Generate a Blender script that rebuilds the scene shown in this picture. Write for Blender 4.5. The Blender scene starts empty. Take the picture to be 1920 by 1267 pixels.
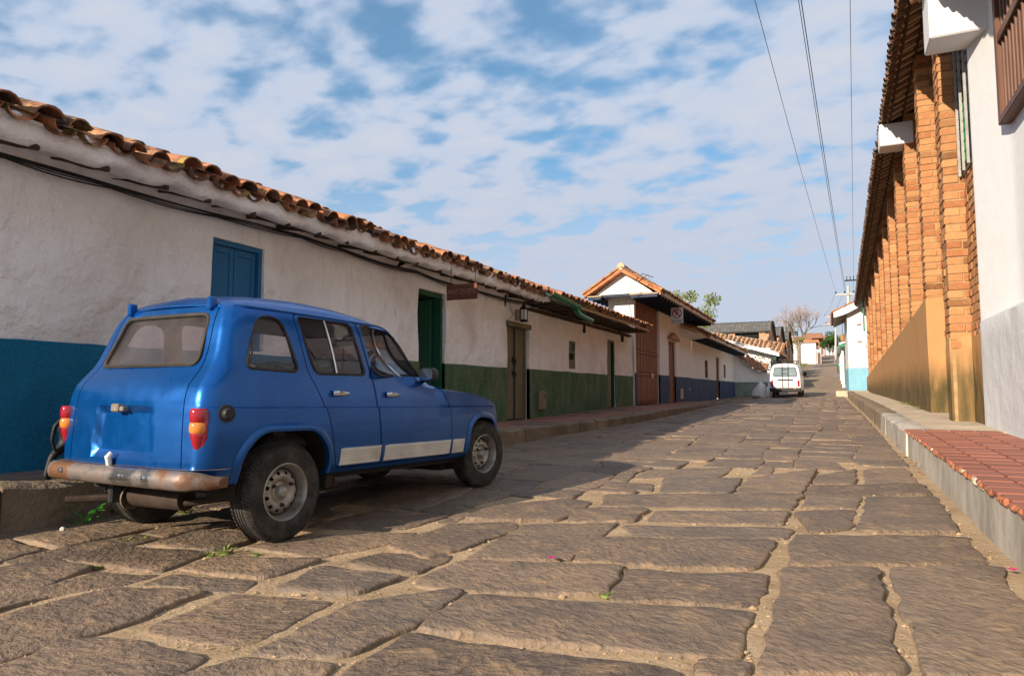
import bpy, bmesh, math, random
import numpy as np
from mathutils import Vector, Matrix, noise
from mathutils.bvhtree import BVHTree
random.seed(7); RS = np.random.RandomState(11)
PI = math.pi; rad = math.radians
S = bpy.context.scene
COL = S.collection

# ------------------------------------------------------------------ camera
IMW, IMH, FPX, HOR, VPX, CAMH = 1920., 1267., 1280., 731., 1555., 1.0
_p = math.atan((HOR-IMH/2)/FPX)
_yaw = math.atan2((VPX-IMW/2)/FPX, math.cos(_p)+(HOR-IMH/2)/FPX*math.sin(_p))
_F0 = Vector((-math.sin(_yaw), math.cos(_yaw), 0)); CR = Vector((math.cos(_yaw), math.sin(_yaw), 0))
CF = _F0*math.cos(_p)+Vector((0, 0, 1))*math.sin(_p)
CU = -_F0*math.sin(_p)+Vector((0, 0, 1))*math.cos(_p)
CO = Vector((0, 0, CAMH))
cam = bpy.data.cameras.new('camera'); camo = bpy.data.objects.new('camera', cam); COL.objects.link(camo)
camo.matrix_world = Matrix(((CR.x, CU.x, -CF.x, 0), (CR.y, CU.y, -CF.y, 0), (CR.z, CU.z, -CF.z, CAMH), (0, 0, 0, 1)))
cam.sensor_width = 36; cam.lens = FPX/IMW*36; cam.clip_start = 0.05; cam.clip_end = 3000
S.camera = camo

# ------------------------------------------------------------------ light
SUN_EL, SUN_DX, SUN_DY = 20.8, 0.32, 0.947       # travel direction of the light on the ground
w = bpy.data.worlds.new('World'); S.world = w; w.use_nodes = True
nt = w.node_tree; nt.nodes.clear()
def wn(t, **k):
    n = nt.nodes.new(t)
    for a, b in k.items(): setattr(n, a, b)
    return n
def wmath(op, a, b=None, clamp=False):
    n = wn('ShaderNodeMath', operation=op, use_clamp=clamp)
    for i, v in enumerate((a, b)):
        if v is None: continue
        if isinstance(v, (int, float)): n.inputs[i].default_value = v
        else: nt.links.new(v, n.inputs[i])
    return n.outputs[0]
sky = wn('ShaderNodeTexSky', sky_type='NISHITA', sun_disc=False, sun_elevation=rad(SUN_EL),
         sun_rotation=math.atan2(-SUN_DX, -SUN_DY), altitude=1300, air_density=1.0, dust_density=1.5, ozone_density=1.5)
tc = wn('ShaderNodeTexCoord'); sep = wn('ShaderNodeSeparateXYZ'); nt.links.new(tc.outputs['Generated'], sep.inputs[0])
zc = wmath('MAXIMUM', sep.outputs[2], 0.0)
den = wmath('ADD', zc, 0.17)
cmb = wn('ShaderNodeCombineXYZ')
nt.links.new(wmath('DIVIDE', sep.outputs[0], den), cmb.inputs[0]); nt.links.new(wmath('DIVIDE', sep.outputs[1], den), cmb.inputs[1])
def wnoise(scale, detail, rough, lac=2.0, dist=0.0, off=(0, 0, 0), stretch=(1, 1, 1), rot=0):
    m = wn('ShaderNodeMapping'); m.inputs['Location'].default_value = off; m.inputs['Scale'].default_value = stretch
    m.inputs['Rotation'].default_value = (0, 0, rot)
    nt.links.new(cmb.outputs[0], m.inputs[0])
    n = wn('ShaderNodeTexNoise'); n.inputs['Scale'].default_value = scale; n.inputs['Detail'].default_value = detail
    n.inputs['Roughness'].default_value = rough; n.inputs['Lacunarity'].default_value = lac; n.inputs['Distortion'].default_value = dist
    nt.links.new(m.outputs[0], n.inputs['Vector']); return n.outputs[0]
n_big = wnoise(1.3, 3, .5, off=(3.1, 1.7, 0), stretch=(1, 1.2, 1), rot=.5)
n_mid = wnoise(6.6, 4, .42, dist=.2, off=(7.3, 2.2, 1), stretch=(1, 1.3, 1), rot=.5)
n_det = wnoise(16.0, 4, .5, off=(1.3, 9.2, 4))
cov = wmath('ADD', wmath('MULTIPLY', n_big, .62), wmath('ADD', wmath('MULTIPLY', n_mid, 1.1), wmath('MULTIPLY', n_det, .2)))
mr = wn('ShaderNodeMapRange', interpolation_type='SMOOTHSTEP'); nt.links.new(cov, mr.inputs[0])
mr.inputs[1].default_value = .70; mr.inputs[2].default_value = .98; mr.inputs[3].default_value = 0.0; mr.inputs[4].default_value = 1.0
hz = wn('ShaderNodeMapRange', interpolation_type='SMOOTHSTEP'); nt.links.new(sep.outputs[2], hz.inputs[0])
hz.inputs[1].default_value = 0.10; hz.inputs[2].default_value = 0.44; hz.inputs[3].default_value = 0.95; hz.inputs[4].default_value = 0.0
mask = wmath('MAXIMUM', wmath('ADD', wmath('MULTIPLY', mr.outputs[0], .70), .26), hz.outputs[0])
shade = wn('ShaderNodeMapRange'); nt.links.new(cov, shade.inputs[0])
shade.inputs[1].default_value = .80; shade.inputs[2].default_value = 1.2; shade.inputs[3].default_value = 0.0; shade.inputs[4].default_value = 1.0
cr = wn('ShaderNodeValToRGB'); nt.links.new(shade.outputs[0], cr.inputs[0])
e = cr.color_ramp.elements; e[0].position = 0; e[0].color = (.42, .56, .78, 1); e[1].position = 1; e[1].color = (.68, .71, .79, 1)
el = e.new(.5); el.color = (.60, .675, .82, 1)
hzm = wn('ShaderNodeMix', data_type='RGBA'); nt.links.new(hz.outputs[0], hzm.inputs[0]); nt.links.new(cr.outputs[0], hzm.inputs[6])
hzm.inputs[7].default_value = (.585, .625, .745, 1)
SKYS = 0.1
csc = wn('ShaderNodeMix', data_type='RGBA', blend_type='MULTIPLY'); csc.inputs[0].default_value = 1
nt.links.new(hzm.outputs[2], csc.inputs[6]); k = 0.56/SKYS; csc.inputs[7].default_value = (k, k, k, 1)
ssc = wn('ShaderNodeMix', data_type='RGBA', blend_type='MULTIPLY'); ssc.inputs[0].default_value = 1
nt.links.new(sky.outputs[0], ssc.inputs[6]); ssc.inputs[7].default_value = (.45, .92, 1.0, 1)
mx = wn('ShaderNodeMix', data_type='RGBA'); nt.links.new(mask, mx.inputs[0]); nt.links.new(ssc.outputs[2], mx.inputs[6]); nt.links.new(csc.outputs[2], mx.inputs[7])
bg = wn('ShaderNodeBackground'); bg.inputs[1].default_value = SKYS; nt.links.new(mx.outputs[2], bg.inputs[0])
ow = wn('ShaderNodeOutputWorld'); nt.links.new(bg.outputs[0], ow.inputs[0])

sl = bpy.data.lights.new('sun', 'SUN'); sl.energy = 4.9; sl.angle = rad(.55); sl.color = (1, .86, .68)
so = bpy.data.objects.new('sun', sl); COL.objects.link(so)
_c = math.cos(rad(SUN_EL)); _d = Vector((SUN_DX*_c, SUN_DY*_c, -math.sin(rad(SUN_EL)))).normalized()
so.rotation_euler = _d.to_track_quat('-Z', 'Y').to_euler(); so.location = (-20, -50, 25)
vs = S.view_settings; vs.view_transform = 'Standard'; vs.look = 'None'; vs.exposure = 0.8; vs.gamma = 1; vs.use_curve_mapping = False

# ------------------------------------------------------------------ pixel helpers (photo pixel -> point)
def ray(x, y): return CF+CR*((x-IMW/2)/FPX)-CU*((y-IMH/2)/FPX)
def onX(x, y, X): d = ray(x, y); return CO+d*(X/d.x)
def onY(x, y, Y): d = ray(x, y); return CO+d*(Y/d.y)
def onZ(x, y, Z): d = ray(x, y); return CO+d*((Z-CAMH)/d.z)

# ------------------------------------------------------------------ interpolation
def pchip(xs, ys):
    xs = np.array(xs, float); ys = np.array(ys, float); h = np.diff(xs); dl = np.diff(ys)/h; m = np.zeros(len(xs))
    m[0] = dl[0]; m[-1] = dl[-1]
    for i in range(1, len(xs)-1):
        if dl[i-1]*dl[i] > 0:
            w1 = 2*h[i]+h[i-1]; w2 = h[i]+2*h[i-1]; m[i] = (w1+w2)/(w1/dl[i-1]+w2/dl[i])
    def f(x):
        i = min(max(int(np.searchsorted(xs, x))-1, 0), len(h)-1)
        t = (x-xs[i])/h[i]
        if t < 0: return ys[0]+m[0]*(x-xs[0])
        if t > 1: return ys[-1]+m[-1]*(x-xs[-1])
        return ((2*t**3-3*t**2+1)*ys[i]+(t**3-2*t**2+t)*h[i]*m[i]+(-2*t**3+3*t**2)*ys[i+1]+(t**3-t**2)*h[i]*m[i+1])
    return f
gz = pchip([-40, 0, 20, 30, 40, 48, 60, 70, 100, 220, 300, 420], [-.66, 0, .33, .44, .53, .76, 1.42, 2.1, 4.0, 11.1, 14.5, 15.5])
kL = pchip([-20, 2.7, 9.5, 18.4, 26, 33, 40, 46, 60, 70, 85, 120, 220, 320], [-6.2, -4.95, -4.5, -3.92, -4.0, -3.9, -3.3, -3.3, -3.5, -3.25, -2.95, -2.6, -1.1, 2])
kR = pchip([-20, 25, 40, 80, 120, 220, 320], [.86, .9, .95, 1.35, 2.0, 5.0, 9])
sL = pchip([-10, 3, 12.5, 20, 25, 48, 60], [.33, .37, .40, .5, .5, .56, 1.5])
def sR(Y): return gz(Y)+.31
WL = -5.7                                    # face of the left-hand houses
def nz(x, y, z=0, s=1): return noise.noise(Vector((x*s, y*s, z*s)))

# ------------------------------------------------------------------ materials
MATS = {}
def srgb(r, g, b):
    return tuple(((v/255)/12.92 if v/255 < .04045 else ((v/255+.055)/1.055)**2.4) for v in (r, g, b))
class N:
    def __init__(s, name):
        s.m = bpy.data.materials.new(name); s.m.use_nodes = True; s.t = s.m.node_tree; s.t.nodes.clear()
        s.out = s.n('ShaderNodeOutputMaterial'); s.b = s.n('ShaderNodeBsdfPrincipled'); s.l(s.b.outputs[0], s.out.inputs[0])
        MATS[name] = s.m
    def n(s, t, **k):
        x = s.t.nodes.new(t)
        for a, b in k.items(): setattr(x, a, b)
        return x
    def l(s, a, b): s.t.links.new(a, b)
    def set(s, node, i, v):
        if v is None: return
        if hasattr(v, 'is_linked') or hasattr(v, 'links'): s.l(v, node.inputs[i])
        else:
            if isinstance(v, (tuple, list)) and len(v) == 3 and node.inputs[i].type == 'RGBA': v = tuple(v)+(1,)
            node.inputs[i].default_value = v
    def math(s, op, a, b=None, clamp=False):
        x = s.n('ShaderNodeMath', operation=op, use_clamp=clamp); s.set(x, 0, a); s.set(x, 1, b); return x.outputs[0]
    def mix(s, f, a, b, blend='MIX'):
        x = s.n('ShaderNodeMix', data_type='RGBA', blend_type=blend); s.set(x, 0, f); s.set(x, 6, a); s.set(x, 7, b); return x.outputs[2]
    def rng(s, v, a, b, c=0., d=1., smooth=False):
        x = s.n('ShaderNodeMapRange'); x.interpolation_type = 'SMOOTHSTEP' if smooth else 'LINEAR'
        s.set(x, 0, v)
        for i, q in enumerate((a, b, c, d)): x.inputs[i+1].default_value = q
        return x.outputs[0]
    def pos(s, kind='world', stretch=(1, 1, 1), rot=None):
        if kind == 'world': v = s.n('ShaderNodeNewGeometry').outputs['Position']
        else:
            v = s.n('ShaderNodeTexCoord').outputs['Object']
            oi = s.n('ShaderNodeObjectInfo'); q = s.n('ShaderNodeVectorMath', operation='SCALE'); q.inputs[0].default_value = (37, 91, 53)
            s.l(oi.outputs['Random'], q.inputs['Scale']); a = s.n('ShaderNodeVectorMath', operation='ADD'); s.l(v, a.inputs[0]); s.l(q.outputs[0], a.inputs[1]); v = a.outputs[0]
        if rot is not None:
            r = s.n('ShaderNodeVectorRotate', rotation_type='Z_AXIS'); s.l(v, r.inputs['Vector']); s.set(r, 'Angle', rot); v = r.outputs[0]
        if stretch != (1, 1, 1):
            m = s.n('ShaderNodeMapping'); m.inputs['Scale'].default_value = stretch; s.l(v, m.inputs[0]); v = m.outputs[0]
        return v
    def noise(s, v, scale, detail=5, rough=.55, dist=0.):
        x = s.n('ShaderNodeTexNoise'); s.l(v, x.inputs['Vector']); x.inputs['Scale'].default_value = scale
        x.inputs['Detail'].default_value = detail; x.inputs['Roughness'].default_value = rough; x.inputs['Distortion'].default_value = dist
        return x.outputs[0]
    def voro(s, v, scale, feature='F1'):
        x = s.n('ShaderNodeTexVoronoi', feature=feature); s.l(v, x.inputs['Vector']); x.inputs['Scale'].default_value = scale; return x
    def ramp(s, v, stops):
        x = s.n('ShaderNodeValToRGB'); s.l(v, x.inputs[0]); e = x.color_ramp.elements
        while len(e) < len(stops): e.new(.5)
        for q, (p, c) in zip(e, stops): q.position = p; q.color = tuple(c)+(1,)
        return x.outputs[0]
    def rnd(s):
        a = s.n('ShaderNodeObjectInfo').outputs['Random']; b = s.n('ShaderNodeNewGeometry').outputs['Random Per Island']
        return s.math('FRACT', s.math('ADD', s.math('MULTIPLY', a, 7.31), b))
    def bump(s, h, strength=.3, dist=.02, prev=None):
        x = s.n('ShaderNodeBump'); s.l(h, x.inputs['Height']); x.inputs['Strength'].default_value = strength; x.inputs['Distance'].default_value = dist
        if prev is not None: s.l(prev, x.inputs['Normal'])
        return x.outputs[0]
    def fin(s, col=None, rough=.8, normal=None, metal=0., spec=.3, coat=0., coatr=.1, trans=0.):
        s.set(s.b, 'Base Color', col); s.set(s.b, 'Roughness', rough); s.set(s.b, 'Metallic', metal)
        s.set(s.b, 'Specular IOR Level', spec); s.b.inputs['Coat Weight'].default_value = coat; s.b.inputs['Coat Roughness'].default_value = coatr
        if normal is not None: s.l(normal, s.b.inputs['Normal'])
        return s.m

def simple(name, c, rough=.7, var=.18, scale=6., bump=.15, bscale=40., kind='obj', metal=0., coat=0., spec=.3, dist=.01, dirt=None, dscale=2.5, dlo=.5, dhi=.75):
    s = N(name); v = s.pos(kind); n = s.noise(v, scale, 5)
    d = tuple(x*(1-var) for x in c); l = tuple(min(1, x*(1+var)) for x in c)
    col = s.mix(s.rng(n, .3, .7), d, l)
    if dirt: col = s.mix(s.math('MULTIPLY', s.rng(s.noise(v, dscale, 6, .65), dlo, dhi), .8), col, dirt)
    return s.fin(col, rough, s.bump(s.noise(v, bscale, 4), bump, dist) if bump else None, metal, spec, coat)

def plaster(name, c, stain, rough=.88, lump=.35, stain_amt=.55, fine=.25, lo=.5, streak=True, base=None):
    s = N(name); v = s.pos('world')
    n1 = s.noise(v, .9, 6, .6, .4); n2 = s.noise(v, 4.5, 5, .6)
    st = s.pos('world', (3.2, 3.2, .35)); n3 = s.noise(st, 1.6, 5, .6)
    f = s.math('MULTIPLY', s.rng(n1, lo, lo+.28), stain_amt)
    if streak: f = s.math('MAXIMUM', f, s.math('MULTIPLY', s.rng(n3, .56, .8), stain_amt*.8))
    col = s.mix(f, c, stain); col = s.mix(s.math('MULTIPLY', s.rng(n2, .35, .72), .24), col, tuple(x*.8 for x in c))
    if base:      # damp, mossy foot of a wall: a stain with an irregular edge
        z0, z1, bc = base
        sz = s.n('ShaderNodeSeparateXYZ'); s.l(v, sz.inputs[0])
        bb = s.pos('world', (1.6, 1.6, .35)); e = s.math('ADD', sz.outputs[2], s.math('MULTIPLY', s.math('SUBTRACT', s.noise(bb, 2.2, 5, .65), .5), (z1-z0)*1.5))
        col = s.mix(s.math('MULTIPLY', s.rng(e, z1, z0, 0, 1, True), s.rng(s.noise(bb, 5, 5), .25, .6, .55, 1.)), col, bc)
    b = s.bump(s.noise(v, 3.2, 5, .55), lump, .10); b = s.bump(s.noise(v, 13, 4, .55), lump*.5, .02, b); b = s.bump(s.noise(v, 55, 4, .6), fine, .006, b)
    return s.fin(col, rough, b, spec=.15)

WHITE = plaster('white_plaster', (.87, .83, .80), (.55, .46, .38), stain_amt=.75, lump=1.0, lo=.46)
WHITEC = plaster('white_limewash', (.87, .84, .80), (.60, .50, .40), stain_amt=.4, lump=.25)
WHITER = plaster('white_render', (.62, .62, .63), (.52, .515, .52), stain_amt=.25, lump=.08, fine=.12)
ROUGHW = plaster('rough_white_render', (.56, .56, .58), (.46, .455, .47), stain_amt=.25, lump=.25, fine=1.0)
def dado(name, c, c2, amt=.5, fine=.9):
    s = N(name); v = s.pos('world'); st = s.pos('world', (2.6, 2.6, 1.1))
    f = s.math('MULTIPLY', s.rng(s.noise(st, 1.4, 6, .65), .42, .75), amt)
    col = s.mix(f, c, c2); col = s.mix(s.math('MULTIPLY', s.rng(s.noise(v, 34, 4, .65), .46, .62), amt*.8), col, c2)
    col = s.mix(s.math('MULTIPLY', s.rng(s.noise(v, 2.2, 5, .6), .5, .8), .35), col, tuple(x*.6 for x in c))
    b = s.bump(s.noise(v, 42, 4, .6), fine, .012); b = s.bump(s.noise(v, 5, 3), .2, .03, b)
    return s.fin(col, .75, b, spec=.25)
BLUED = dado('blue_dado', (.004, .125, .235), (.012, .19, .31), .4, 1.)
GREEND = dado('green_dado', (.014, .085, .042), (.17, .185, .10), .8, 1.0)
NAVYD = dado('navy_dado', (.028, .055, .125), (.08, .105, .165), .5, .6)
FADED = dado('faded_green_dado', (.10, .16, .15), (.42, .42, .38), .8, .5)
PALEB = dado('pale_blue_dado', (.16, .36, .47), (.27, .47, .56), .4, .2)
STUCCO = plaster('orange_stucco', (.40, .22, .095), (.30, .145, .055), stain_amt=.5, lump=.2, base=(.95, 1.7, (.075, .06, .025)))
TERRA = None
def tilemat(name, k=1., dark=0.):
    s = N(name); r = s.rnd(); v = s.pos('world')
    col = s.ramp(r, [(0, (.36, .12, .055)), (.25, (.50, .19, .085)), (.45, (.40, .165, .08)), (.6, (.30, .15, .09)), (.75, (.52, .25, .12)), (.9, (.22, .12, .08)), (1, (.12, .075, .055))])
    d = s.rng(s.noise(v, 6, 6, .68), .44, .62); col = s.mix(s.math('MULTIPLY', d, .85), col, (.045, .034, .027))
    m = s.rng(s.noise(v, 4.3, 5, .6), .57, .66); col = s.mix(s.math('MULTIPLY', m, .8), col, (.34, .24, .06))
    g = s.rng(s.noise(v, 6.1, 5, .6), .60, .68); col = s.mix(s.math('MULTIPLY', g, .8), col, (.04, .055, .015))
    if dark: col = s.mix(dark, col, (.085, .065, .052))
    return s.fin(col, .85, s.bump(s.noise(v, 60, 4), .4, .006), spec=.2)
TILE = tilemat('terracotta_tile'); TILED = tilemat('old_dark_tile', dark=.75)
def brickmat(name, a, b, c):
    s = N(name); r = s.rnd(); v = s.pos('world')
    col = s.ramp(r, [(0, a), (.4, b), (.7, c), (.9, tuple(x*1.15 for x in b)), (1, tuple(x*.42 for x in a))])
    col = s.mix(s.math('MULTIPLY', s.rng(s.noise(v, 14, 5, .6), .5, .72), .45), col, (.44, .27, .13))
    col = s.mix(s.math('MULTIPLY', s.rng(s.noise(v, 6, 5, .6), .62, .75), .5), col, (.16, .10, .06))
    return s.fin(col, .9, s.bump(s.noise(v, 45, 4), .5, .008), spec=.15)
BRICK = brickmat('orange_brick', (.28, .105, .045), (.39, .20, .088), (.33, .135, .058))
MORTAR = simple('sandy_mortar', (.33, .21, .105), .95, .2, 8, .5, 60, 'world')
BROWNB = brickmat('brown_brick', (.40, .22, .135), (.45, .26, .16), (.40, .21, .13))
def stonemat():
    s = N('paving_stone'); r = s.rnd(); ang = s.math('MULTIPLY', s.math('SUBTRACT', s.n('ShaderNodeObjectInfo').outputs['Random'], .5), 2.2)
    v = s.pos('world')
    warp = s.n('ShaderNodeVectorMath', operation='ADD'); s.l(v, warp.inputs[0])
    wv = s.n('ShaderNodeTexNoise'); s.l(v, wv.inputs['Vector']); wv.inputs['Scale'].default_value = 9; wv.inputs['Detail'].default_value = 2
    sc = s.n('ShaderNodeVectorMath', operation='SCALE'); s.l(wv.outputs['Color'], sc.inputs[0]); sc.inputs['Scale'].default_value = .055; s.l(sc.outputs[0], warp.inputs[1])
    def st(k):
        q = s.n('ShaderNodeVectorRotate', rotation_type='Z_AXIS'); s.l(warp.outputs[0], q.inputs['Vector']); s.l(ang, q.inputs['Angle']); m = s.n('ShaderNodeMapping'); m.inputs['Scale'].default_value = k; s.l(q.outputs[0], m.inputs[0]); return m.outputs[0]
    amt = s.math('MULTIPLY', s.rng(s.math('ADD', s.noise(v, 1.7, 3), s.math('MULTIPLY', r, .5)), .5, .95), .75); pit = s.noise(st((9, 14, 9)), 2.2, 5, .6, .3)
    chr_ = s.noise(st((13, 30, 13)), 1.0, 5, .6, .3); ch = s.math('ADD', s.math('MULTIPLY', chr_, amt), s.math('MULTIPLY', pit, s.math('SUBTRACT', 1.0, amt)))
    vo = s.voro(st((8, 11, 8)), 1.6); med = s.noise(v, 6.5, 6, .62, .3); big = s.noise(v, 2.1, 5, .6)
    col = s.ramp(r, [(0, (.122, .090, .068)), (.25, (.225, .158, .107)), (.5, (.168, .124, .092)), (.75, (.255, .180, .120)), (1, (.145, .115, .092))])
    col = s.mix(s.math('MULTIPLY', s.rng(ch, .48, .66), .42), col, (.32, .215, .13))
    col = s.mix(s.math('MULTIPLY', s.rng(pit, .55, .36), .45), col, (.10, .072, .052))
    col = s.mix(s.math('MULTIPLY', s.rng(big, .46, .66), .62), col, (.105, .082, .066))
    col = s.mix(s.math('MULTIPLY', s.rng(med, .52, .70), .6), col, (.36, .235, .135))
    col = s.mix(s.rng(s.noise(v, 2.7, 3, .5), .74, .765), col, (.035, .028, .024))
    col = s.mix(s.math('MULTIPLY', s.rng(s.noise(v, 5.1, 5, .7), .715, .735), .6), col, (.46, .40, .33))
    b = s.bump(ch, .6, .016); b = s.bump(pit, .7, .022, b); b = s.bump(vo.outputs['Distance'], .35, .012, b); b = s.bump(med, .55, .045, b); b = s.bump(s.noise(v, 80, 4, .6), .3, .004, b)
    return s.fin(col, s.rng(med, .3, .7, .5, .75), b, spec=.35)
STONE = stonemat()
def sandmat():
    s = N('road_mortar'); v = s.pos('world'); n = s.noise(v, 3.5, 6, .6)
    col = s.ramp(n, [(.25, (.25, .175, .105)), (.5, (.39, .28, .175)), (.75, (.47, .355, .235))])
    col = s.mix(s.math('MULTIPLY', s.rng(s.noise(v, 24, 5, .7), .55, .75), .45), col, (.14, .095, .055))
    b = s.bump(s.noise(v, 26, 6, .7), .9, .016); b = s.bump(s.noise(v, 120, 3), .4, .004, b)
    return s.fin(col, .95, b, spec=.1)
SAND = sandmat()
def farroad():
    s = N('far_cobbles'); v = s.pos('world', (1.2, 1.9, 1)); vo = s.voro(v, 1.0, 'DISTANCE_TO_EDGE'); vc = s.voro(v, 1.0)
    col = s.ramp(s.noise(s.pos('world'), 1.3, 6, .65), [(.25, (.19, .15, .118)), (.5, (.26, .20, .15)), (.75, (.33, .25, .18))])
    col = s.mix(.3, col, vc.outputs['Color'], 'SOFT_LIGHT')
    col = s.mix(s.rng(vo.outputs['Distance'], .03, .07, .8, 0.), col, (.24, .165, .10))
    col = s.mix(s.math('MULTIPLY', s.rng(s.noise(s.pos('world'), .25, 5, .6), .5, .7), .6), col, (.26, .165, .085))
    return s.fin(col, .9, s.bump(vo.outputs['Distance'], .6, .03), spec=.15)
FARROAD = farroad()
def concretemat():
    s = N('stained_concrete'); v = s.pos('world'); st = s.pos('world', (2.5, 2.5, 1.2))
    col = s.mix(s.rng(s.noise(st, 1.1, 6, .7), .4, .66), (.45, .41, .35), (.25, .225, .20))
    col = s.mix(s.math('MULTIPLY', s.rng(s.noise(v, 3.2, 5, .6), .55, .72), .5), col, (.33, .24, .15))
    return s.fin(col, .85, s.bump(s.noise(v, 30, 5, .6), .35, .01), spec=.2)
CONC = concretemat()
KERBM = simple('old_kerb_stone', (.25, .19, .13), .9, .35, 4, .9, 14, 'world', dirt=(.085, .06, .036), dscale=2.0, dist=.03, dlo=.42, dhi=.66)
SLABD = simple('dark_paving_slab', (.17, .135, .115), .8, .25, 4, .4, 40, 'world', dirt=(.26, .14, .10))
SLABR = simple('red_paving_slab', (.33, .155, .11), .8, .25, 5, .4, 40, 'world', dirt=(.22, .15, .11))
def redtile():
    s = N('red_clay_tile'); r = s.rnd(); v = s.pos('world', (3, 14, 4)); col = s.ramp(r, [(0, (.21, .075, .048)), (.5, (.28, .105, .065)), (1, (.235, .09, .066))])
    col = s.mix(s.math('MULTIPLY', s.rng(s.noise(v, 1.5, 5, .6), .45, .75), .45), col, (.21, .085, .075))
    return s.fin(col, .6, s.bump(s.noise(s.pos('world'), 50, 4), .25, .004), spec=.3)
REDT = redtile()
REDC = simple('chipped_clay_edge', (.30, .11, .055), .85, .3, 14, .6, 40, 'world', dirt=(.15, .07, .04))
CEMF = simple('pale_cement', (.46, .37, .27), .92, .2, 3, .4, 30, 'world', dirt=(.28, .21, .14))
def wood(name, c, d, gr=(14, 14, .8), rough=.65, amt=1.):
    s = N(name); v = s.pos('world', gr); n = s.noise(v, 1.5, 6, .65)
    col = s.mix(s.math('MULTIPLY', s.rng(n, .35, .7), amt), c, d); col = s.mix(s.math('MULTIPLY', s.rng(s.noise(s.pos('world'), 1.7, 5), .5, .75), .4*amt), col, tuple(x*.55 for x in c))
    return s.fin(col, rough, s.bump(n, .35, .006), spec=.25)
GATEW = wood('gate_wood', (.30, .125, .06), (.17, .065, .03))
SIGNW = wood('sign_wood', (.14, .05, .025), (.075, .028, .016), (4, 2, 14))
DOORG = wood('olive_door_wood', (.175, .15, .085), (.12, .10, .055), amt=.7)
DARKW = wood('weathered_log', (.085, .055, .03), (.035, .025, .016), (3, 3, 3), .9)
BLUEW = wood('blue_shutter_wood', (.018, .135, .29), (.012, .10, .22), rough=.5, amt=.5)
GREENW = wood('green_door_wood', (.012, .09, .045), (.008, .06, .032), rough=.45, amt=.6)
NAVYW = wood('navy_rafter_wood', (.016, .03, .07), (.01, .018, .04), (3, 3, 3), .6)
BROWNW = wood('brown_window_wood', (.14, .065, .04), (.08, .035, .022), rough=.5)
SOFFIT = wood('soffit_board', (.52, .40, .27), (.40, .30, .2), (1.5, 12, 2), .8, .6)
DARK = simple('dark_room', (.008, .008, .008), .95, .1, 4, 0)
BLACK = simple('black_paint', (.012, .012, .012), .45, .2, 10, .1)
CABLE = simple('black_cable', (.015, .014, .014), .6, .2, 10, 0)
WIREM = simple('aerial_wire', (.06, .06, .07), .6, .1, 10, 0)
GREENP = simple('green_metal_paint', (.014, .20, .09), .35, .2, 8, .1, dirt=(.03, .06, .03), spec=.5)
GREYSH = simple('grey_fibre_sheet', (.105, .10, .095), .9, .3, 3, .3, 30, 'world')
GREYSL = simple('pale_fibre_sheet', (.34, .33, .32), .9, .2, 3, .3, 30, 'world')
METBOX = simple('olive_meter_metal', (.19, .15, .10), .6, .15, 8, .05)
IRON = simple('dark_iron', (.02, .018, .016), .5, .2, 20, .1, metal=.6)
POLE = simple('concrete_pole', (.42, .40, .36), .85, .15, 3, .2)
GRASSD = simple('dry_grass_ground', (.16, .13, .055), .95, .35, .6, .5, 8, 'world', dirt=(.22, .15, .08), dscale=.35)

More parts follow.
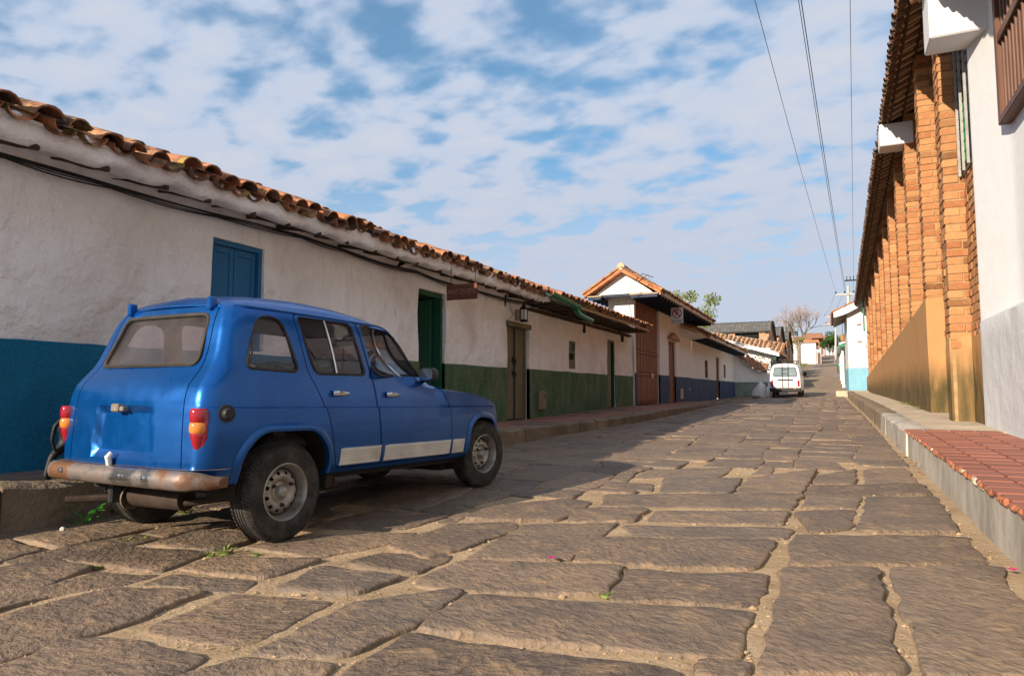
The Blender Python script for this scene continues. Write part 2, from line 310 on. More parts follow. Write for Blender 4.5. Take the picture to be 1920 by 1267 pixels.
# ------------------------------------------------------------------ mesh helpers
class MB:
    def __init__(s): s.v = []; s.f = []; s.mi = []
    def add(s, vs, fs, m=0):
        o = len(s.v); s.v += [tuple(q) for q in vs]; s.f += [tuple(i+o for i in f) for f in fs]; s.mi += [m]*len(fs); return s
    def box(s, a, b, m=0):
        (x0, y0, z0), (x1, y1, z1) = a, b
        if x0 > x1: x0, x1 = x1, x0
        if y0 > y1: y0, y1 = y1, y0
        if z0 > z1: z0, z1 = z1, z0
        return s.add([(x0, y0, z0), (x1, y0, z0), (x1, y1, z0), (x0, y1, z0), (x0, y0, z1), (x1, y0, z1), (x1, y1, z1), (x0, y1, z1)],
                     [(3, 2, 1, 0), (4, 5, 6, 7), (0, 1, 5, 4), (1, 2, 6, 5), (2, 3, 7, 6), (3, 0, 4, 7)], m)
    def cbox(s, a, b, c=.006, mi=0):           # box with chamfered edges
        a = Vector(a); b = Vector(b); lo = Vector([min(a[i], b[i]) for i in range(3)]); hi = Vector([max(a[i], b[i]) for i in range(3)])
        c = min(c, min(hi-lo)*.45); vs = []; idx = {}
        for sx in (0, 1):
            for sy in (0, 1):
                for sz in (0, 1):
                    for ax in range(3):
                        p = [(hi if q else lo)[i] for i, q in enumerate((sx, sy, sz))]; sg = (sx, sy, sz)
                        for i in range(3):
                            if i != ax: p[i] += -c if sg[i] else c
                        idx[(sx, sy, sz, ax)] = len(vs); vs.append(p)
        fs = []
        for ax in range(3):
            o = [i for i in range(3) if i != ax]
            for sd in (0, 1):
                q = []
                for u, w_ in ((0, 0), (1, 0), (1, 1), (0, 1)):
                    k = [0]*3; k[ax] = sd; k[o[0]] = u; k[o[1]] = w_; q.append(idx[tuple(k)+(ax,)])
                fs.append(tuple(q))
        for ax in range(3):
            o = [i for i in range(3) if i != ax]
            for u in (0, 1):
                for w_ in (0, 1):
                    k0 = [0]*3; k0[o[0]] = u; k0[o[1]] = w_; k1 = list(k0); k1[ax] = 1
                    fs.append((idx[tuple(k0)+(o[0],)], idx[tuple(k1)+(o[0],)], idx[tuple(k1)+(o[1],)], idx[tuple(k0)+(o[1],)]))
        for sx in (0, 1):
            for sy in (0, 1):
                for sz in (0, 1): fs.append(tuple(idx[(sx, sy, sz, a_)] for a_ in range(3)))
        return s.add(vs, fs, mi)
    def prism(s, poly, h, m=0):                # poly: list of 3d points, h: extrusion vector
        n = len(poly); h = Vector(h); a = [Vector(p) for p in poly]
        fs = [tuple(range(n))[::-1], tuple(range(n, 2*n))]+[(i, (i+1) % n, n+(i+1) % n, n+i) for i in range(n)]
        return s.add(a+[p+h for p in a], fs, m)
    def tube(s, path, r, seg=8, closed=False, cap=True, m=0):
        P = [Vector(p) for p in path]; n = len(P); R = r if isinstance(r, (list, tuple)) else [r]*n
        rings = []; up = None; vs = []
        for i in range(n):
            if closed: t = P[(i+1) % n]-P[i-1]
            else: t = P[min(i+1, n-1)]-P[max(i-1, 0)]
            t.normalize()
            if up is None:
                up = Vector((0, 0, 1)) if abs(t.z) < .9 else Vector((1, 0, 0))
            a = up-t*up.dot(t)
            if a.length < 1e-4: a = t.orthogonal()
            a.normalize(); up = a; b = t.cross(a)
            for k in range(seg):
                q = 2*PI*k/seg; vs.append(P[i]+(a*math.cos(q)+b*math.sin(q))*R[i])
        fs = []
        for i in range(n if closed else n-1):
            j = (i+1) % n
            for k in range(seg): fs.append((i*seg+k, i*seg+(k+1) % seg, j*seg+(k+1) % seg, j*seg+k))
        if cap and not closed: fs += [tuple(range(seg))[::-1], tuple(range((n-1)*seg, n*seg))]
        return s.add(vs, fs, m)
    def lathe(s, prof, axis, center, seg=24, m=0, closed=False):   # prof: (r, h) along axis vector
        ax = Vector(axis).normalized(); a = ax.orthogonal().normalized(); b = ax.cross(a); c = Vector(center); vs = []; fs = []
        for r, h in prof:
            for k in range(seg): q = 2*PI*k/seg; vs.append(c+ax*h+(a*math.cos(q)+b*math.sin(q))*r)
        n = len(prof)
        for i in range(n if closed else n-1):
            j = (i+1) % n
            for k in range(seg): fs.append((i*seg+k, i*seg+(k+1) % seg, j*seg+(k+1) % seg, j*seg+k))
        return s.add(vs, fs, m)
    def grid(s, P, m=0, flip=False):           # P[i][j] points
        n = len(P); k = len(P[0]); vs = [q for r in P for q in r]; fs = []
        for i in range(n-1):
            for j in range(k-1):
                f = (i*k+j, i*k+j+1, (i+1)*k+j+1, (i+1)*k+j); fs.append(f[::-1] if flip else f)
        return s.add(vs, fs, m)
    def mesh(s, name, mats, smooth=False, angle=None):
        me = bpy.data.meshes.new(name); me.from_pydata(s.v, [], s.f)
        for q in (mats if isinstance(mats, (list, tuple)) else [mats]): me.materials.append(q)
        if any(s.mi): me.polygons.foreach_set('material_index', s.mi)
        bm = bmesh.new(); bm.from_mesh(me); bmesh.ops.recalc_face_normals(bm, faces=bm.faces); bm.to_mesh(me); bm.free()
        if smooth:
            me.polygons.foreach_set('use_smooth', [True]*len(me.polygons))
            me.set_sharp_from_angle(angle=angle if angle else .7)
        me.update(); return me
    def build(s, name, mats, parent=None, smooth=False, angle=None):
        return link(name, s.mesh(name, mats, smooth, angle), parent)

ROOTLOC = {}
def link(name, data, parent=None, mw=None, local=False):
    o = bpy.data.objects.new(name, data); COL.objects.link(o)
    if parent is not None:
        o.parent = parent
        if not local and parent.name in ROOTLOC: o.matrix_parent_inverse = Matrix.Translation(-ROOTLOC[parent.name])
    if mw is not None: o.matrix_basis = mw
    return o
def tag(o, label=None, cat=None, group=None, kind=None):
    if label: o['label'] = label
    if cat: o['category'] = cat
    if group: o['group'] = group
    if kind: o['kind'] = kind
    return o
def thing(name, label, cat, loc, group=None):
    o = bpy.data.objects.new(name, None); COL.objects.link(o); o.location = loc; o.empty_display_size = .2
    ROOTLOC[o.name] = Vector(loc); return tag(o, label, cat, group)
def struct(name, mb, mats, smooth=False, parent=None):
    o = mb.build(name, mats, parent, smooth)
    if parent is None: tag(o, kind='structure')
    return o
def text_mesh(txt, size, depth, mat):
    cu = bpy.data.curves.new('lettering', 'FONT'); cu.body = txt; cu.size = size; cu.extrude = depth; cu.align_x = 'CENTER'; cu.align_y = 'CENTER'
    o = bpy.data.objects.new('lettering', cu); COL.objects.link(o); dg = bpy.context.evaluated_depsgraph_get()
    me = bpy.data.meshes.new_from_object(o.evaluated_get(dg)); bpy.data.objects.remove(o); me.materials.clear(); me.materials.append(mat); return me

def wall(name, mat, parent, P0, P1, z0, z1, nrm, holes=(), depth=.25, step=.3, amp=.012, top=None):
    P0 = Vector((P0[0], P0[1], 0)); P1 = Vector((P1[0], P1[1], 0)); L = (P1-P0).length; t = (P1-P0)/L; n = Vector((nrm[0], nrm[1], 0)).normalized()
    def lines(a, b, ex):
        k = max(1, int(round((b-a)/step))); q = [a+(b-a)*i/k for i in range(k+1)]
        q = [x for x in q if all(abs(x-e) > step*.3 for e in ex) or x in (a, b)]+[e for e in ex if a < e < b]
        return sorted(set(q))
    ss = lines(0, L, sorted({v for h in holes for v in h[:2]})); zs = lines(z0, z1, sorted({v for h in holes for v in h[2:4]}))
    def pt(s_, z, d=0):
        zz = z
        if top and z1-z0 > 0: zz = z0+(z-z0)*(top(s_)-z0)/(z1-z0)
        p = P0+t*s_; a = amp*(nz(p.x, p.y, zz, .9)*1.4+nz(p.x+9, p.y, zz, 3)*.5)
        return p+n*(a-d)+Vector((0, 0, zz))
    mb = MB(); idx = {}
    def vid(i, j):
        if (i, j) not in idx: idx[(i, j)] = len(mb.v); mb.v.append(tuple(pt(ss[i], zs[j])))
        return idx[(i, j)]
    for i in range(len(ss)-1):
        for j in range(len(zs)-1):
            cs, cz = (ss[i]+ss[i+1])/2, (zs[j]+zs[j+1])/2
            if any(h[0] < cs < h[1] and h[2] < cz < h[3] for h in holes): continue
            mb.f.append((vid(i, j), vid(i+1, j), vid(i+1, j+1), vid(i, j+1))); mb.mi.append(0)
    for h in holes:
        for a, b in (((h[0], h[2]), (h[0], h[3])), ((h[0], h[3]), (h[1], h[3])), ((h[1], h[3]), (h[1], h[2])), ((h[1], h[2]), (h[0], h[2]))):
            vs_ = [s_ for s_ in ss if min(a[0], b[0])-1e-6 <= s_ <= max(a[0], b[0])+1e-6]; vz = [z for z in zs if min(a[1], b[1])-1e-6 <= z <= max(a[1], b[1])+1e-6]
            pts = [(s_, z) for s_ in vs_ for z in vz]
            mb.grid([[pt(*q) for q in pts], [pt(*q, d=depth) for q in pts]])
    o = mb.build(name, mat, parent, True, 1.0); return o

# ------------------------------------------------------------------ clay roof tiles
def tile_data(r0, r1, L, th=.013, seg=7, arc=2.75, sag=0., bend=0.):
    vs = []; fs = []
    for j, (y, r) in enumerate(((0, r0), (L*.5, (r0+r1)/2), (L, r1))):
        for rr in (r, r-th):
            for k in range(seg+1):
                a = PI/2+arc/2-arc*k/seg; vs.append((rr*math.cos(a)*(1+bend*math.sin(k)), y, rr*math.sin(a)-r*.32+sag*(j-1)))
    n = seg+1
    for j in range(2):
        o = j*2*n; p = (j+1)*2*n
        for k in range(seg):
            fs.append((o+k, o+k+1, p+k+1, p+k)); fs.append((o+n+k+1, o+n+k, p+n+k, p+n+k+1))
        fs.append((o, p, p+n, o+n)); fs.append((o+seg, o+n+seg, p+n+seg, p+seg))
    for o, fl in ((0, 0), (4*n, 1)):
        for k in range(seg): f = (o+k, o+n+k, o+n+k+1, o+k+1); fs.append(f[::-1] if fl else f)
    return np.array(vs), fs
TD = [tile_data(.105, .082, .44), tile_data(.11, .085, .45, bend=.03), tile_data(.10, .08, .43, sag=.004)]
def tmesh(d, name='roof_tile', mat=None):
    me = bpy.data.meshes.new(name); me.from_pydata([tuple(v) for v in d[0]], [], d[1]); me.materials.append(mat or TILE)
    me.polygons.foreach_set('use_smooth', [True]*len(me.polygons)); me.set_sharp_from_angle(angle=.9); return me
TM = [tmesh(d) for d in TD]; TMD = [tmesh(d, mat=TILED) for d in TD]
def addnp(mb, d, M):
    A = np.array(M); v = d[0]@A[:3, :3].T+A[:3, 3]; mb.add(v.tolist(), d[1])
def tiled_roof(parent, P0, P1, u, pitch, length, pc=.235, ind=2, seed=1, jit=1., deck=SOFFIT, thick=.05, rowL=.36, cap=300, wav=.02, over=.07, lift=.055, dark=False):
    """clay barrel tiles: eave line P0->P1, u = horizontal up-slope direction"""
    rs = random.Random(seed); P0 = Vector(P0); P1 = Vector(P1); ex = (P1-P0).normalized(); L = (P1-P0).length
    u = Vector(u).normalized(); ey = (u*math.cos(pitch)+Vector((0, 0, 1))*math.sin(pitch)); ey = (ey-ex*ey.dot(ex)).normalized(); ez = ex.cross(ey)
    def base(x, y): return P0+ex*x+ey*y+ez*(wav*(nz(P0.y+x, y, seed, .8)+.5*nz(P0.y+x, y, seed+3, 2.1)))
    mb = MB(); nx = max(2, int(L/.4)); ny = max(2, int(length/.5)); G = [[base(L*i/nx, .02+(length-.02)*j/ny) for j in range(ny+1)] for i in range(nx+1)]
    mb.grid(G); mb.grid([[q-ez*thick for q in r] for r in G], flip=True)
    for e in ([r[0] for r in G], [r[-1] for r in G], G[0], G[-1]): mb.grid([e, [q-ez*thick for q in e]])
    roof = mb.build('roof', deck, parent, True, .5)
    rest = MB(); cnt = 0; ncol = max(1, int(L/pc)); nrow = max(1, int((length+.05)/rowL))
    for kind in (0, 1):
        for r in range(nrow):
            for c in range(ncol+(1 if kind == 0 else 0)):
                x = (c+(0 if kind == 0 else .5))*L/ncol
                if kind == 0 and c == ncol: x = L-.02
                j = jit*(1.6 if r == 0 else 1)
                y = r*rowL-over+rs.gauss(0, .014)*j; p = base(min(max(x+rs.gauss(0, .010)*j, 0), L), max(y, 0))+ey*min(y, 0)
                yaw = rs.gauss(0, .035)*j; roll = rs.gauss(0, .05)*j; tilt = .035+rs.gauss(0, .012)*j
                if kind == 0: zoff = lift+.012+rs.gauss(0, .005)*j; X, Z = ex, ez
                else: zoff = lift-.02; X, Z = -ex, -ez; tilt = -tilt
                sc = 1+rs.gauss(0, .04)
                M = Matrix(((X.x, ey.x, Z.x, 0), (X.y, ey.y, Z.y, 0), (X.z, ey.z, Z.z, 0), (0, 0, 0, 1)))
                M = Matrix.Translation(p+ez*(zoff+.0*r))@M@Matrix.Rotation(yaw, 4, 'Z')@Matrix.Rotation(roll, 4, 'Y')@Matrix.Rotation(-tilt, 4, 'X')@Matrix.Scale(sc, 4)
                if r < ind and cnt < cap and (kind == 0 or r == 0):
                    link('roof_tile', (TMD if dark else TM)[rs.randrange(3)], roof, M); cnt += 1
                else: addnp(rest, TD[rs.randrange(3)], M)
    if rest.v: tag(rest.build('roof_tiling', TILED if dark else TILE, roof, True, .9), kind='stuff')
    return roof, base, (ex, ey, ez)
def house_root(name, label, loc, group=None, cat='house'): return thing(name, label, cat, loc, group)

def plank_door(parent, name, X, y0, y1, z0, z1, n, mat, sgn=1, th=.035, frame=.05, rails=(), fmat=None, gap=.004, back=DARK):
    """vertical plank door in a wall facing sgn*X"""
    fm = fmat or mat; d = MB(); d.box((X-sgn*.02, y0, z1-frame), (X+sgn*.03, y1, z1)); d.box((X-sgn*.02, y0, z0), (X+sgn*.03, y0+frame, z1-frame)); d.box((X-sgn*.02, y1-frame, z0), (X+sgn*.03, y1, z1-frame))
    o = d.build(name, fm, parent); a, b = y0+frame, y1-frame
    for i in range(n):
        q0 = a+(b-a)*i/n+gap; q1 = a+(b-a)*(i+1)/n-gap; m = MB(); m.cbox((X-sgn*th, q0, z0+.015), (X+sgn*random.uniform(-.004, .004), q1, z1-frame-.004), .006)
        m.build('plank', mat, o)
    for z in rails: m = MB(); m.cbox((X+sgn*.004, a+.01, z-.05), (X+sgn*.022, b-.01, z+.05), .005); m.build('rail', mat, o)
    m = MB(); m.box((X-sgn*(th+.02), a, z0), (X-sgn*(th+.01), b, z1-frame)); m.build('backing', back, o)
    return o

# ------------------------------------------------------------------ terrain, road, pavements
mb = MB(); ys = [-60, -40, -20, -10, -5]+[float(v) for v in np.arange(0, 120, 4)]+[float(v) for v in np.arange(120, 330, 10)]+[360, 420, 520, 700, 1000]
xs = [-900, -400, -200, -100, -60, -40, -25, -15, -10, -7, -5, -3, 0, 2, 4, 8, 15, 25, 40, 60, 100, 200, 400, 900]
def terr(x, y):
    yy = min(y, 420); z = gz(yy)-.16
    if y > 70:
        k = min((y-70)/25, 1)
        if x < kL(min(y, 300)): z += k*min(.10*(kL(min(y, 300))-x), 2.2)
        if x > kR(min(y, 300))+2: z -= k*min(.06*(x-kR(min(y, 300))-2), 4)
    return z+.15*nz(x, y, 0, .05)*(1 if y > 60 else 0)
mb.grid([[(x, y, terr(x, y)) for x in xs] for y in ys]); struct('ground', mb, GRASSD, True)

mb = MB(); ys = [float(v) for v in np.arange(-6, 46.01, .2)]
def mort(x, y): return gz(y)-.017+.012*nz(x, y, 0, 2.3)+.007*nz(x, y, 5, 6)
G = []
for y in ys:
    a, b = kL(y)-.15, kR(y)+.12; G.append([(a+(b-a)*i/44, y, mort(a+(b-a)*i/44, y)) for i in range(45)])
mb.grid(G); road = struct('road', mb, SAND, True)
mb = MB(); G = []
for y in [float(v) for v in np.arange(45.6, 70, .8)]+[float(v) for v in np.arange(70, 330, 5)]:
    a, b = kL(y)-.3, kR(y)+.4; G.append([(a+(b-a)*i/8, y, gz(y)+.004) for i in range(9)])
mb.grid(G); struct('far_road', mb, FARROAD, True)

TRACED = [
[(-0.25,3.94),(0.20,4.10),(0.19,2.75),(-0.25,2.58)],
[(0.27,4.18),(0.78,4.38),(0.70,3.51),(0.60,2.89),(0.27,2.77)],
[(-0.23,4.78),(0.75,5.17),(0.75,4.49),(-0.23,4.05)],
[(0.25,6.59),(0.79,6.81),(0.74,5.32),(0.14,5.07)],
[(-0.26,5.64),(0.15,5.85),(0.10,5.13),(-0.15,4.93)],
[(-0.20,6.37),(0.21,6.51),(0.15,5.94),(-0.21,5.79)],
[(-0.19,6.98),(0.75,7.46),(0.75,6.89),(-0.21,6.40)],
[(-1.79,5.79),(-0.24,6.43),(-0.31,5.68),(-1.66,5.29)],
[(-1.22,5.24),(-0.31,5.59),(-0.35,5.09),(-1.19,4.84)],
[(-1.32,4.68),(-0.26,4.98),(-0.28,4.67),(-1.15,4.36)],
[(-1.39,4.17),(-0.33,4.58),(-0.39,3.87),(-1.29,3.61)],
[(-0.99,3.61),(-0.31,3.79),(-0.33,3.28),(-0.94,3.11)],
[(-0.45,2.56),(-0.29,2.62),(-0.30,2.49),(-0.45,2.43)],
[(-1.99,4.44),(-1.37,4.71),(-1.35,3.69),(-1.89,3.45)],
[(-1.53,6.95),(-0.82,7.19),(-0.82,6.28),(-1.37,6.08)],
[(-0.75,7.22),(-0.15,8.10),(-0.25,6.51),(-0.77,6.26)],
[(-1.85,7.55),(-1.01,8.02),(-1.05,7.19),(-1.81,6.88)],
[(-2.45,4.85),(-2.06,5.44),(-1.79,5.40),(-1.76,4.95),(-1.80,4.63),(-2.40,4.36)],
[(-1.80,4.99),(-1.61,5.20),(-1.30,5.27),(-1.29,4.80),(-1.69,4.63)],
[(-0.12,7.74),(0.24,8.38),(0.19,7.23),(-0.15,7.05)],
[(0.32,8.42),(0.73,8.63),(0.73,7.55),(0.28,7.27)],
[(-1.54,2.42),(-1.55,2.87),(-0.33,3.20),(-0.35,2.62),(-1.36,2.43)],
[(-1.90,2.96),(-1.90,3.40),(-1.03,3.63),(-1.00,3.14),(-1.61,2.93)],
[(-1.53,1.94),(-1.55,2.36),(-1.33,2.38),(-0.52,2.47),(-0.42,2.17),(-1.50,1.69)],
[(-3.25,1.68),(-3.27,1.81),(-3.20,2.27),(-2.73,2.42),(-2.72,1.92),(-2.76,1.54),(-2.76,1.42)],
[(-2.67,1.37),(-2.69,1.50),(-2.75,1.77),(-2.59,1.86),(-2.09,1.87),(-2.07,1.70),(-2.06,1.55),(-2.58,1.33)],
[(-2.55,1.94),(-2.62,2.46),(-2.11,2.57),(-2.05,2.00)],
[(-3.14,2.37),(-3.16,2.57),(-2.65,2.68),(-2.62,2.52),(-2.75,2.45)],
[(-3.22,2.65),(-3.21,2.93),(-2.63,3.11),(-2.68,2.72)],
[(-2.47,2.61),(-2.54,3.00),(-2.03,3.03),(-2.09,2.71)],
[(-1.97,1.96),(-1.99,2.57),(-1.66,2.92),(-1.61,2.90),(-1.59,2.44),(-1.65,2.09)],
[(-2.06,1.70),(-1.96,1.93),(-1.62,2.00),(-1.62,1.86),(-2.04,1.63)],
[(-3.97,2.51),(-4.00,2.86),(-3.35,2.97),(-3.24,2.58)],
[(-4.16,2.19),(-4.04,2.51),(-3.66,2.46),(-3.56,2.19),(-3.69,1.95)],
[(-3.51,1.86),(-3.59,1.99),(-3.54,2.20),(-3.61,2.44),(-3.19,2.53),(-3.23,2.29),(-3.40,2.14),(-3.37,1.80)],
[(-3.85,2.97),(-3.92,3.43),(-3.62,3.47),(-3.36,3.29),(-3.40,3.01)],
[(-3.24,3.15),(-3.18,3.49),(-2.53,3.93),(-2.49,3.62),(-2.55,3.49),(-2.70,3.15)],
[(-2.47,3.52),(-2.40,4.21),(-2.06,4.45),(-1.96,4.31),(-2.01,3.65),(-2.10,3.38)],
[(-2.48,3.15),(-2.41,3.40),(-1.99,3.49),(-2.00,3.12)],
[(-3.32,3.78),(-3.21,4.46),(-2.59,4.49),(-2.67,3.96)],
[(-0.25,2.47),(0.20,2.64),(0.19,2.24),(-0.24,2.08)],
[(0.24,2.66),(0.66,2.85),(0.64,2.44),(0.22,2.25)],
]
def inside(p, poly):
    r = False; n = len(poly)
    for i in range(n):
        (x1, y1), (x2, y2) = poly[i], poly[i-1]
        if (y1 > p[1]) != (y2 > p[1]) and p[0] < (x2-x1)*(p[1]-y1)/(y2-y1)+x1: r = not r
    return r
def stone_shape(poly, dens=.06, jit=.017, rnd=.045, seed=0):
    """rounded, irregular outline of a paving stone"""
    rs = random.Random(seed); P = [Vector((a, b)) for a, b in poly]; n = len(P); out = []
    for i in range(n):
        a, b, c = P[i-1], P[i], P[(i+1) % n]; r = min(rnd, (b-a).length*.3, (c-b).length*.3)
        p0 = b+(a-b).normalized()*r; p1 = b+(c-b).normalized()*r
        for t in (0, .5, 1): out.append(p0*(1-t)**2+b*2*t*(1-t)+p1*t*t)
        k = int(((c-b).length-2*r)/dens); e1 = c+(b-c).normalized()*min(rnd, (c-b).length*.3)
        for q in range(1, k): out.append(p1+(e1-p1)*q/k)
    return [p+Vector((nz(p.x, p.y, seed*.7, 6), nz(p.x, p.y, 40+seed*.7, 6)))*jit*1.6+Vector((rs.gauss(0, jit*.25), rs.gauss(0, jit*.25))) for p in out]
def stone_mesh(mb, poly, hi=True, seed=0, shrink=.0):
    c = sum((Vector(p) for p in poly), Vector((0, 0)))/len(poly)
    if hi: out = stone_shape([tuple(Vector(p)+(Vector(p)-c).normalized()*.022) for p in poly], seed=seed)
    else: out = stone_shape(poly, dens=.4, jit=.01, rnd=.07, seed=seed)
    n = len(out); rs = random.Random(seed+5); dz = rs.uniform(-.006, .010); tx, ty = rs.uniform(-.016, .016), rs.uniform(-.016, .016)
    def top(p): return gz(p.y)+dz+tx*(p.x-c.x)+ty*(p.y-c.y)+(.006*nz(p.x, p.y, seed, 3.1)+.004*nz(p.x, p.y, seed, 7) if hi else 0)
    rings = [(1, -.05, 0), (1, -.010, 0), (.0, -.003, .008), (.0, .0, .020)]
    if hi: rings += [(0, .0, -.62), (0, 0., -.3)]
    vs = []
    for k, (_, z, ins) in enumerate(rings):
        for p in out:
            d = c-p; l = d.length
            q = p+d*(min(ins/l, .5) if ins >= 0 else 1+ins)
            vs.append((q.x, q.y, top(q)+z))
    fs = []
    for k in range(len(rings)-1):
        for i in range(n): j = (i+1) % n; fs.append((k*n+i, k*n+j, (k+1)*n+j, (k+1)*n+i))
    vs.append((c.x, c.y, top(c))); o = (len(rings)-1)*n
    for i in range(n): fs.append((o+i, o+(i+1) % n, len(vs)-1))
    mb.add(vs, fs)
def put_stone(poly, seed):
    m = MB(); stone_mesh(m, poly, True, seed); m.build('paving_stone', STONE, road, True, .9)
for i, s_ in enumerate(TRACED): put_stone(s_, i)
rs = random.Random(3); gen = []
BANDS = [-5.2, -4.3, -3.7, -3.05, -2.5, -1.95, -1.35, -.78, -.24, .24, .80]
for b in range(len(BANDS)-1):
    y = -1.5+rs.uniform(0, .4)
    while y < 46:
        d = rs.uniform(.32, .85)*(1.0 if y < 12 else 1.1); x0, x1 = BANDS[b], BANDS[b+1]; w_ = .045*nz(b, y, 2, .7)
        j = lambda: rs.gauss(0, .028)
        def bx(i, yy): return BANDS[i]+(.22*nz(i*7.3, yy, 1, .5)+.13*nz(i*3.1, yy, 4, 1.7) if 0 < i < len(BANDS)-1 else (-.02 if i else 0))
        g_ = .014
        q = [(bx(b, y)+g_, y+j()), (bx(b+1, y)-g_, y+j()), (bx(b+1, y+d)-g_, y+d-.028+j()), (bx(b, y+d)+g_, y+d-.028+j())]
        if min(p[0]-kL(p[1]) for p in q) > -.12: gen.append(q)
        elif max(p[0]-kL(p[1]) for p in q) > .2: gen.append([(max(p[0], kL(p[1])-.1), p[1]) for p in q])
        y += d
keep = []
for q in gen:
    c = [sum(p[0] for p in q)/4, sum(p[1] for p in q)/4]; bad = 0; tot = 0
    for u_ in (0.04, .2, .4, .6, .8, .96):
        for v_ in (0.04, .2, .4, .6, .8, .96):
            a = [q[0][k]*(1-u_)+q[1][k]*u_ for k in (0, 1)]; b_ = [q[3][k]*(1-u_)+q[2][k]*u_ for k in (0, 1)]; p = [a[k]*(1-v_)+b_[k]*v_ for k in (0, 1)]
            tot += 1; bad += any(inside(p, t) for t in TRACED)
    if bad == 0: keep.append(q)
    elif bad < tot*.7:       # trim a stone that runs into a neighbour
        best = None
        for u0, u1, v0, v1 in ((0, .66, 0, 1), (.34, 1, 0, 1), (0, 1, 0, .66), (0, 1, .34, 1), (0, .45, 0, 1), (.55, 1, 0, 1), (0, 1, 0, .45), (0, 1, .55, 1), (0, .5, 0, .5), (.5, 1, 0, .5), (0, .5, .5, 1), (.5, 1, .5, 1), (0, 1, 0, .25), (0, 1, .75, 1), (0, .25, 0, 1), (.75, 1, 0, 1)):
            def B(u_, v_): return tuple((q[0][k]*(1-u_)+q[1][k]*u_)*(1-v_)+(q[3][k]*(1-u_)+q[2][k]*u_)*v_ for k in (0, 1))
            ok = all(not any(inside(B(u0+(u1-u0)*a, v0+(v1-v0)*b_), t) for t in TRACED) for a in (0, .25, .5, .75, 1) for b_ in (0, .25, .5, .75, 1))
            if ok: best = [B(u0, v0), B(u1, v0), B(u1, v1), B(u0, v1)]; break
        if best and min((Vector(best[1])-Vector(best[0])).length, (Vector(best[3])-Vector(best[0])).length) > .09: keep.append(best)
vis = sorted(keep, key=lambda q: (q[0][1]-0) if q[0][1] > 1.2 else 50-q[0][1])
far = MB()
for i, q in enumerate(vis):
    if i < 300-len(TRACED): put_stone(q, 100+i)
    else: stone_mesh(far, q, False, 100+i)
tag(far.build('paving_stones', STONE, road, True, .9), kind='stuff')
grit = MB(); polys = [(q, min(p[0] for p in q)-.02, max(p[0] for p in q)+.02, min(p[1] for p in q)-.02, max(p[1] for p in q)+.02) for q in TRACED+keep if q[0][1] < 10]; n = 0
while n < 2600:
    y = 1.6+8*rs.random()**1.5; x = rs.uniform(-4.6, .84)
    if any(a < x < b and c_ < y < d_ and inside((x, y), q) for q, a, b, c_, d_ in polys) and rs.random() < .985: continue
    r = rs.uniform(.002, .007) if rs.random() < .93 else rs.uniform(.008, .016); z = max(mort(x, y), gz(y)-.02)+r*.3; k = rs.uniform(.6, 1.5)
    grit.add([(x+r*k, y, z), (x, y+r, z), (x-r*k, y, z), (x, y-r, z), (x, y, z+r*.9), (x, y, z-r)], [(0, 1, 4), (1, 2, 4), (2, 3, 4), (3, 0, 4), (1, 0, 5), (2, 1, 5), (3, 2, 5), (0, 3, 5)]); n += 1
tag(grit.build('grit', SAND, road), kind='stuff')

# left pavement: kerb stones and slabs on a base
mb = MB(); G = []
for y in [float(v) for v in np.arange(-8, 64, 1.)]: G.append([(kL(y)-.1, y, gz(y)-.1), (kL(y)-.1, y, sL(y)-.03), (-8, y, sL(y)-.03)])
mb.grid(G); lpave = struct('left_pavement', mb, KERBM, True)
def bent_box(mb, xa, xb, y0, y1, zt, zb, c=.02, nl=5, am=.012, sd=0):
    """kerb block following the street: xa/xb/zt/zb are functions of y"""
    prof = [(0, 0), (0, 1), (c, 2), (1-c, 2), (1, 1), (1, 0)]; R = []
    for i in range(nl+1):
        y = y0+(y1-y0)*i/nl; e = .012 if i in (0, nl) else 0; a, b = xa(y), xb(y); zt_, zb_ = zt(y), zb(y); q = []
        for px, lv in ((a, zb_), (a, zt_-.04), (a+(b-a)*.12, zt_), (a+(b-a)*.84, zt_), (b-.005, zt_-.03), (b, zb_)):
            q.append(Vector((px+(e if px == a else 0)+am*nz(px, y, lv+sd, 3.3)*1.6, y+(e if i == 0 else -e), lv-e+am*nz(px+5, y, lv+sd, 3.1)*1.4)))
        R.append(q)
    mb.grid(R); n = len(R[0]); mb.add(R[0], [tuple(range(n))]); mb.add(R[-1], [tuple(range(n))[::-1]])
y = -5.0; i = 0
while y < 60:
    d = rs.uniform(.7, 1.25); m = MB()
    low = 25.3 < y < 27.5
    bent_box(m, lambda q: kL(q)-.30, lambda q: kL(q)+.01, y+.001, y+d-.001, (lambda q: gz(q)+.06) if low else (lambda q: sL(q)+.005), lambda q: gz(q)-.08, sd=i, am=.034 if y < 6 else .02, nl=9)
    m.build('kerb_stone', KERBM, lpave, True, .8); y += d; i += 1
y = -4.0
while y < 30:
    d = .52; a = kL(y)-.31; n = 2
    for k in range(n):
        x1 = a-(a-WL)*k/n; x0 = a-(a-WL)*(k+1)/n; m = MB(); z = sL(y+.25)+rs.uniform(-.006, .006)
        m.cbox((x0+.008, y+.008, z-.04), (x1-.008, y+d-.008, z), .006); m.build('paving_slab', SLABD if y < 5.5 or rs.random() < .12 else SLABR, lpave)
    y += d
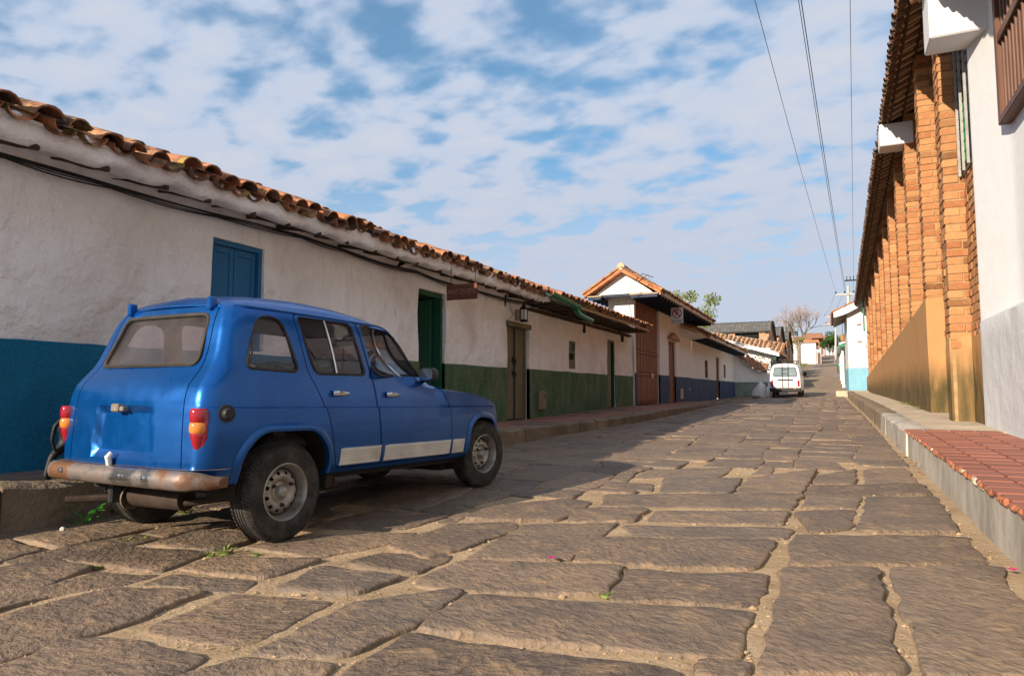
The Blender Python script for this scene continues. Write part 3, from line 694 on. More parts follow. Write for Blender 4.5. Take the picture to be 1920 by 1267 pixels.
# right pavement
mb = MB(); G = []
for y in [float(v) for v in np.arange(-8, 46, 1.)]: G.append([(kR(y), y, gz(y)-.1), (kR(y)+.004, y, sR(y)-.03), (kR(y)+.03, y, sR(y)-.006), (3.2, y, sR(y)-.006)])
mb.grid(G); rpave = struct('right_pavement', mb, [CONC], True)
y = -3.0
while y < 10.0:
    d = .27; x = kR(y)-.012
    for k in range(5):
        x1 = x+(.20 if k == 0 else .27); z = sR(y+d/2)+.012+rs.uniform(-.002, .002)
        m = MB(); e = rs.uniform(-.012, .012) if k == 0 else 0; m.cbox((x+.009+e, y+.004, z-.03), (min(x1-.009, 1.99), y+d-.004, z), .004)
        if x1 < 2.1: m.build('clay_tile', REDT, rpave)
        if k == 0:
            for _ in range(3):
                b = rs.uniform(0, d-.06); m = MB(); m.cbox((x-.010+rs.uniform(-.006, .010), y+b, z-.045+rs.uniform(-.008, .008)), (x+.03, y+b+rs.uniform(.05, .13), z-.004), .012); m.build('chipped_edge', REDC if rs.random() < .93 else CEMF, rpave)
        x = x1
    y += d
y = 10.05
while y < 44:
    d = rs.uniform(.9, 1.5)
    m = MB(); bent_box(m, lambda q: kR(q)+.30, lambda q: kR(q)-.015, y+.006, y+d-.006, lambda q: sR(q)+.012, lambda q: gz(q)-.06, sd=y, am=.012); m.build('kerb_stone', CONC if y < 14 else KERBM, rpave, True, .8)
    m = MB(); za, zb_ = sR(y)+.008, sR(y+d)+.008; xa_, xb_ = kR(y)+.30, 2.3+.0105*(y-11); m.add([(xa_, y+.004, za-.04), (xb_, y+.004, za-.04), (xb_, y+d-.004, zb_-.04), (xa_, y+d-.004, zb_-.04), (xa_, y+.004, za), (xb_, y+.004, za), (xb_, y+d-.004, zb_), (xa_, y+d-.004, zb_)], [(3, 2, 1, 0), (4, 5, 6, 7), (0, 1, 5, 4), (1, 2, 6, 5), (2, 3, 7, 6), (3, 0, 4, 7)]); m.build('paving_slab', CEMF, rpave); y += d

CREAM = plaster('cream_bedding', (.66, .54, .42), (.46, .34, .24), stain_amt=.4)
# ------------------------------------------------------------------ left side: house with the blue dado
def eave_plaster(parent, y0, y1, sd=0, xe=-5.17, zt=2.935):
    G = []; n = int((y1-y0)/.05)
    for i in range(n+1):
        y = y0+(y1-y0)*i/n; sc = .5+.5*math.cos(2*PI*y/.235); a = .034*nz(y, sd, 0, 1.1)+.020*nz(y, sd, 3, 4)+.008*nz(y, sd, 6, 9); lg = .014*math.cos(2*PI*y/.52)+.010*nz(y, sd+7, 0, 2.3)
        G.append([Vector((WL-.02, y, 2.80+a)), Vector((WL+.05, y, 2.865+a+lg)), Vector((WL+.2, y, 2.855+a+lg)), Vector((xe-.16+a*.6, y, 2.80+a+lg)), Vector((xe-.06+a*.6, y, 2.775+a+lg*1.4)),
                  Vector((xe+.005+a*.8, y, 2.80+a+lg)), Vector((xe+.01+a, y, 2.85+a*.7)), Vector((xe-.0+a, y, zt-.02+a*.5)), Vector((xe-.03+a, y, zt+.0+.05*sc)), Vector((xe-.14, y, zt+.03+.05*sc)), Vector((xe-.3, y, zt+.06))])
    m = MB(); m.grid(G); m.add(G[0], [tuple(range(len(G[0])))]); m.add(G[-1], [tuple(range(len(G[-1])))[::-1]])
    return m.build('eave_plaster', WHITE, parent, True, 1.2)
def logs(parent, y0, y1, dy, sd=1, z=2.765, x0=-5.67, x1=-5.19, r=.024, mat=DARKW):
    q = random.Random(sd); y = y0
    while y < y1:
        m = MB(); P = []; R = []; L = q.uniform(.75, 1.0)
        for k in range(7): t = k/6; P.append((x1+(x0-x1)*t*L, y+.2-.2*t+q.gauss(0, .006), z+.095*t+.008*math.sin(t*5+y))); R.append(r*(1.25 if k == 0 else 1)*q.uniform(.8, 1.15))
        m.tube(P, R, 7); m.build('rafter_log', mat, parent, True); y += dy*q.uniform(.85, 1.15)

YA, YB, YC, YD = 1.25, 8.3, 13.05, 21.45
hA = house_root('house', 'long low white house with bright blue dado and blue shutters behind the blue car', (WL-1.5, 4.5, sL(4.5)))
WIN = (4.98, 5.70, 1.42, 2.57)
wall('wall', WHITE, hA, (WL, YA), (WL, YB), .1, 2.93, (1, 0), [(WIN[0]-YA, WIN[1]-YA, WIN[2], WIN[3])], .16, .16, .03)
wall('end_wall', WHITE, hA, (WL-4, YA+.01), (WL, YA+.01), .1, 2.8, (0, -1), amp=.02)
def dado_slab(name, mat, parent, segs, z0f, zt, X=WL, th=.022):
    for a, b in segs:
        m = MB(); n = max(2, int((b-a)/.12)); G = []
        for i in range(n+1):
            y = a+(b-a)*i/n; q = .014*nz(y, 1, 0, 1.2)+.006*nz(y, 4, 0, 6); d = lambda z: .03*(nz(X, y, z, .9)*1.4+nz(X+9, y, z, 3)*.5)
            zz = [z0f(y)-.08]+[z0f(y)+(zt-z0f(y))*k/8 for k in range(1, 9)]
            row = [Vector((X+th+d(z)+.006*nz(y, z, 8, 5), y, z+(q if k == 8 else 0))) for k, z in enumerate(zz)]
            row.append(Vector((X+d(zt)-.02, y, zt+q+.012))); G.append(row)
        m.grid(G)
        for r in (G[0], G[-1]): m.grid([r, [Vector((X-.06, p.y, p.z)) for p in r]])
        m.build(name, mat, parent, True, 1.0)
dado_slab('dado', BLUED, hA, [(YA, YB-.01)], sL, 1.385)
wn_ = MB(); X = WL-.02
wn_.box((X-.12, WIN[0], WIN[2]), (X-.02, WIN[0]+.05, WIN[3])); wn_.box((X-.12, WIN[1]-.05, WIN[2]), (X-.02, WIN[1], WIN[3])); wn_.box((X-.12, WIN[0]+.05, WIN[3]-.05), (X-.02, WIN[1]-.05, WIN[3])); wn_.box((X-.12, WIN[0]+.05, WIN[2]), (X-.02, WIN[1]-.05, WIN[2]+.05))
win = wn_.build('window', BLUEW, hA)
mid = (WIN[0]+WIN[1])/2
for a, b in ((WIN[0]+.055, mid-.004), (mid+.004, WIN[1]-.055)):
    m = MB(); st = .055; z0, z1 = WIN[2]+.055, WIN[3]-.055; xf = X-.055
    m.cbox((xf-.035, a, z0), (xf, a+st, z1)); m.cbox((xf-.035, b-st, z0), (xf, b, z1))
    for zz in (z0, z0+.42, z1-.07): m.cbox((xf-.034, a+st, zz), (xf-.001, b-st, zz+.07))
    s_ = m.build('shutter', BLUEW, win); m = MB(); m.cbox((xf-.03, a+st-.005, z0+.02), (xf-.015, b-st+.005, z1-.02), .003); m.build('shutter_panel', BLUEW, s_.parent)
RP = rad(20.5)
tiled_roof(hA, (-5.15, YA-.25, 2.93), (-5.15, YB-.02, 2.93), (-1, 0, 0), RP, 3.5, ind=4, seed=1, deck=WHITE, wav=.035, jit=1.5)
tiled_roof(hA, (-11.6, YB-.02, 2.9), (-11.6, YA-.25, 2.9), (1, 0, 0), RP, 3.3, ind=0, seed=12, deck=WHITE, pc=.26)
eave_plaster(hA, YA-.2, YB-.01, 1); logs(hA, YA+.1, YB-.2, .5, 5)
m = MB(); m.prism([(WL, YA+.03, 2.7), (WL-5.4, YA+.03, 2.7), (WL-2.75, YA+.03, 4.02)], (0, .1, 0)); m.build('gable', WHITE, hA)

# ------------------------------------------------------------------ house with the green dado
hB = house_root('house', 'low white house with rough green dado, an open green doorway and old olive doors', (WL-1.5, 15, sL(15)))
DR = [(8.87, 9.68, .30, 2.57), (12.05, 13.15, .36, 2.36), (18.73, 19.53, .42, 2.44)]; W2 = (15.6, 16.08, 1.52, 2.2)
wall('wall', WHITE, hB, (WL, YB), (WL, YD), .1, 2.90, (1, 0), [(a-YB, b-YB, c, d) for a, b, c, d in DR+[W2]], .34, .18, .028)
dado_slab('dado', GREEND, hB, [(YB+.01, DR[0][0]), (DR[0][1]+.0, DR[1][0]), (DR[1][1], DR[2][0]), (DR[2][1], YD-.0)], sL, 1.43)
# open doorway with green frame and leaf
y0, y1, z0, z1 = DR[0]; z0 = sL(9)+.0
m = MB(); m.box((WL-.34, y0, z1-.07), (WL-.06, y1, z1)); m.box((WL-.34, y0, z0), (WL-.08, y0+.05, z1-.07)); m.box((WL-.34, y1-.07, z0), (WL-.05, y1, z1-.07))
d = m.build('doorway', GREENW, hB)
m = MB(); m.cbox((WL-.36, y0+.06, z0+.02), (WL-.32, y0+.42, z1-.08)); m.build('door_leaf', GREENW, d)
m = MB(); m.cbox((WL-.75, y1-.13, z0+.02), (WL-.2, y1-.085, z1-.09)); m.build('door_leaf', GREENW, d)
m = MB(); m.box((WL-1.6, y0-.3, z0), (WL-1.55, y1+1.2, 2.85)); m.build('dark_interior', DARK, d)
m = MB(); m.box((WL-.3, y0, z0-.1), (WL+.05, y1, z0+.04)); m.build('door_step', KERBM, d)
# olive double door
y0, y1, z0, z1 = DR[1]; z0 = sL(12.6)
d = plank_door(hB, 'double_door', WL-.10, y0, y1, z0, z1, 4, DOORG, frame=.07, rails=(), gap=.006)
m = MB(); m.box((WL-.06, y0-.03, z1-.10), (WL+.045, y1+.04, z1)); m.build('lintel', DOORG, d)
m = MB(); m.box((WL-.09, (y0+y1)/2-.012, z0+.02), (WL-.082, (y0+y1)/2+.02, z1-.12)); m.build('leaf_gap', DARK, d)
for zz in (1.62, 1.35):
    m = MB(); m.cbox((WL-.085, 12.50, zz-.045), (WL-.05, 12.60, zz+.045), .01); m.tube([(WL-.045, 12.55+.04*math.cos(a), zz-.05+.05*math.sin(a)) for a in np.linspace(0, PI*2, 10)], .008, 6); m.build('padlock', IRON, d)
m = MB(); m.box((WL-.02, y1+.0, z0), (WL+.012, y1+.09, 1.42)); m.build('door_jamb', GREENW, d)
m = MB(); m.cbox((WL+.02, 12.44, 2.40), (WL+.05, 12.76, 2.62), .006); npl = m.build('number_plate', simple('clay_plate', (.36, .25, .17), .8, .15), hB)
o = link('lettering', text_mesh('28', .19, .003, simple('clay_numeral', (.16, .10, .07), .8, .1, bump=0)), npl, Matrix.Translation((WL+.053, 12.60, 2.51))@Matrix.Rotation(PI/2, 4, 'Z')@Matrix.Rotation(PI/2, 4, 'X'))
# meter box
m = MB(); m.cbox((WL+.0, 13.58, .58), (WL+.055, 13.98, .98), .008); mt = m.build('meter_box', METBOX, hB)
m = MB(); m.box((WL+.054, 13.83, .84), (WL+.058, 13.91, .90)); m.build('meter_window', BLACK, mt)
for k in range(3): m = MB(); m.cbox((WL+.054, 13.66, .64+.05*k), (WL+.064, 13.74, .665+.05*k), .003); m.build('vent_slit', METBOX, mt)
# small green window
m = MB(); a, b, c, d_ = W2; xw = WL-.02
for q in (((xw-.05, a, c), (xw, a+.05, d_)), ((xw-.05, b-.05, c), (xw, b, d_)), ((xw-.05, a+.05, d_-.05), (xw, b-.05, d_)), ((xw-.05, a+.05, c), (xw, b-.05, c+.22)), ((xw-.05, a+.05, c+.38), (xw, b-.05, c+.44))): m.cbox(*q)
w2 = m.build('window', DOORG, hB); m = MB(); m.box((xw-.06, a+.05, c+.44), (xw-.03, b-.05, d_-.05)); m.build('shutter', GREENW, w2)
m = MB(); m.box((xw-.09, a+.05, c+.22), (xw-.07, b-.05, c+.38)); m.build('dark_pane', DARK, w2)
for k in range(3): m = MB(); m.tube([(xw-.03, a+.13+k*.11, c+.22), (xw-.03, a+.13+k*.11, c+.38)], .012, 6); m.build('baluster', GREENW, w2)
# third door: olive leaf and green reveal
y0, y1, z0, z1 = DR[2]; z0 = sL(19)
m = MB(); m.cbox((WL-.09, y0, z0+.02), (WL-.05, y0+.52, z1-.03)); d = m.build('door', DOORG, hB)
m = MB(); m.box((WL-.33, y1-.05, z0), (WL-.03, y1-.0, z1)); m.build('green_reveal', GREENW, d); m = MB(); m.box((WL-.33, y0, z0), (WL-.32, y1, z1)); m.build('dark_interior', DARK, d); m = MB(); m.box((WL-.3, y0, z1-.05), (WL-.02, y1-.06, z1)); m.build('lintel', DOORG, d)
tiled_roof(hB, (-5.15, YB, 2.93), (-5.15, YC-.02, 2.93), (-1, 0, 0), RP, 3.5, ind=3, seed=2, deck=WHITE, wav=.03, jit=1.4, cap=150)
tiled_roof(hB, (-4.98, YC, 2.90), (-4.98, YD-.45, 2.90), (-1, 0, 0), RP, 3.7, ind=2, seed=3, deck=CREAM, wav=.012, jit=.7, cap=140, thick=.09)
eave_plaster(hB, YB, YC-.03, 2); logs(hB, YB+.2, YC-.1, .5, 8)
y = YB+.1
while y < YC-.1:       # white mortar plugs under the cover tiles
    m = MB(); m.lathe([(0, .05), (.05, .045), (.075, .02), (.08, -.06)], (1, 0, -.25), (-5.19, y, 2.955+.03*nz(y, 2)), 9); m.build('mortar_plug', WHITE, hB, True); y += .235
q = random.Random(4); y = YC+.15
while y < YD-.5:       # dark board ends and rafters under the second eave
    m = MB(); z = 2.80+q.uniform(-.012, .012); m.cbox((WL-.05, y, z-.03), (-5.08+q.uniform(-.05, .03), y+q.uniform(.22, .34), z+.012), .005); m.build('rafter', DARKW, hB); y += .42
m = MB(); m.box((WL-.3, YC, 2.84), (WL-.03, YD-.1, 3.12)); m.build('wall_head', WHITE, hB)
m = MB(); m.box((WL-.02, YC+.0, 2.66), (WL+.10, YD-.4, 2.72)); m.build('wall_plate', DARKW, hB)
for yy in (16.6, 20.2): m = MB(); m.cbox((WL, yy, 2.46), (WL+.07, yy+.06, 2.66), .01); m.build('bracket', IRON, hB)
m = MB(); A = onX(1031, 547, -4.93); Bp = onX(1084, 574, -4.93); G = []
for t in np.linspace(0, 1, 5):
    p = Vector(A)*(1-t)+Vector(Bp)*t; G.append([p+Vector((.09*math.cos(a), 0, .09*math.sin(a))) for a in np.linspace(PI, 2*PI, 8)])
m.grid(G); m.grid([[v+Vector((0, 0, .006)) for v in r] for r in G], flip=True); m.prism([tuple(v) for v in G[-1]], (0, .01, 0))
g = m.build('rain_gutter', GREENP, hB, True); m = MB(); p1 = Vector(Bp)+Vector((-.02, -.1, -.07)); m.tube([p1, p1+Vector((-.0, .10, -.06)), p1+Vector((-.03, .5, -.10)), p1+Vector((-.06, 1.3, -.13))], .055, 10); m.build('down_spout', GREENP, g, True)

m = MB(); m.box((WL-.3, YB, 2.86), (-9.0, YD-.1, 2.90)); m.build('ceiling', DARKW, hB); m = MB(); m.box((-9.05, YB, .1), (-8.95, YD, 2.9)); m.build('rear_wall', WHITE, hB)
m = MB(); m.box((WL-.2, YA+.1, 2.86), (-9.0, YB-.05, 2.90)); m.build('ceiling', DARKW, hA)
# ------------------------------------------------------------------ gate house
hC = house_root('gate_house', 'tall white gateway with a wide brown panelled gate under a gabled tile roof', (WL-.6, 26.5, sL(26)), cat='building')
YE = 32.0; GT = (21.95, 25.4, .45, 3.98); D4 = (26.95, 28.3, .45, 2.95)
wall('wall', WHITEC, hC, (WL, 21.75), (WL, YE), .2, 4.12, (1, 0), [(GT[0]-21.75, GT[1]-21.75, GT[2], GT[3]), (D4[0]-21.75, D4[1]-21.75, D4[2], D4[3])], .3, .4, .012)
wall('end_wall', WHITEC, hC, (-6.55, 21.745), (WL, 21.745), .2, 4.12, (0, -1), step=.4, amp=.004)
m = MB(); m.box((-6.6, 21.85, .2), (-6.3, YE, 4.1)); m.build('rear_wall', WHITEC, hC)
dado_slab('dado', NAVYD, hC, [(21.76, GT[0]), (GT[1], D4[0]), (D4[1], YE)], sL, 1.55)
# panelled gate
m = MB(); zb = sL(23)+.02; xg = WL-.08; m.box((xg-.06, GT[0], zb), (xg-.02, GT[1], GT[3])); gate = m.build('gate', GATEW, hC)
m = MB(); m.box((xg-.04, GT[0], GT[3]-.02), (WL+.10, GT[1]+.15, GT[3]+.16)); m.build('lintel', wood('old_beam', (.16, .08, .045), (.09, .045, .03), (3, 14, 14)), hC)
ncol = 8; cw = (GT[1]-GT[0]-.1)/ncol; rows = [(zb+.08, zb+.98), (zb+1.06, zb+1.72), (zb+1.80, GT[3]-.1)]
for i in range(ncol):
    a = GT[0]+.05+i*cw
    m = MB(); m.cbox((xg-.02, a-.015, zb), (xg+.018, a+.055, GT[3]-.02), .008); m.build('stile', GATEW, gate)
    for z0, z1 in rows:
        m = MB(); m.cbox((xg-.02, a+.075, z0+.03), (xg+.008, a+cw-.035, z1-.03), .014); m.build('gate_panel', GATEW, gate)
for z0, z1 in rows:
    m = MB(); m.cbox((xg-.019, GT[0]+.03, z1), (xg+.014, GT[1]-.02, z1+.08), .006); m.build('gate_rail', GATEW, gate)
m = MB(); m.cbox((xg+.01, 24.35, 1.42), (xg+.03, 24.6, 1.6), .006); m.build('letter_plate', simple('pale_plate', (.6, .55, .42), .6), gate)
plank_door(hC, 'door', WL-.09, D4[0], D4[1], sL(27.5), D4[3], 4, GATEW, frame=.1, rails=(1.2, 2.1))
m = MB(); m.prism([(WL, 26.7, 3.0), (WL, 28.6, 3.0), (WL, 28.5, 3.09), (WL, 27.6, 3.3), (WL, 26.8, 3.09)], (.16, 0, 0)); m.build('door_hood', BROWNB, hC)
m = MB(); m.cbox((WL, 29.05, .62), (WL+.06, 29.5, 1.05), .01); m.build('meter_box', simple('pale_meter', (.5, .44, .34), .7), hC)
RC = rad(32); yr0, yr1 = 21.0, 31.95
tiled_roof(hC, (-4.70, yr0, 4.08), (-4.70, yr1, 4.08), (-1, 0, 0), RC, 1.45, ind=2, seed=5, deck=SOFFIT, wav=.006, jit=.4, pc=.24, cap=130, thick=.06)
tiled_roof(hC, (-7.1, yr1, 4.08), (-7.1, yr0, 4.08), (1, 0, 0), RC, 1.45, ind=0, seed=6, deck=SOFFIT, wav=.006, jit=.4, thick=.06)
rz = 4.08+1.2*math.tan(RC)
m = MB()
for k in range(27): addnp(m, TD[k % 3], Matrix.Translation((-5.9, yr0-.02+k*.405, rz+.10))@Matrix.Scale(1.2, 4))
tag(m.build('ridge_tiles', TILE, hC, True, .9), kind='stuff')
m = MB(); m.prism([(-4.95, yr0+.24, 4.08), (-6.85, yr0+.24, 4.08), (-5.9, yr0+.24, rz-.06)], (0, .12, 0)); m.build('gable', WHITEC, hC)
VERGE = simple('verge_tile', (.46, .17, .075), .85, .3, 5, .3, 30, 'world', dirt=(.36, .22, .10))
for sx in (-1, 1):                               # flat verge tiles stepping up the gable edge
    for k in range(5):
        a = 1.25-.25*k; b = a-.255; f = lambda u_: rz-abs(u_)*math.tan(RC)+.03
        m = MB(); m.prism([(-5.9+sx*a, yr0-.03, f(a)-.10), (-5.9+sx*a, yr0-.03, f(a)+.05), (-5.9+sx*b, yr0-.03, f(b)+.05), (-5.9+sx*b, yr0-.03, f(b)-.10)], (0, .22, 0)); m.build('verge_tile', VERGE, hC)
m = MB(); m.lathe([(.0, 0), (.12, 0), (.12, .1), (.0, .1)], (0, 1, 0), (-5.9, yr0-.06, rz+.09), 12); m.build('ridge_end', simple('ridge_mortar', (.45, .36, .22), .9), hC)
y = yr0+.05
while y < yr1-.1:
    for sx, xa in ((1, -4.74), (-1, -7.06)):
        xi = -5.65 if sx > 0 else -6.6
        m = MB(); m.cbox((xa-sx*.03, y, 3.90), (xi, y+.11, 4.0), .008); m.build('rafter', NAVYW, hC)
    y += .46
for xa, xb in ((-4.74, -5.66), (-7.06, -6.58)):
    m = MB(); m.box((xa, yr0+.02, 4.0), (xb, yr1-.02, 4.03)); m.build('soffit_boards', SOFFIT, hC)
m = MB(); m.box((-4.70, yr0+.02, 3.97), (-4.64, yr1-.02, 4.13)); m.build('fascia', CREAM, hC)
m = MB(); m.cbox((-7.0, yr0+.2, 3.98), (-4.8, yr0+.34, 4.07), .01); m.build('gable_beam', NAVYW, hC)
for k in range(3): m = MB(); m.cbox((-6.5+k*.28, 21.62, 4.10), (-6.26+k*.28, 22.0, 4.26), .012); m.build('beam_end', simple('beam_end_%d' % k, (.36+.04*k, .26, .22), .9), hC)
# ------------------------------------------------------------------ low house further up with navy dado
hD = house_root('house', 'low white house with navy dado and small brown windows beyond the gateway', (WL-1.5, 40, sL(40)))
YF = 47.5; HD = [(35.6, 36.5, 1.62, 2.52), (39.35, 40.6, .45, 2.85), (42.4, 43.2, 1.72, 2.52)]
wall('wall', WHITEC, hD, (WL, YE), (WL, YF), .2, 3.45, (1, 0), [(a-YE, b-YE, c, d) for a, b, c, d in HD], .3, .5, .015)
wall('end_wall', WHITEC, hD, (WL, YF), (-10, YF), .2, 3.45, (0, 1), step=1)
dado_slab('dado', NAVYD, hD, [(YE+.01, HD[1][0]), (HD[1][1], YF)], sL, 1.53)
plank_door(hD, 'door', WL-.09, HD[1][0], HD[1][1], sL(40), HD[1][3], 4, GATEW, frame=.1, rails=(1.4,))
for h in (HD[0], HD[2]):
    m = MB(); m.box((WL-.1, h[0], h[2]), (WL-.05, h[1], h[3])); w3 = m.build('window', GATEW, hD)
    for k in range(5): yy = h[0]+.06+(h[1]-h[0]-.12)*k/4; m = MB(); m.tube([(WL-.02, yy, h[2]), (WL-.02, yy, h[3])], .02, 6); m.build('bar', GATEW, w3)
    m = MB(); m.box((WL-.04, h[0], (h[2]+h[3])/2-.04), (WL+.0, h[1], (h[2]+h[3])/2+.04)); m.build('cross_bar', GATEW, w3)
tiled_roof(hD, (-4.92, 29.3, 3.50), (-4.92, YF+.2, 3.50), (-1, 0, 0), rad(22), 3.6, ind=1, seed=7, deck=SOFFIT, wav=.02, jit=.8, cap=90, thick=.14)
m = MB(); m.prism([(-4.98, 29.35, 3.38), (-5.0, 29.35, 3.60), (WL+.0, 29.35, 3.92), (WL, 29.35, 3.30)], (0, 2.7, 0)); m.build('cornice', WHITEC, hD)
m = MB(); m.box((-4.97, 32.05, 3.38), (WL, YF+.15, 3.41)); m.build('soffit_boards', SOFFIT, hD)
m = MB(); m.box((-4.95, 32.05, 3.36), (-4.86, YF+.15, 3.55)); m.build('fascia', CREAM, hD)
y = 32.1
while y < YF:
    m = MB(); m.cbox((-5.0, y, 3.28), (WL, y+.13, 3.38), .01); m.build('rafter', NAVYW, hD); y += .55

# ------------------------------------------------------------------ garden wall, porch house, tiled house
gw = thing('garden_wall', 'curving white garden wall with faded green foot and a tiled coping', 'wall', (-4.6, 48.5, sL(48)))
P = [(-5.7, 47.55), (-5.0, 48.1), (-4.35, 48.45), (-3.72, 48.6)]; tops = [3.55, 2.75, 2.25, 2.15]; G = []; D = []
for i in range(13):
    t = i/12*3; k = min(int(t), 2); f = t-k; x = P[k][0]*(1-f)+P[k+1][0]*f; y = P[k][1]*(1-f)+P[k+1][1]*f; zt = tops[k]*(1-f)+tops[k+1]*f
    G.append([(x, y, .3), (x, y, 1.5), (x, y, zt), (x-.05, y+.3, zt), (x-.05, y+.3, .3)]); D.append([(x+.015, y-.02, .35), (x+.015, y-.02, 1.52), (x, y, 1.53)])
m = MB(); m.grid(G); m.add(G[-1], [(0, 1, 2, 3, 4)]); m.build('wall', WHITEC, gw, True); m = MB(); m.grid(D); m.build('dado', FADED, gw, True)
m = MB()
for i in range(24):
    t = i/24*3; k = min(int(t), 2); f = t-k; x = P[k][0]*(1-f)+P[k+1][0]*f; y = P[k][1]*(1-f)+P[k+1][1]*f; zt = tops[k]*(1-f)+tops[k+1]*f
    for r in range(2 if k == 0 else 4):
        M = Matrix.Translation((x, y-.32+r*.26, zt+.02+r*.13))@Matrix.Rotation(rad(28), 4, 'X')@Matrix.Rotation(random.gauss(0, .06), 4, 'Z'); addnp(m, TD[i % 3], M)
m.build('coping_tiles', TILE, gw, True)['kind'] = 'stuff'
ph = thing('porch_house', 'small white house with dark green porch posts beside the white van', 'house', (-4.6, 54, gz(54)))
zg = gz(54); X0, X1 = -7.4, -3.75
m = MB(); m.box((X0, 52.0, .3), (X1, 57.5, 4.0)); m.build('wall', WHITEC, ph)
for (a, b, c, d_) in ((52.6, 53.4, zg, zg+2.0), (55.0, 55.8, zg, zg+2.0)):
    m = MB(); m.box((X1-.05, a, c), (X1+.05, b, d_)); m.build('door', simple('teal_door', (.015, .06, .06), .6), ph)
m = MB(); m.box((-4.35, 51.96, zg), (-4.0, 52.02, zg+1.7)); m.build('door', simple('teal_wood', (.015, .06, .06), .6), ph)
TEAL = MATS['teal_wood']
for xx, yy in ((-3.42, 51.4), (-3.42, 54.5), (-3.42, 57.2)): m = MB(); m.box((xx-.08, yy-.08, zg-.3), (xx+.08, yy+.08, 3.35)); m.build('post', TEAL, ph)
m = MB(); m.prism([(-7.6, 51.2, 4.6), (-3.1, 51.2, 3.35), (-3.1, 51.2, 3.45), (-7.6, 51.2, 4.75)], (0, 6.5, 0)); m.build('porch_ceiling', TEAL, ph)
tiled_roof(ph, (-3.05, 51.1, 3.50), (-3.05, 57.8, 3.50), (-1, 0, 0), rad(15.5), 4.7, ind=0, seed=9, deck=WHITEC, pc=.26, wav=.01, thick=.03)
m = MB(); m.prism([(-7.4, 51.02, 4.55), (-3.1, 51.02, 3.35), (-3.1, 51.02, 3.62), (-7.4, 51.02, 4.85)], (0, .1, 0)); m.build('barge_board', WHITEC, ph)
th_ = thing('tiled_house', 'white house with a broad mossy tile roof in front of the brick sheds', 'house', (-6.5, 60, gz(60)))
m = MB(); m.prism([(-11, 58.5, .6), (-4.15, 58.5, .6), (-4.15, 58.5, 4.05), (-11, 58.5, 5.4)], (0, 3.5, 0)); m.build('wall', WHITEC, th_)
tiled_roof(th_, (-10.6, 57.4, 5.15), (-3.35, 57.4, 3.75), (0, 1, 0), rad(24), 2.7, ind=0, seed=10, deck=SOFFIT, pc=.34, wav=.05, jit=2.0, rowL=.42)
m = MB(); m.prism([(-4.2, 58.4, 3.85), (-3.4, 57.6, 3.7), (-3.4, 61.6, 3.9), (-4.2, 61.6, 4.05)], (0, 0, .1)); m.build('eave_boards', DARKW, th_)
m = MB(); m.tube([(-4.15, 58.6, 2.9), (-3.5, 58.2, 3.75)], .05, 6); m.build('strut', DARKW, th_)
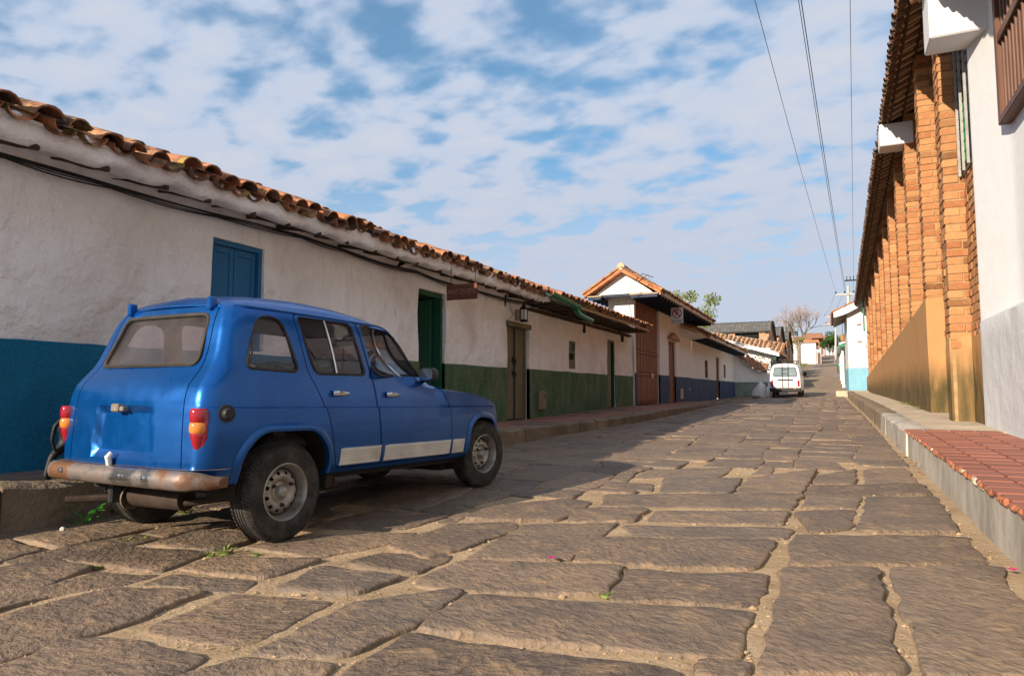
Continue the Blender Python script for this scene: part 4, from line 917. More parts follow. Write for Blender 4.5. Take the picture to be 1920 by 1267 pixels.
# ------------------------------------------------------------------ sawtooth brick sheds
SHEDL = ['brown brick shed with pitched grey roof, first of the row beside the tiled house', 'brown brick shed with pitched grey roof, middle one of the row of three', 'brown brick shed with pitched grey roof, last of the row beside the bare tree']
for k in range(3):
    ya = 62.3+7.6*k; yb = ya+7.5; yp = ya+2.7; fx = lambda y: -4.75+(y-62)*.046
    r = thing('brick_shed', SHEDL[k], 'shed', (-8, ya+3.5, gz(ya+3)), 'sawtooth brick sheds')
    pk = 7.05+.12*k; ev = 4.6+.25*k
    m = MB(); m.prism([(fx(ya), ya, .5), (fx(yb), yb, .5), (fx(yb), yb, ev), (fx(yp), yp, pk), (fx(ya), ya, ev-.2)], (-.3, 0, 0)); m.build('street_wall', BROWNB, r)
    for zz, nm in ((3.4+.3*k, 'string_course'), (5.35+.25*k, 'string_course')):
        m = MB(); m.prism([(fx(ya)+.0, ya, zz), (fx(yb), yb, zz), (fx(yb), yb, zz+.22), (fx(ya), ya, zz+.22)], (.07, 0, 0)); m.build(nm, BROWNB, r)
    for q in (ya+.05, yp, yb-.35): m = MB(); m.box((fx(q)-.05, q, .5), (fx(q)+.09, q+.3, ev+(1.2 if q == yp else 0))); m.build('pier', BROWNB, r)
    if k < 2: m = MB(); m.box((fx(ya)-.2, ya+4.2, gz(ya)), (fx(ya+4)+.05, ya+6, gz(ya)+2.6)); m.build('door', BROWNW, r)
    XW = -16
    def sheet(name, A_, B_, mat, wave=.05, pc=.3):
        (xa, y1_, z1_), (xb, y2_, z2_) = A_, B_; n = int(abs(xb-xa)/pc*2); m = MB(); rows_ = []
        for j, (yy, zz) in enumerate(((y1_, z1_), (y2_, z2_))): rows_.append([(xa+(xb-xa)*i/n, yy, zz+wave*(i % 2)) for i in range(n+1)])
        m.grid(rows_); m.grid([[(a, b, c-.05) for a, b, c in q] for q in rows_], flip=True); return m.build(name, mat, r)
    zt = pk+.08; zc = pk-.95; ycl = yp-1.3
    sheet('upper_roof', (XW, yp+.05, zt), (fx(yp)+.12, ycl-.25, zc+.05), GREYSH)
    sheet('lower_roof', (XW, ycl+.2, zc-.62), (fx(ya)+.12, ya-.7, ev-.55), GREYSL)
    sheet('rear_roof', (XW, yp-.05, zt), (fx(yb)+.12, yb, ev+.05), GREYSH)
    m = MB(); m.box((XW, ycl+.25, zc-.7), (fx(ycl)-.1, ycl+.3, zc+.1)); m.build('clerestory', DARK, r)
    for xx in (-13, -10.4, -7.8, -5.2): m = MB(); m.box((xx-.28, ycl+.05, zc-.7), (xx+.28, ycl+.26, zc+.1)); m.build('clerestory_pier', BROWNB, r)
    m = MB(); m.box((XW, ycl-.02, zc-.02), (fx(ycl), ycl+.06, zc+.08)); m.build('gutter', simple('pale_green_gutter%d' % k, (.30, .38, .26), .6), r)
    m = MB(); m.box((XW, ya+.1, .5), (fx(ya)-.3, ya+.4, ev-.3)); m.build('front_wall', BROWNB, r)

# ------------------------------------------------------------------ right side: near white house
wh = house_root('house', 'tall white rendered house with a barred brown window beside the brick hall', (3.2, 7, sR(7)))
XD, XU = 1.93, 2.22
m = MB(); G = []
for i in range(61):
    y = -2+13.3*i/60; G.append([Vector((XD+.006*nz(y, z, 3, 2), y, z)) for z in [sR(y)-.08, .8, 1.1, 1.4, 1.7, 1.93+.01*nz(y, 5)]]+[Vector((XD+.03, y, 1.97)), Vector((XU+.02, y, 1.98))])
m.grid(G); m.build('rough_dado', ROUGHW, wh, True)
prof = [(XU, -2.), (XU, 4.), (XU, 8), (XU, 10.25), (XU-.03, 10.42), (XU-.27, 11.22), (XU-.28, 11.3), (XU+.4, 11.32)]
m = MB(); m.grid([[Vector((x, y, z)) for x, y in prof] for z in (1.9, 3, 4, 5, 6, 7)]); m.build('wall', WHITER, wh, True, .35)
m = MB(); m.cbox((1.42, 10.72, 5.86), (2.25, 11.3, 6.7), .02); m.build('corbel', WHITER, wh)
# projecting barred window
y0, y1, z0, z1 = 8.2, 10.38, 4.38, 6.8
m = MB(); xw = XU-.0
for q in (((xw-.14, y1-.11, z0), (xw+.02, y1, z1)), ((xw-.14, y0, z0), (xw+.02, y0+.11, z1)), ((xw-.14, y0+.11, z0), (xw+.02, y1-.11, z0+.10)), ((xw-.13, y0+.11, 5.42), (xw-.03, y1-.11, 5.54))): m.cbox(*q, .01)
wi = m.build('window', BROWNW, wh)
for k in range(12): yy = y0+.2+k*(y1-y0-.4)/11; m = MB(); m.tube([(xw-.08, yy, z0+.05), (xw-.08, yy, z1)], .022, 8); m.build('bar', BROWNW, wi, True)
m = MB(); m.box((xw-.0, y0+.1, z0+.1), (xw+.015, y1-.1, z1)); m.build('dark_pane', simple('dark_glass', (.02, .022, .025), .15, .1, 3, 0), wi)
# eave above (out of view, shades the wall top)
tiled_roof(wh, (1.35, 11.35, 6.75), (1.35, -1.5, 6.75), (1, 0, 0), rad(20), 2.0, ind=0, seed=20, deck=SOFFIT, wav=.01, pc=.25)

# ------------------------------------------------------------------ brick hall with pilasters
bh = thing('brick_hall', 'long orange brick hall with pilasters and mossy ochre stucco base', 'building', (4, 27, sR(27)))
TH = math.tan(rad(.6)); Y0B, Y1B = 11.36, 46.0
def bx_(y): return 1.98+TH*(y-11.4)          # main wall face
PR = .28                                      # pilaster projection
def eaz(y): return 7.55-(y-12)*.036           # eave height
EAVX = lambda y: bx_(y)-PR-.36
PY = [12.25, 15.05, 17.95, 20.8, 23.7, 26.6, 29.6, 32.7, 36.0, 39.4, 42.8]; PW = .42
m = MB(); m.prism([(bx_(Y0B), Y0B, .3), (bx_(Y1B), Y1B, .3), (bx_(Y1B), Y1B, eaz(Y1B)+.5), (bx_(Y0B), Y0B, eaz(Y0B)+.5)], (.35, 0, 0)); wallb = m.build('wall_core', MORTAR, bh)
pil = []
for y in PY:
    m = MB(); m.box((bx_(y)-PR+.006, y+.006, .3), (bx_(y)+.1, y+PW-.006, eaz(y)+.1)); pil.append(m.build('pilaster', MORTAR, bh))
CH, BL, MJ = .128, .285, .016
ind = []; rest = MB(); q = random.Random(9)
def brick(mb, x0, x1, y0, y1, z):
    j = q.uniform(-.012, .010); mb.cbox((x0+j, y0+q.uniform(-.006, .006), z+q.uniform(-.004, .004)), (x1, y1+q.uniform(-.006, .006), z+CH-MJ+q.uniform(-.006, .004)), q.uniform(.006, .014))
def lowz(y): return 1.66 if y < PY[1] else 2.66-(y-PY[1])*.032
nind = 0; row = 0; z = 1.5
while z < 7.6:
    y = Y0B-(row % 2)*BL/2
    while y < Y1B:
        a, b = max(y, Y0B)+MJ/2, min(y+BL, Y1B)-MJ/2; yc = (a+b)/2
        if b-a > .05 and lowz(yc)-.1 < z < eaz(yc)+.3 and not any(p+.01 < a and b < p+PW-.01 for p in PY):
            if yc < 17.9 and nind < 130 and z < 6.9 and not (yc < 12.2 and 4.1 < z < 6.6):
                mm = MB(); brick(mm, bx_(yc)-.012, bx_(yc)+.05, a, b, z); mm.build('brick', BRICK, wallb); nind += 1
            else: brick(rest, bx_(yc)-.012, bx_(yc)+.05, a, b, z)
        y += BL
    for i, p in enumerate(PY):
        if z > lowz(p+.2 if i > 0 else 12)-.12 and z < eaz(p)+.05:
            xf = bx_(p)-PR; h = (row+i) % 2
            # on the south side of the pilaster (facing the camera) one long brick, on the street face headers
            segs = [(xf-.006, xf+.20), (xf+.20+MJ, bx_(p)+.02)] if h else [(xf-.006, bx_(p)+.02)]
            for k, (xa, xb) in enumerate(segs):
                ya, yb = p-.008+q.uniform(-.004, .004), p+PW+.008
                if k > 0 or not h: pass
                cuts = [(ya, yb)] if h else [(ya, p+PW*.5-MJ/2), (p+PW*.5+MJ/2, yb)]
                for c0, c1 in cuts:
                    if i < 3 and nind < 300: mm = MB(); brick(mm, xa, xb, c0, c1, z); mm.build('brick', BRICK, pil[i]); nind += 1
                    else: brick(rest, xa, xb, c0, c1, z)
    z += CH; row += 1
tag(rest.build('brickwork', BRICK, bh), kind='stuff')
# stucco base: lower near bay, tall projecting apron beyond
def stucco(name, y0, y1, x, zt, step=.3):
    m = MB(); G = []; n = int((y1-y0)/step)
    for i in range(n+1):
        y = y0+(y1-y0)*i/n; G.append([Vector((x(y)+.012*nz(y, z, 2, 1.1), y, z)) for z in np.linspace(sR(y)-.08, zt(y), 9)]+[Vector((x(y)+.05, y, zt(y)+.02)), Vector((x(y)+.4, y, zt(y)+.03))])
    m.grid(G); g0 = G[0]; m.grid([g0, [v+Vector((.45, 0, 0)) for v in g0]]); return m.build(name, STUCCO, bh, True, .9)
stucco('stucco_base', Y0B, PY[1]+.02, lambda y: bx_(y)-(PR+.02 if PY[0]-.02 < y < PY[0]+PW+.02 else .02), lambda y: 1.80-(y-11.3)*.01, .06)
stucco('stucco_apron', PY[1]-.02, Y1B, lambda y: bx_(y)-PR-.02, lambda y: 2.72-(y-PY[1])*.032, .25)
# tall louvre window in the near bay
y0, y1, z0, z1 = 11.42, 12.2, 4.25, 6.5; xw = bx_(11.8)
m = MB(); m.box((xw-.03, y0, z0), (xw-.018, y1, z1)); w4 = m.build('window', simple('dark_louvre', (.02, .02, .022), .4), bh)
for k in range(14): zz = z0+.08+k*.155; m = MB(); m.prism([(xw-.035, y0+.05, zz), (xw-.055, y0+.05, zz+.03), (xw-.055, y0+.05, zz+.045), (xw-.035, y0+.05, zz+.015)], (0, y1-y0-.1, 0)); m.build('louvre', IRON, w4)
for yy in (y0+.03, y0+.4, y1-.04): m = MB(); m.box((xw-.085, yy-.011, z0), (xw-.05, yy+.011, z1)); m.build('mullion', simple('pale_steel', (.28, .27, .25), .5) if 'pale_steel' not in MATS else MATS['pale_steel'], w4)
m = MB(); m.box((xw-.05, y0+.12, z0+.1), (xw-.045, y0+.6, z0+1.0)); m.build('green_curtain', simple('green_cloth', (.02, .30, .08), .8), w4)
m = MB(); m.box((xw-.14, y0-.1, z1), (xw, y1+.1, z1+.25)); m.build('lintel', CEMF, bh)
# white concrete corbel on a pilaster
m = MB(); m.cbox((bx_(18)-PR-.5, 17.9, 6.72), (bx_(18)-PR+.2, 18.5, 7.25), .02); m.build('corbel', WHITER, bh)
# eave: soffit boards, purlins, tile ends
def eave(y0, y1, dz, dx, seed):
    P0 = Vector((EAVX(y1)+dx, y1, eaz(y1)+dz)); P1 = Vector((EAVX(y0)+dx, y0, eaz(y0)+dz))
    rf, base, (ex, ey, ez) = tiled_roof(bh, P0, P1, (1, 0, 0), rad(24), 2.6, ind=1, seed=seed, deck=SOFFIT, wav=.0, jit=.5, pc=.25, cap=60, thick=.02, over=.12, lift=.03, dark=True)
    L = (P1-P0).length
    for k, yy in enumerate((.03, .33)):
        m = MB(); a = P0+ey*yy-ez*.03; b = P1+ey*yy-ez*.03; m.prism([a, a+ey*.05, a+ey*.05-ez*.05, a-ez*.05], b-a); m.build('purlin', DARKW, rf)
    n = int(L/.33)
    for k in range(n):
        m = MB(); a = P0+ex*(k*L/n)+ey*.0-ez*.03; m.prism([a, a+ex*.05, a+ex*.05-ez*.045, a-ez*.045], ey*.75); m.build('rafter', SOFFIT, rf)
    m = MB(); a = P0+ey*.62-ez*.08; b = P1+ey*.62-ez*.08; m.prism([a, a+ey*1.6, a+ey*1.6-ez*.02, a-ez*.02], b-a); m.build('soffit_boards', SOFFIT, rf)
eave(11.2, 19.6, .0, .0, 21); eave(19.6, 46.2, -.12, -.05, 22)
m = MB(); m.prism([(bx_(40)-PR-.16, 40.2, 3.35), (bx_(40)-PR-.16, 40.2, 4.6), (bx_(40)-PR-.16, 40.9, 3.2)], (.03, 0, 0)); m.build('white_flag', simple('white_cloth', (.8, .78, .74), .9), bh)
m = MB(); m.tube([(bx_(44)-PR-.1, 44.3, 6.4), (bx_(44)-PR-.1, 44.3, 4.4), (bx_(44)-PR-.1, 41.8, 4.35)], .04, 6); m.build('drain_pipe', GREENP, bh)

# ------------------------------------------------------------------ white house with the pale blue foot
hh = house_root('house', 'white house with pale blue foot and boarded eave past the brick hall', (2.4, 49, sR(44)))
YH = 46.4; xa, xb = 1.12, 2.45; zb = sR(44)-.1
m = MB(); m.prism([(xa, YH, zb), (3.2, YH, zb), (3.2, YH, 6.9), (xa, YH, 5.75)], (0, 8, 0)); m.build('wall', WHITER, hh)
m = MB(); m.box((xa-.03, YH-.03, zb), (3.2, YH+8, sR(44)+1.42)); m.build('dado', PALEB, hh)
m = MB(); m.prism([(.42, YH-.45, 5.55), (3.2, YH-.45, 6.85), (3.2, YH-.45, 7.0), (.42, YH-.45, 5.72)], (0, 9, 0)); rf = m.build('eave_soffit', simple('grey_boards', (.42, .38, .34), .85, .15, 3), hh)
for k in range(14): m = MB(); yy = YH-.4+k*.65; m.prism([(.45, yy, 5.50), (1.15, yy, 5.83), (1.15, yy, 5.87), (.45, yy, 5.54)], (0, .05, 0)); m.build('rafter', SOFFIT, hh)
m = MB(); G = []
for i in range(15):
    t = i/14; G.append([(.38+2.8*t, YH-.5, 5.50+1.31*t-.10-.16*min(1, t*4)*(1-t)), (.38+2.8*t, YH-.52, 5.74+1.31*t), (.38+2.8*t, YH-.3, 5.78+1.31*t)])
m.grid(G); m.build('verge_plaster', WHITER, hh, True)
tiled_roof(hh, (.34, YH+8.4, 5.70), (.34, YH-.5, 5.70), (1, 0, 0), rad(25), 3, ind=0, seed=23, deck=WHITER, wav=.0)
for zz in (5.0, 3.95): m = MB(); m.cbox((1.62, YH-.12, zz-.05), (1.84, YH+.05, zz+.06), .02); m.build('peg', SOFFIT, hh)
# step at the end of the pavement
m = MB(); m.cbox((.35, 44.0, gz(44)-.1), (2.2, 45.9, sR(44)+.02), .04); pv = m.build('pavement_step', CEMF, rpave)
m = MB(); m.box((.95, 43.97, gz(44)+.08), (1.2, 44.0, sR(44)-.05)); m.build('drain_opening', DARK, rpave)
# porch house further along on the right
pr = house_root('house', 'white porch house with round posts and green trim behind the pale blue house', (2.6, 60, gz(60)))
m = MB(); m.box((1.9, 56, .6), (5, 70, 4.6)); m.build('wall', WHITER, pr)
m = MB(); m.prism([(.75, 55.4, 4.3), (5, 55.4, 5.7), (5, 55.4, 5.85), (.75, 55.4, 4.45)], (0, 15, 0)); m.build('roof', WHITER, pr)
m = MB(); m.prism([(.72, 55.3, 4.12), (1.9, 55.3, 4.3), (1.9, 55.3, 4.42), (.72, 55.3, 4.3)], (0, 15, 0)); m.build('green_trim', GREENP, pr)
for yy in (56, 61, 66): m = MB(); m.lathe([(.13, 0), (.13, .3), (.10, .35), (.10, 3.2)], (0, 0, 1), (.98, yy, gz(yy)-.3), 10); m.build('post', WHITER, pr, True)
m = MB(); m.box((1.0, 56, gz(56)-.3), (1.95, 70, gz(56)+.25)); m.build('plinth', CEMF, pr)

# ------------------------------------------------------------------ blue hatchback
def paintmat():
    s = N('blue_car_paint'); v = s.pos('obj'); d = s.noise(v, 2.2, 6, .65); f = s.noise(v, 60, 3, .6)
    col = s.mix(s.rng(d, .45, .75), (.0, .086, .34), (.001, .062, .26))
    dust = s.math('MULTIPLY', s.rng(s.noise(v, 5, 6, .7), .58, .8), .10); col = s.mix(dust, col, (.12, .11, .13))
    r = s.rng(s.noise(v, 9, 5, .65), .35, .75, .26, .42)
    return s.fin(col, r, s.bump(s.noise(v, 2.0, 2), .02, .02), .62, .5, .35, .06)
PAINT = paintmat()
TRIMIN = simple('car_lining', (.13, .125, .13), .85, .15)
RUBBER = simple('rubber_seal', (.028, .025, .023), .7, .2, 12, .1, dirt=(.10, .075, .055))
def tyremat():
    s = N('tyre_rubber'); v = s.pos('obj'); col = s.mix(s.rng(s.noise(v, 9, 6, .7), .4, .7), (.022, .021, .020), (.075, .066, .056))
    return s.fin(col, .85, s.bump(s.noise(v, 50, 4), .25, .004), spec=.25)
TYRE = tyremat()
RIM = simple('dirty_silver_rim', (.33, .31, .28), .42, .15, 6, .15, 40, metal=.55, dirt=(.13, .085, .05), dscale=7, dlo=.46, dhi=.68, spec=.4)
def chrome_rust():
    s = N('rusty_chrome'); v = s.pos('obj'); f = s.rng(s.noise(s.pos('obj', (1, 1, 1)), 3.2, 6, .66), .40, .60)
    col = s.mix(f, (.38, .37, .37), (.125, .058, .027)); m = s.rng(f, 0, 1, .95, .25); r = s.rng(f, 0, 1, .22, .6)
    s.fin(col, r, s.bump(s.noise(v, 70, 4), .15, .003), 0, .5); s.l(m, s.b.inputs['Metallic']); return s.m
RCHROME = chrome_rust()
CHROME = simple('chrome', (.62, .62, .63), .18, .1, 10, 0, metal=1.)
RUSTY = simple('rusty_steel', (.05, .034, .026), .8, .35, 9, .4, 40, metal=.4)
WTRIM = simple('cream_side_trim', (.60, .58, .54), .5, .12, 7, .05, dirt=(.38, .33, .27))
PLASTIC = simple('black_plastic', (.022, .022, .023), .5, .15, 20, .15)
SEATM = simple('seat_fabric', (.05, .047, .05), .9, .2, 10, .3)
def lens(name, c):
    s = N(name); s.fin(c, .12, None, 0, .6, .6, .05); s.b.inputs['Transmission Weight'].default_value = .0; return s.m
LRED = lens('red_lens', (.30, .006, .018)); LAMB = lens('amber_lens', (.62, .20, .03)); LDRED = lens('dark_red_lens', (.20, .004, .022)); LWHT = lens('clear_lens', (.7, .7, .72))
def glassmat(name, tint=(.80, .80, .82), refl=1.0, dusty=.06):
    s = N(name); s.t.nodes.remove(s.b); tr = s.n('ShaderNodeBsdfTransparent'); tr.inputs[0].default_value = tint+(1,)
    gl = s.n('ShaderNodeBsdfGlossy'); gl.inputs['Roughness'].default_value = .03; gl.inputs['Color'].default_value = (.95, .95, .95, 1)
    fr = s.n('ShaderNodeFresnel'); fr.inputs['IOR'].default_value = 1.5
    f = s.math('MINIMUM', s.math('MULTIPLY', fr.outputs[0], refl), 1.0); m = s.n('ShaderNodeMixShader'); s.l(f, m.inputs[0]); s.l(tr.outputs[0], m.inputs[1]); s.l(gl.outputs[0], m.inputs[2])
    di = s.n('ShaderNodeBsdfDiffuse'); di.inputs[0].default_value = (.42, .36, .38, 1); m2 = s.n('ShaderNodeMixShader')
    s.l(s.math('MULTIPLY', s.rng(s.noise(s.pos('obj'), 3, 5, .6), .3, .75, .35, 1.), dusty), m2.inputs[0]); s.l(m.outputs[0], m2.inputs[1]); s.l(di.outputs[0], m2.inputs[2])
    s.l(m2.outputs[0], s.out.inputs[0]); return s.m
GLASS = glassmat('car_glass', (.86, .84, .86), .8, .07); GLASSR = glassmat('dusty_rear_glass', (.66, .62, .67), 1.1, .13)

CAR = thing('parked_car', 'blue old hatchback car with rusty bumper and cream side trim parked at the kerb', 'car', (-3.82, 3.393, gz(3.393)))
CAR.rotation_euler = (math.atan(.0165), 0, -rad(3.608)); ROOTLOC.pop(CAR.name)
BODYP = Matrix.Translation((0, 0, .283))@Matrix.Rotation(-rad(2.1), 4, 'X')@Matrix.Translation((0, 0, -.30))      # nose-down stance
CB = link('body', None, None); bpy.data.objects.remove(CB)
yrear = pchip([.30, .44, .50, .86, .96, 1.04, 1.10, 1.42, 1.47, 1.52, 1.57], [-.56, -.59, -.615, -.605, -.585, -.53, -.485, -.372, -.345, -.30, -.2])
ztop = pchip([-.33, -.2, 0, .3, .6, .9, 1.1, 1.2, 1.26, 1.6, 1.66, 1.72, 1.9, 2.2, 2.45, 2.62, 2.74, 2.82, 2.86], [1.565, 1.592, 1.608, 1.618, 1.612, 1.585, 1.55, 1.510, 1.455, 1.075, 1.035, 1.022, 1.01, .985, .945, .90, .82, .70, .56])
wfr = pchip([0, .02, .05, .1, .2, .4, .7, 1.2], [.86, .905, .94, .962, .975, .988, 1.0, 1.0])
wff = pchip([-1, 1.6, 2.0, 2.3, 2.5, 2.65, 2.75, 2.82, 2.86], [1, 1, .99, .975, .955, .925, .88, .82, .74])
cx = [.655, .69, .722, .738, .744, .7435, .7425, .7275, .7265, .716, .697, .672, .645, .615, .594, .565, .50, .38, .19, 0]
cz = [.395, .405, .47, .60, .72, .80, .846, .853, .875, .97, 1.06, 1.16, 1.28, 1.40, 1.453, 1.497, 1.535, 1.575, 1.600, 1.608]
ct = np.concatenate([[0], np.cumsum(np.hypot(np.diff(cx), np.diff(cz)))])
PX, PZ = pchip(ct, cx), pchip(ct, cz)
tt = sorted(list(np.linspace(0, ct[-1], 40))+[ct[i] for i in (1, 5, 6, 7, 8)])
def body_pt(s_, ynom, t):
    x, z = PX(t), PZ(t); zb = 1.0; zt_ = ztop(ynom)
    if z > zb: z = zb+(z-zb)*(zt_-zb)/(1.608-zb) if zt_ > zb+.02 else zb
    if zt_ < 1.06:      # bonnet: everything above the crease folds down to the bonnet line
        zc = min(.86, zt_-.04); z0 = PZ(t); k = min(max((1.06-zt_)/.03, 0), 1)
        zz = zc+(z0-zc)*(zt_-zc)/(1.608-zc) if z0 > .86 else z0*(1 if z0 < .4 else 1)-(0 if zt_ > .9 else (z0-.395)/(.86-.395)*(.86-zc))
        h = (PZ(t)-.86)/.70 if z0 > .86 else 0
        if z0 > .86: zz = zc+(zt_-zc)*(1-(1-min(h*1.0, 1))**2.2); x = x if h < .02 else (.735*(1-max(0, (h-.55)/.45)**1.6) if h > .55 else .735-.0*h)
        z = z*(1-k)+zz*k
        x = (PX(t)*(1-k)+x*k)
    if s_ is not None: y = yrear(z)*(1-s_)+.45*s_; wv = wfr(y-yrear(z))
    else: y = ynom; wv = wff(y)
    return x*wv, y, z
sts = [(s_, -.33+.78*s_) for s_ in (0, .012, .03, .055, .09, .14, .2, .28, .38, .5, .62, .75, .88)]+[(None, y) for y in list(np.linspace(.45, 1.18, 12))+list(np.linspace(1.22, 1.72, 18))+list(np.linspace(1.8, 2.5, 12))+[2.56, 2.62, 2.67, 2.71, 2.745, 2.775, 2.80, 2.82, 2.84, 2.86]]
def shell():
    m = MB(); rows = []
    for s_, yn in sts:
        r = [body_pt(s_, yn, t) for t in tt]; rows.append(r+[(-x, y, z) for x, y, z in r[::-1][1:]])
    m.grid(rows); n = len(rows[0])
    # floor
    fl = [[r[0], (r[0][0]*.5, r[0][1], r[0][2]-.01), (0, r[0][1], r[0][2]-.01), (-r[0][0]*.5, r[0][1], r[0][2]-.01), r[-1]] for r in rows]; m.grid(fl)
    # rear and front caps (number-plate recess pressed into the hatch)
    for ri, rear in ((0, True), (-1, False)):
        r = [body_pt(*sts[ri], t) for t in tt]; G = []
        for (x, y, z) in r:
            row = []
            for i in range(57):
                u_ = 1-2*i/56; xx = x*u_; yy = y
                if rear:
                    yy -= .035*(1-u_*u_)*(1 if z < 1.0 else .8)
                    f = max(abs(xx)-.235-.12*(.80-z), 0)/.035; g = max(abs(z-.70)-.125, 0)/.035; dd = max(0, 1-math.hypot(f, g)); yy += .034*dd*dd*(3-2*dd)
                else: yy += .05*(1-u_*u_)
                row.append((xx, yy, z))
            G.append(row)
        m.grid(G)
    me = m.mesh('body', [PAINT, TRIMIN]); bm = bmesh.new(); bm.from_mesh(me); bmesh.ops.remove_doubles(bm, verts=bm.verts, dist=.0006)
    bmesh.ops.dissolve_degenerate(bm, edges=bm.edges, dist=.0004); bmesh.ops.holes_fill(bm, edges=[e for e in bm.edges if e.is_boundary]); bmesh.ops.recalc_face_normals(bm, faces=bm.faces); bm.to_mesh(me); bm.free(); return me
outer = shell()
_bm = bmesh.new(); _bm.from_mesh(outer); BVH = BVHTree.FromBMesh(_bm); _bm.free()
def sx_at(y, z, side=1):
    h = BVH.ray_cast(Vector((2*side, y, z)), Vector((-side, 0, 0)))[0]; return h.x if h else .7*side
def sy_at(x, z, front=False):
    h = BVH.ray_cast(Vector((x, 5 if front else -5, z)), Vector((0, -1 if front else 1, 0)))[0]; return h.y if h else 0
def apply_mod(o):
    dg = bpy.context.evaluated_depsgraph_get(); me = bpy.data.meshes.new_from_object(o.evaluated_get(dg)); return me
def roundpoly(P, r=.05, k=5):
    P = [Vector(p) for p in P]; out = []; n = len(P); R = r if isinstance(r, (list, tuple)) else [r]*n
    for i in range(n):
        a, b, c = P[i-1], P[i], P[(i+1) % n]; q = min(R[i], (b-a).length*.45, (c-b).length*.45); p0 = b+(a-b).normalized()*q; p1 = b+(c-b).normalized()*q
        for j in range(k+1): t = j/k; out.append(p0*(1-t)**2+b*2*t*(1-t)+p1*t*t)
    return out
def dens(P, d=.04):
    o = []
    for i in range(len(P)):
        a, b = P[i], P[(i+1) % len(P)]; k = max(1, int((b-a).length/d)); o += [a+(b-a)*j/k for j in range(k)]
    return o
def off(P, d):       # offset outline (counter-clockwise or not) outward by d
    c = sum(P, Vector((0, 0)))/len(P); o = []
    for i in range(len(P)):
        t = (P[(i+1) % len(P)]-P[i-1]).normalized(); n = Vector((t.y, -t.x))
        if n.dot(P[i]-c) < 0: n = -n
        o.append(P[i]+n*d)
    return o
WQ = roundpoly([(-.315, 1.085), (.085, 1.08), (.01, 1.43), (-.20, 1.425)], [.05, .05, .10, .10])
WRD = roundpoly([(.235, 1.075), (.735, 1.085), (.665, 1.46), (.13, 1.455)], [.05, .04, .05, .05])
WFD = roundpoly([(.83, 1.085), (1.535, 1.095), (1.19, 1.445), (.765, 1.46)], [.04, .05, .09, .05])
RW = roundpoly([(-.465, 1.105), (.465, 1.105), (.405, 1.415), (-.405, 1.415)], .055)
WS = roundpoly([(-.60, 1.085), (.60, 1.085), (.52, 1.44), (-.52, 1.44)], .05)
DRR = roundpoly([(.43, .435), (.905, .435), (.80, 1.06), (.715, 1.475), (.10, 1.47), (.17, 1.07), (.32, .82)], [.05, .02, .1, .04, .06, .05, .2])
DRF = roundpoly([(.915, .435), (1.845, .435), (1.80, .86), (1.60, 1.06), (1.20, 1.475), (.725, 1.475), (.81, 1.06)], [.02, .03, .05, .05, .10, .04, .1])
HT = roundpoly([(-.545, .475), (.545, .475), (.52, 1.06), (.455, 1.475), (-.455, 1.475), (-.52, 1.06)], [.02, .02, .2, .03, .03, .2])
ARCR = roundpoly([(-.37, .0), (.36, .0), (.345, .56), (.215, .705), (-.235, .705), (-.365, .56)], [0, 0, .16, .10, .10, .16])
ARCF = roundpoly([(2.05, .0), (2.70, .0), (2.67, .60), (2.58, .735), (2.30, .765), (2.15, .69)], [0, 0, .14, .1, .14, .1])
def xprism(P, xa, xb): m = MB(); m.prism([(xa, p.x, p.y) for p in P], (xb-xa, 0, 0)); return m
def yprism(P, ya, yb): m = MB(); m.prism([(p.x, ya, p.y) for p in P], (0, yb-ya, 0)); return m
def tmpobj(mb, name='cutter'):
    return link(name, mb.mesh(name, [PAINT, TRIMIN]))
sh = link('shell', outer.copy()); md = sh.modifiers.new('s', 'SOLIDIFY'); md.thickness = .022; md.offset = -1; md.material_offset = 1
cut1 = [xprism(WQ, -1, 1), xprism(WRD, -1, 1), xprism(WFD, -1, 1), yprism(RW, -.9, -.1), yprism(WS, 1.05, 2.2), xprism(ARCR, .42, 1), xprism(ARCR, -1, -.42), xprism(ARCF, .42, 1), xprism(ARCF, -1, -.42)]
cutters = []
def boolean(o, c, op):
    md = o.modifiers.new('b', 'BOOLEAN'); md.operation = op; md.object = c; md.solver = 'EXACT'; md.use_hole_tolerant = True; return md
for c in cut1: q_ = tmpobj(c); cutters.append(q_); boolean(sh, q_, 'DIFFERENCE')
me1 = apply_mod(sh); bpy.data.objects.remove(sh)
def piece(name, cuts, parent=CAR, label=None):
    o = link(name, me1.copy(), parent, BODYP, True); o.data.name = name; tm = []
    for c, op in cuts: q_ = tmpobj(c); tm.append(q_); boolean(o, q_, op)
    bpy.context.view_layer.update(); 
    o.matrix_basis = Matrix(); o.parent = None; bpy.context.view_layer.update(); me = apply_mod(o); bpy.data.objects.remove(o)
    for q_ in tm: bpy.data.objects.remove(q_)
    me.polygons.foreach_set('use_smooth', [True]*len(me.polygons)); me.set_sharp_from_angle(angle=.55)
    return link(name, me, parent, BODYP, True)
g_ = .0035
body = piece('body', [(xprism(off(DRR, g_), .3, 1), 'DIFFERENCE'), (xprism(off(DRR, g_), -1, -.3), 'DIFFERENCE'), (xprism(off(DRF, g_), .3, 1), 'DIFFERENCE'), (xprism(off(DRF, g_), -1, -.3), 'DIFFERENCE'), (yprism(off(HT, g_), -.9, -.22), 'DIFFERENCE')])
doors = {}
for side in (1, -1):
    a, b = (.3, 1) if side > 0 else (-1, -.3)
    doors[('r', side)] = piece('rear_door', [(xprism(off(DRR, -g_), a, b), 'INTERSECT')]); doors[('f', side)] = piece('front_door', [(xprism(off(DRF, -g_), a, b), 'INTERSECT')])
hatch = piece('tailgate', [(yprism(off(HT, -g_), -.9, -.22), 'INTERSECT')])
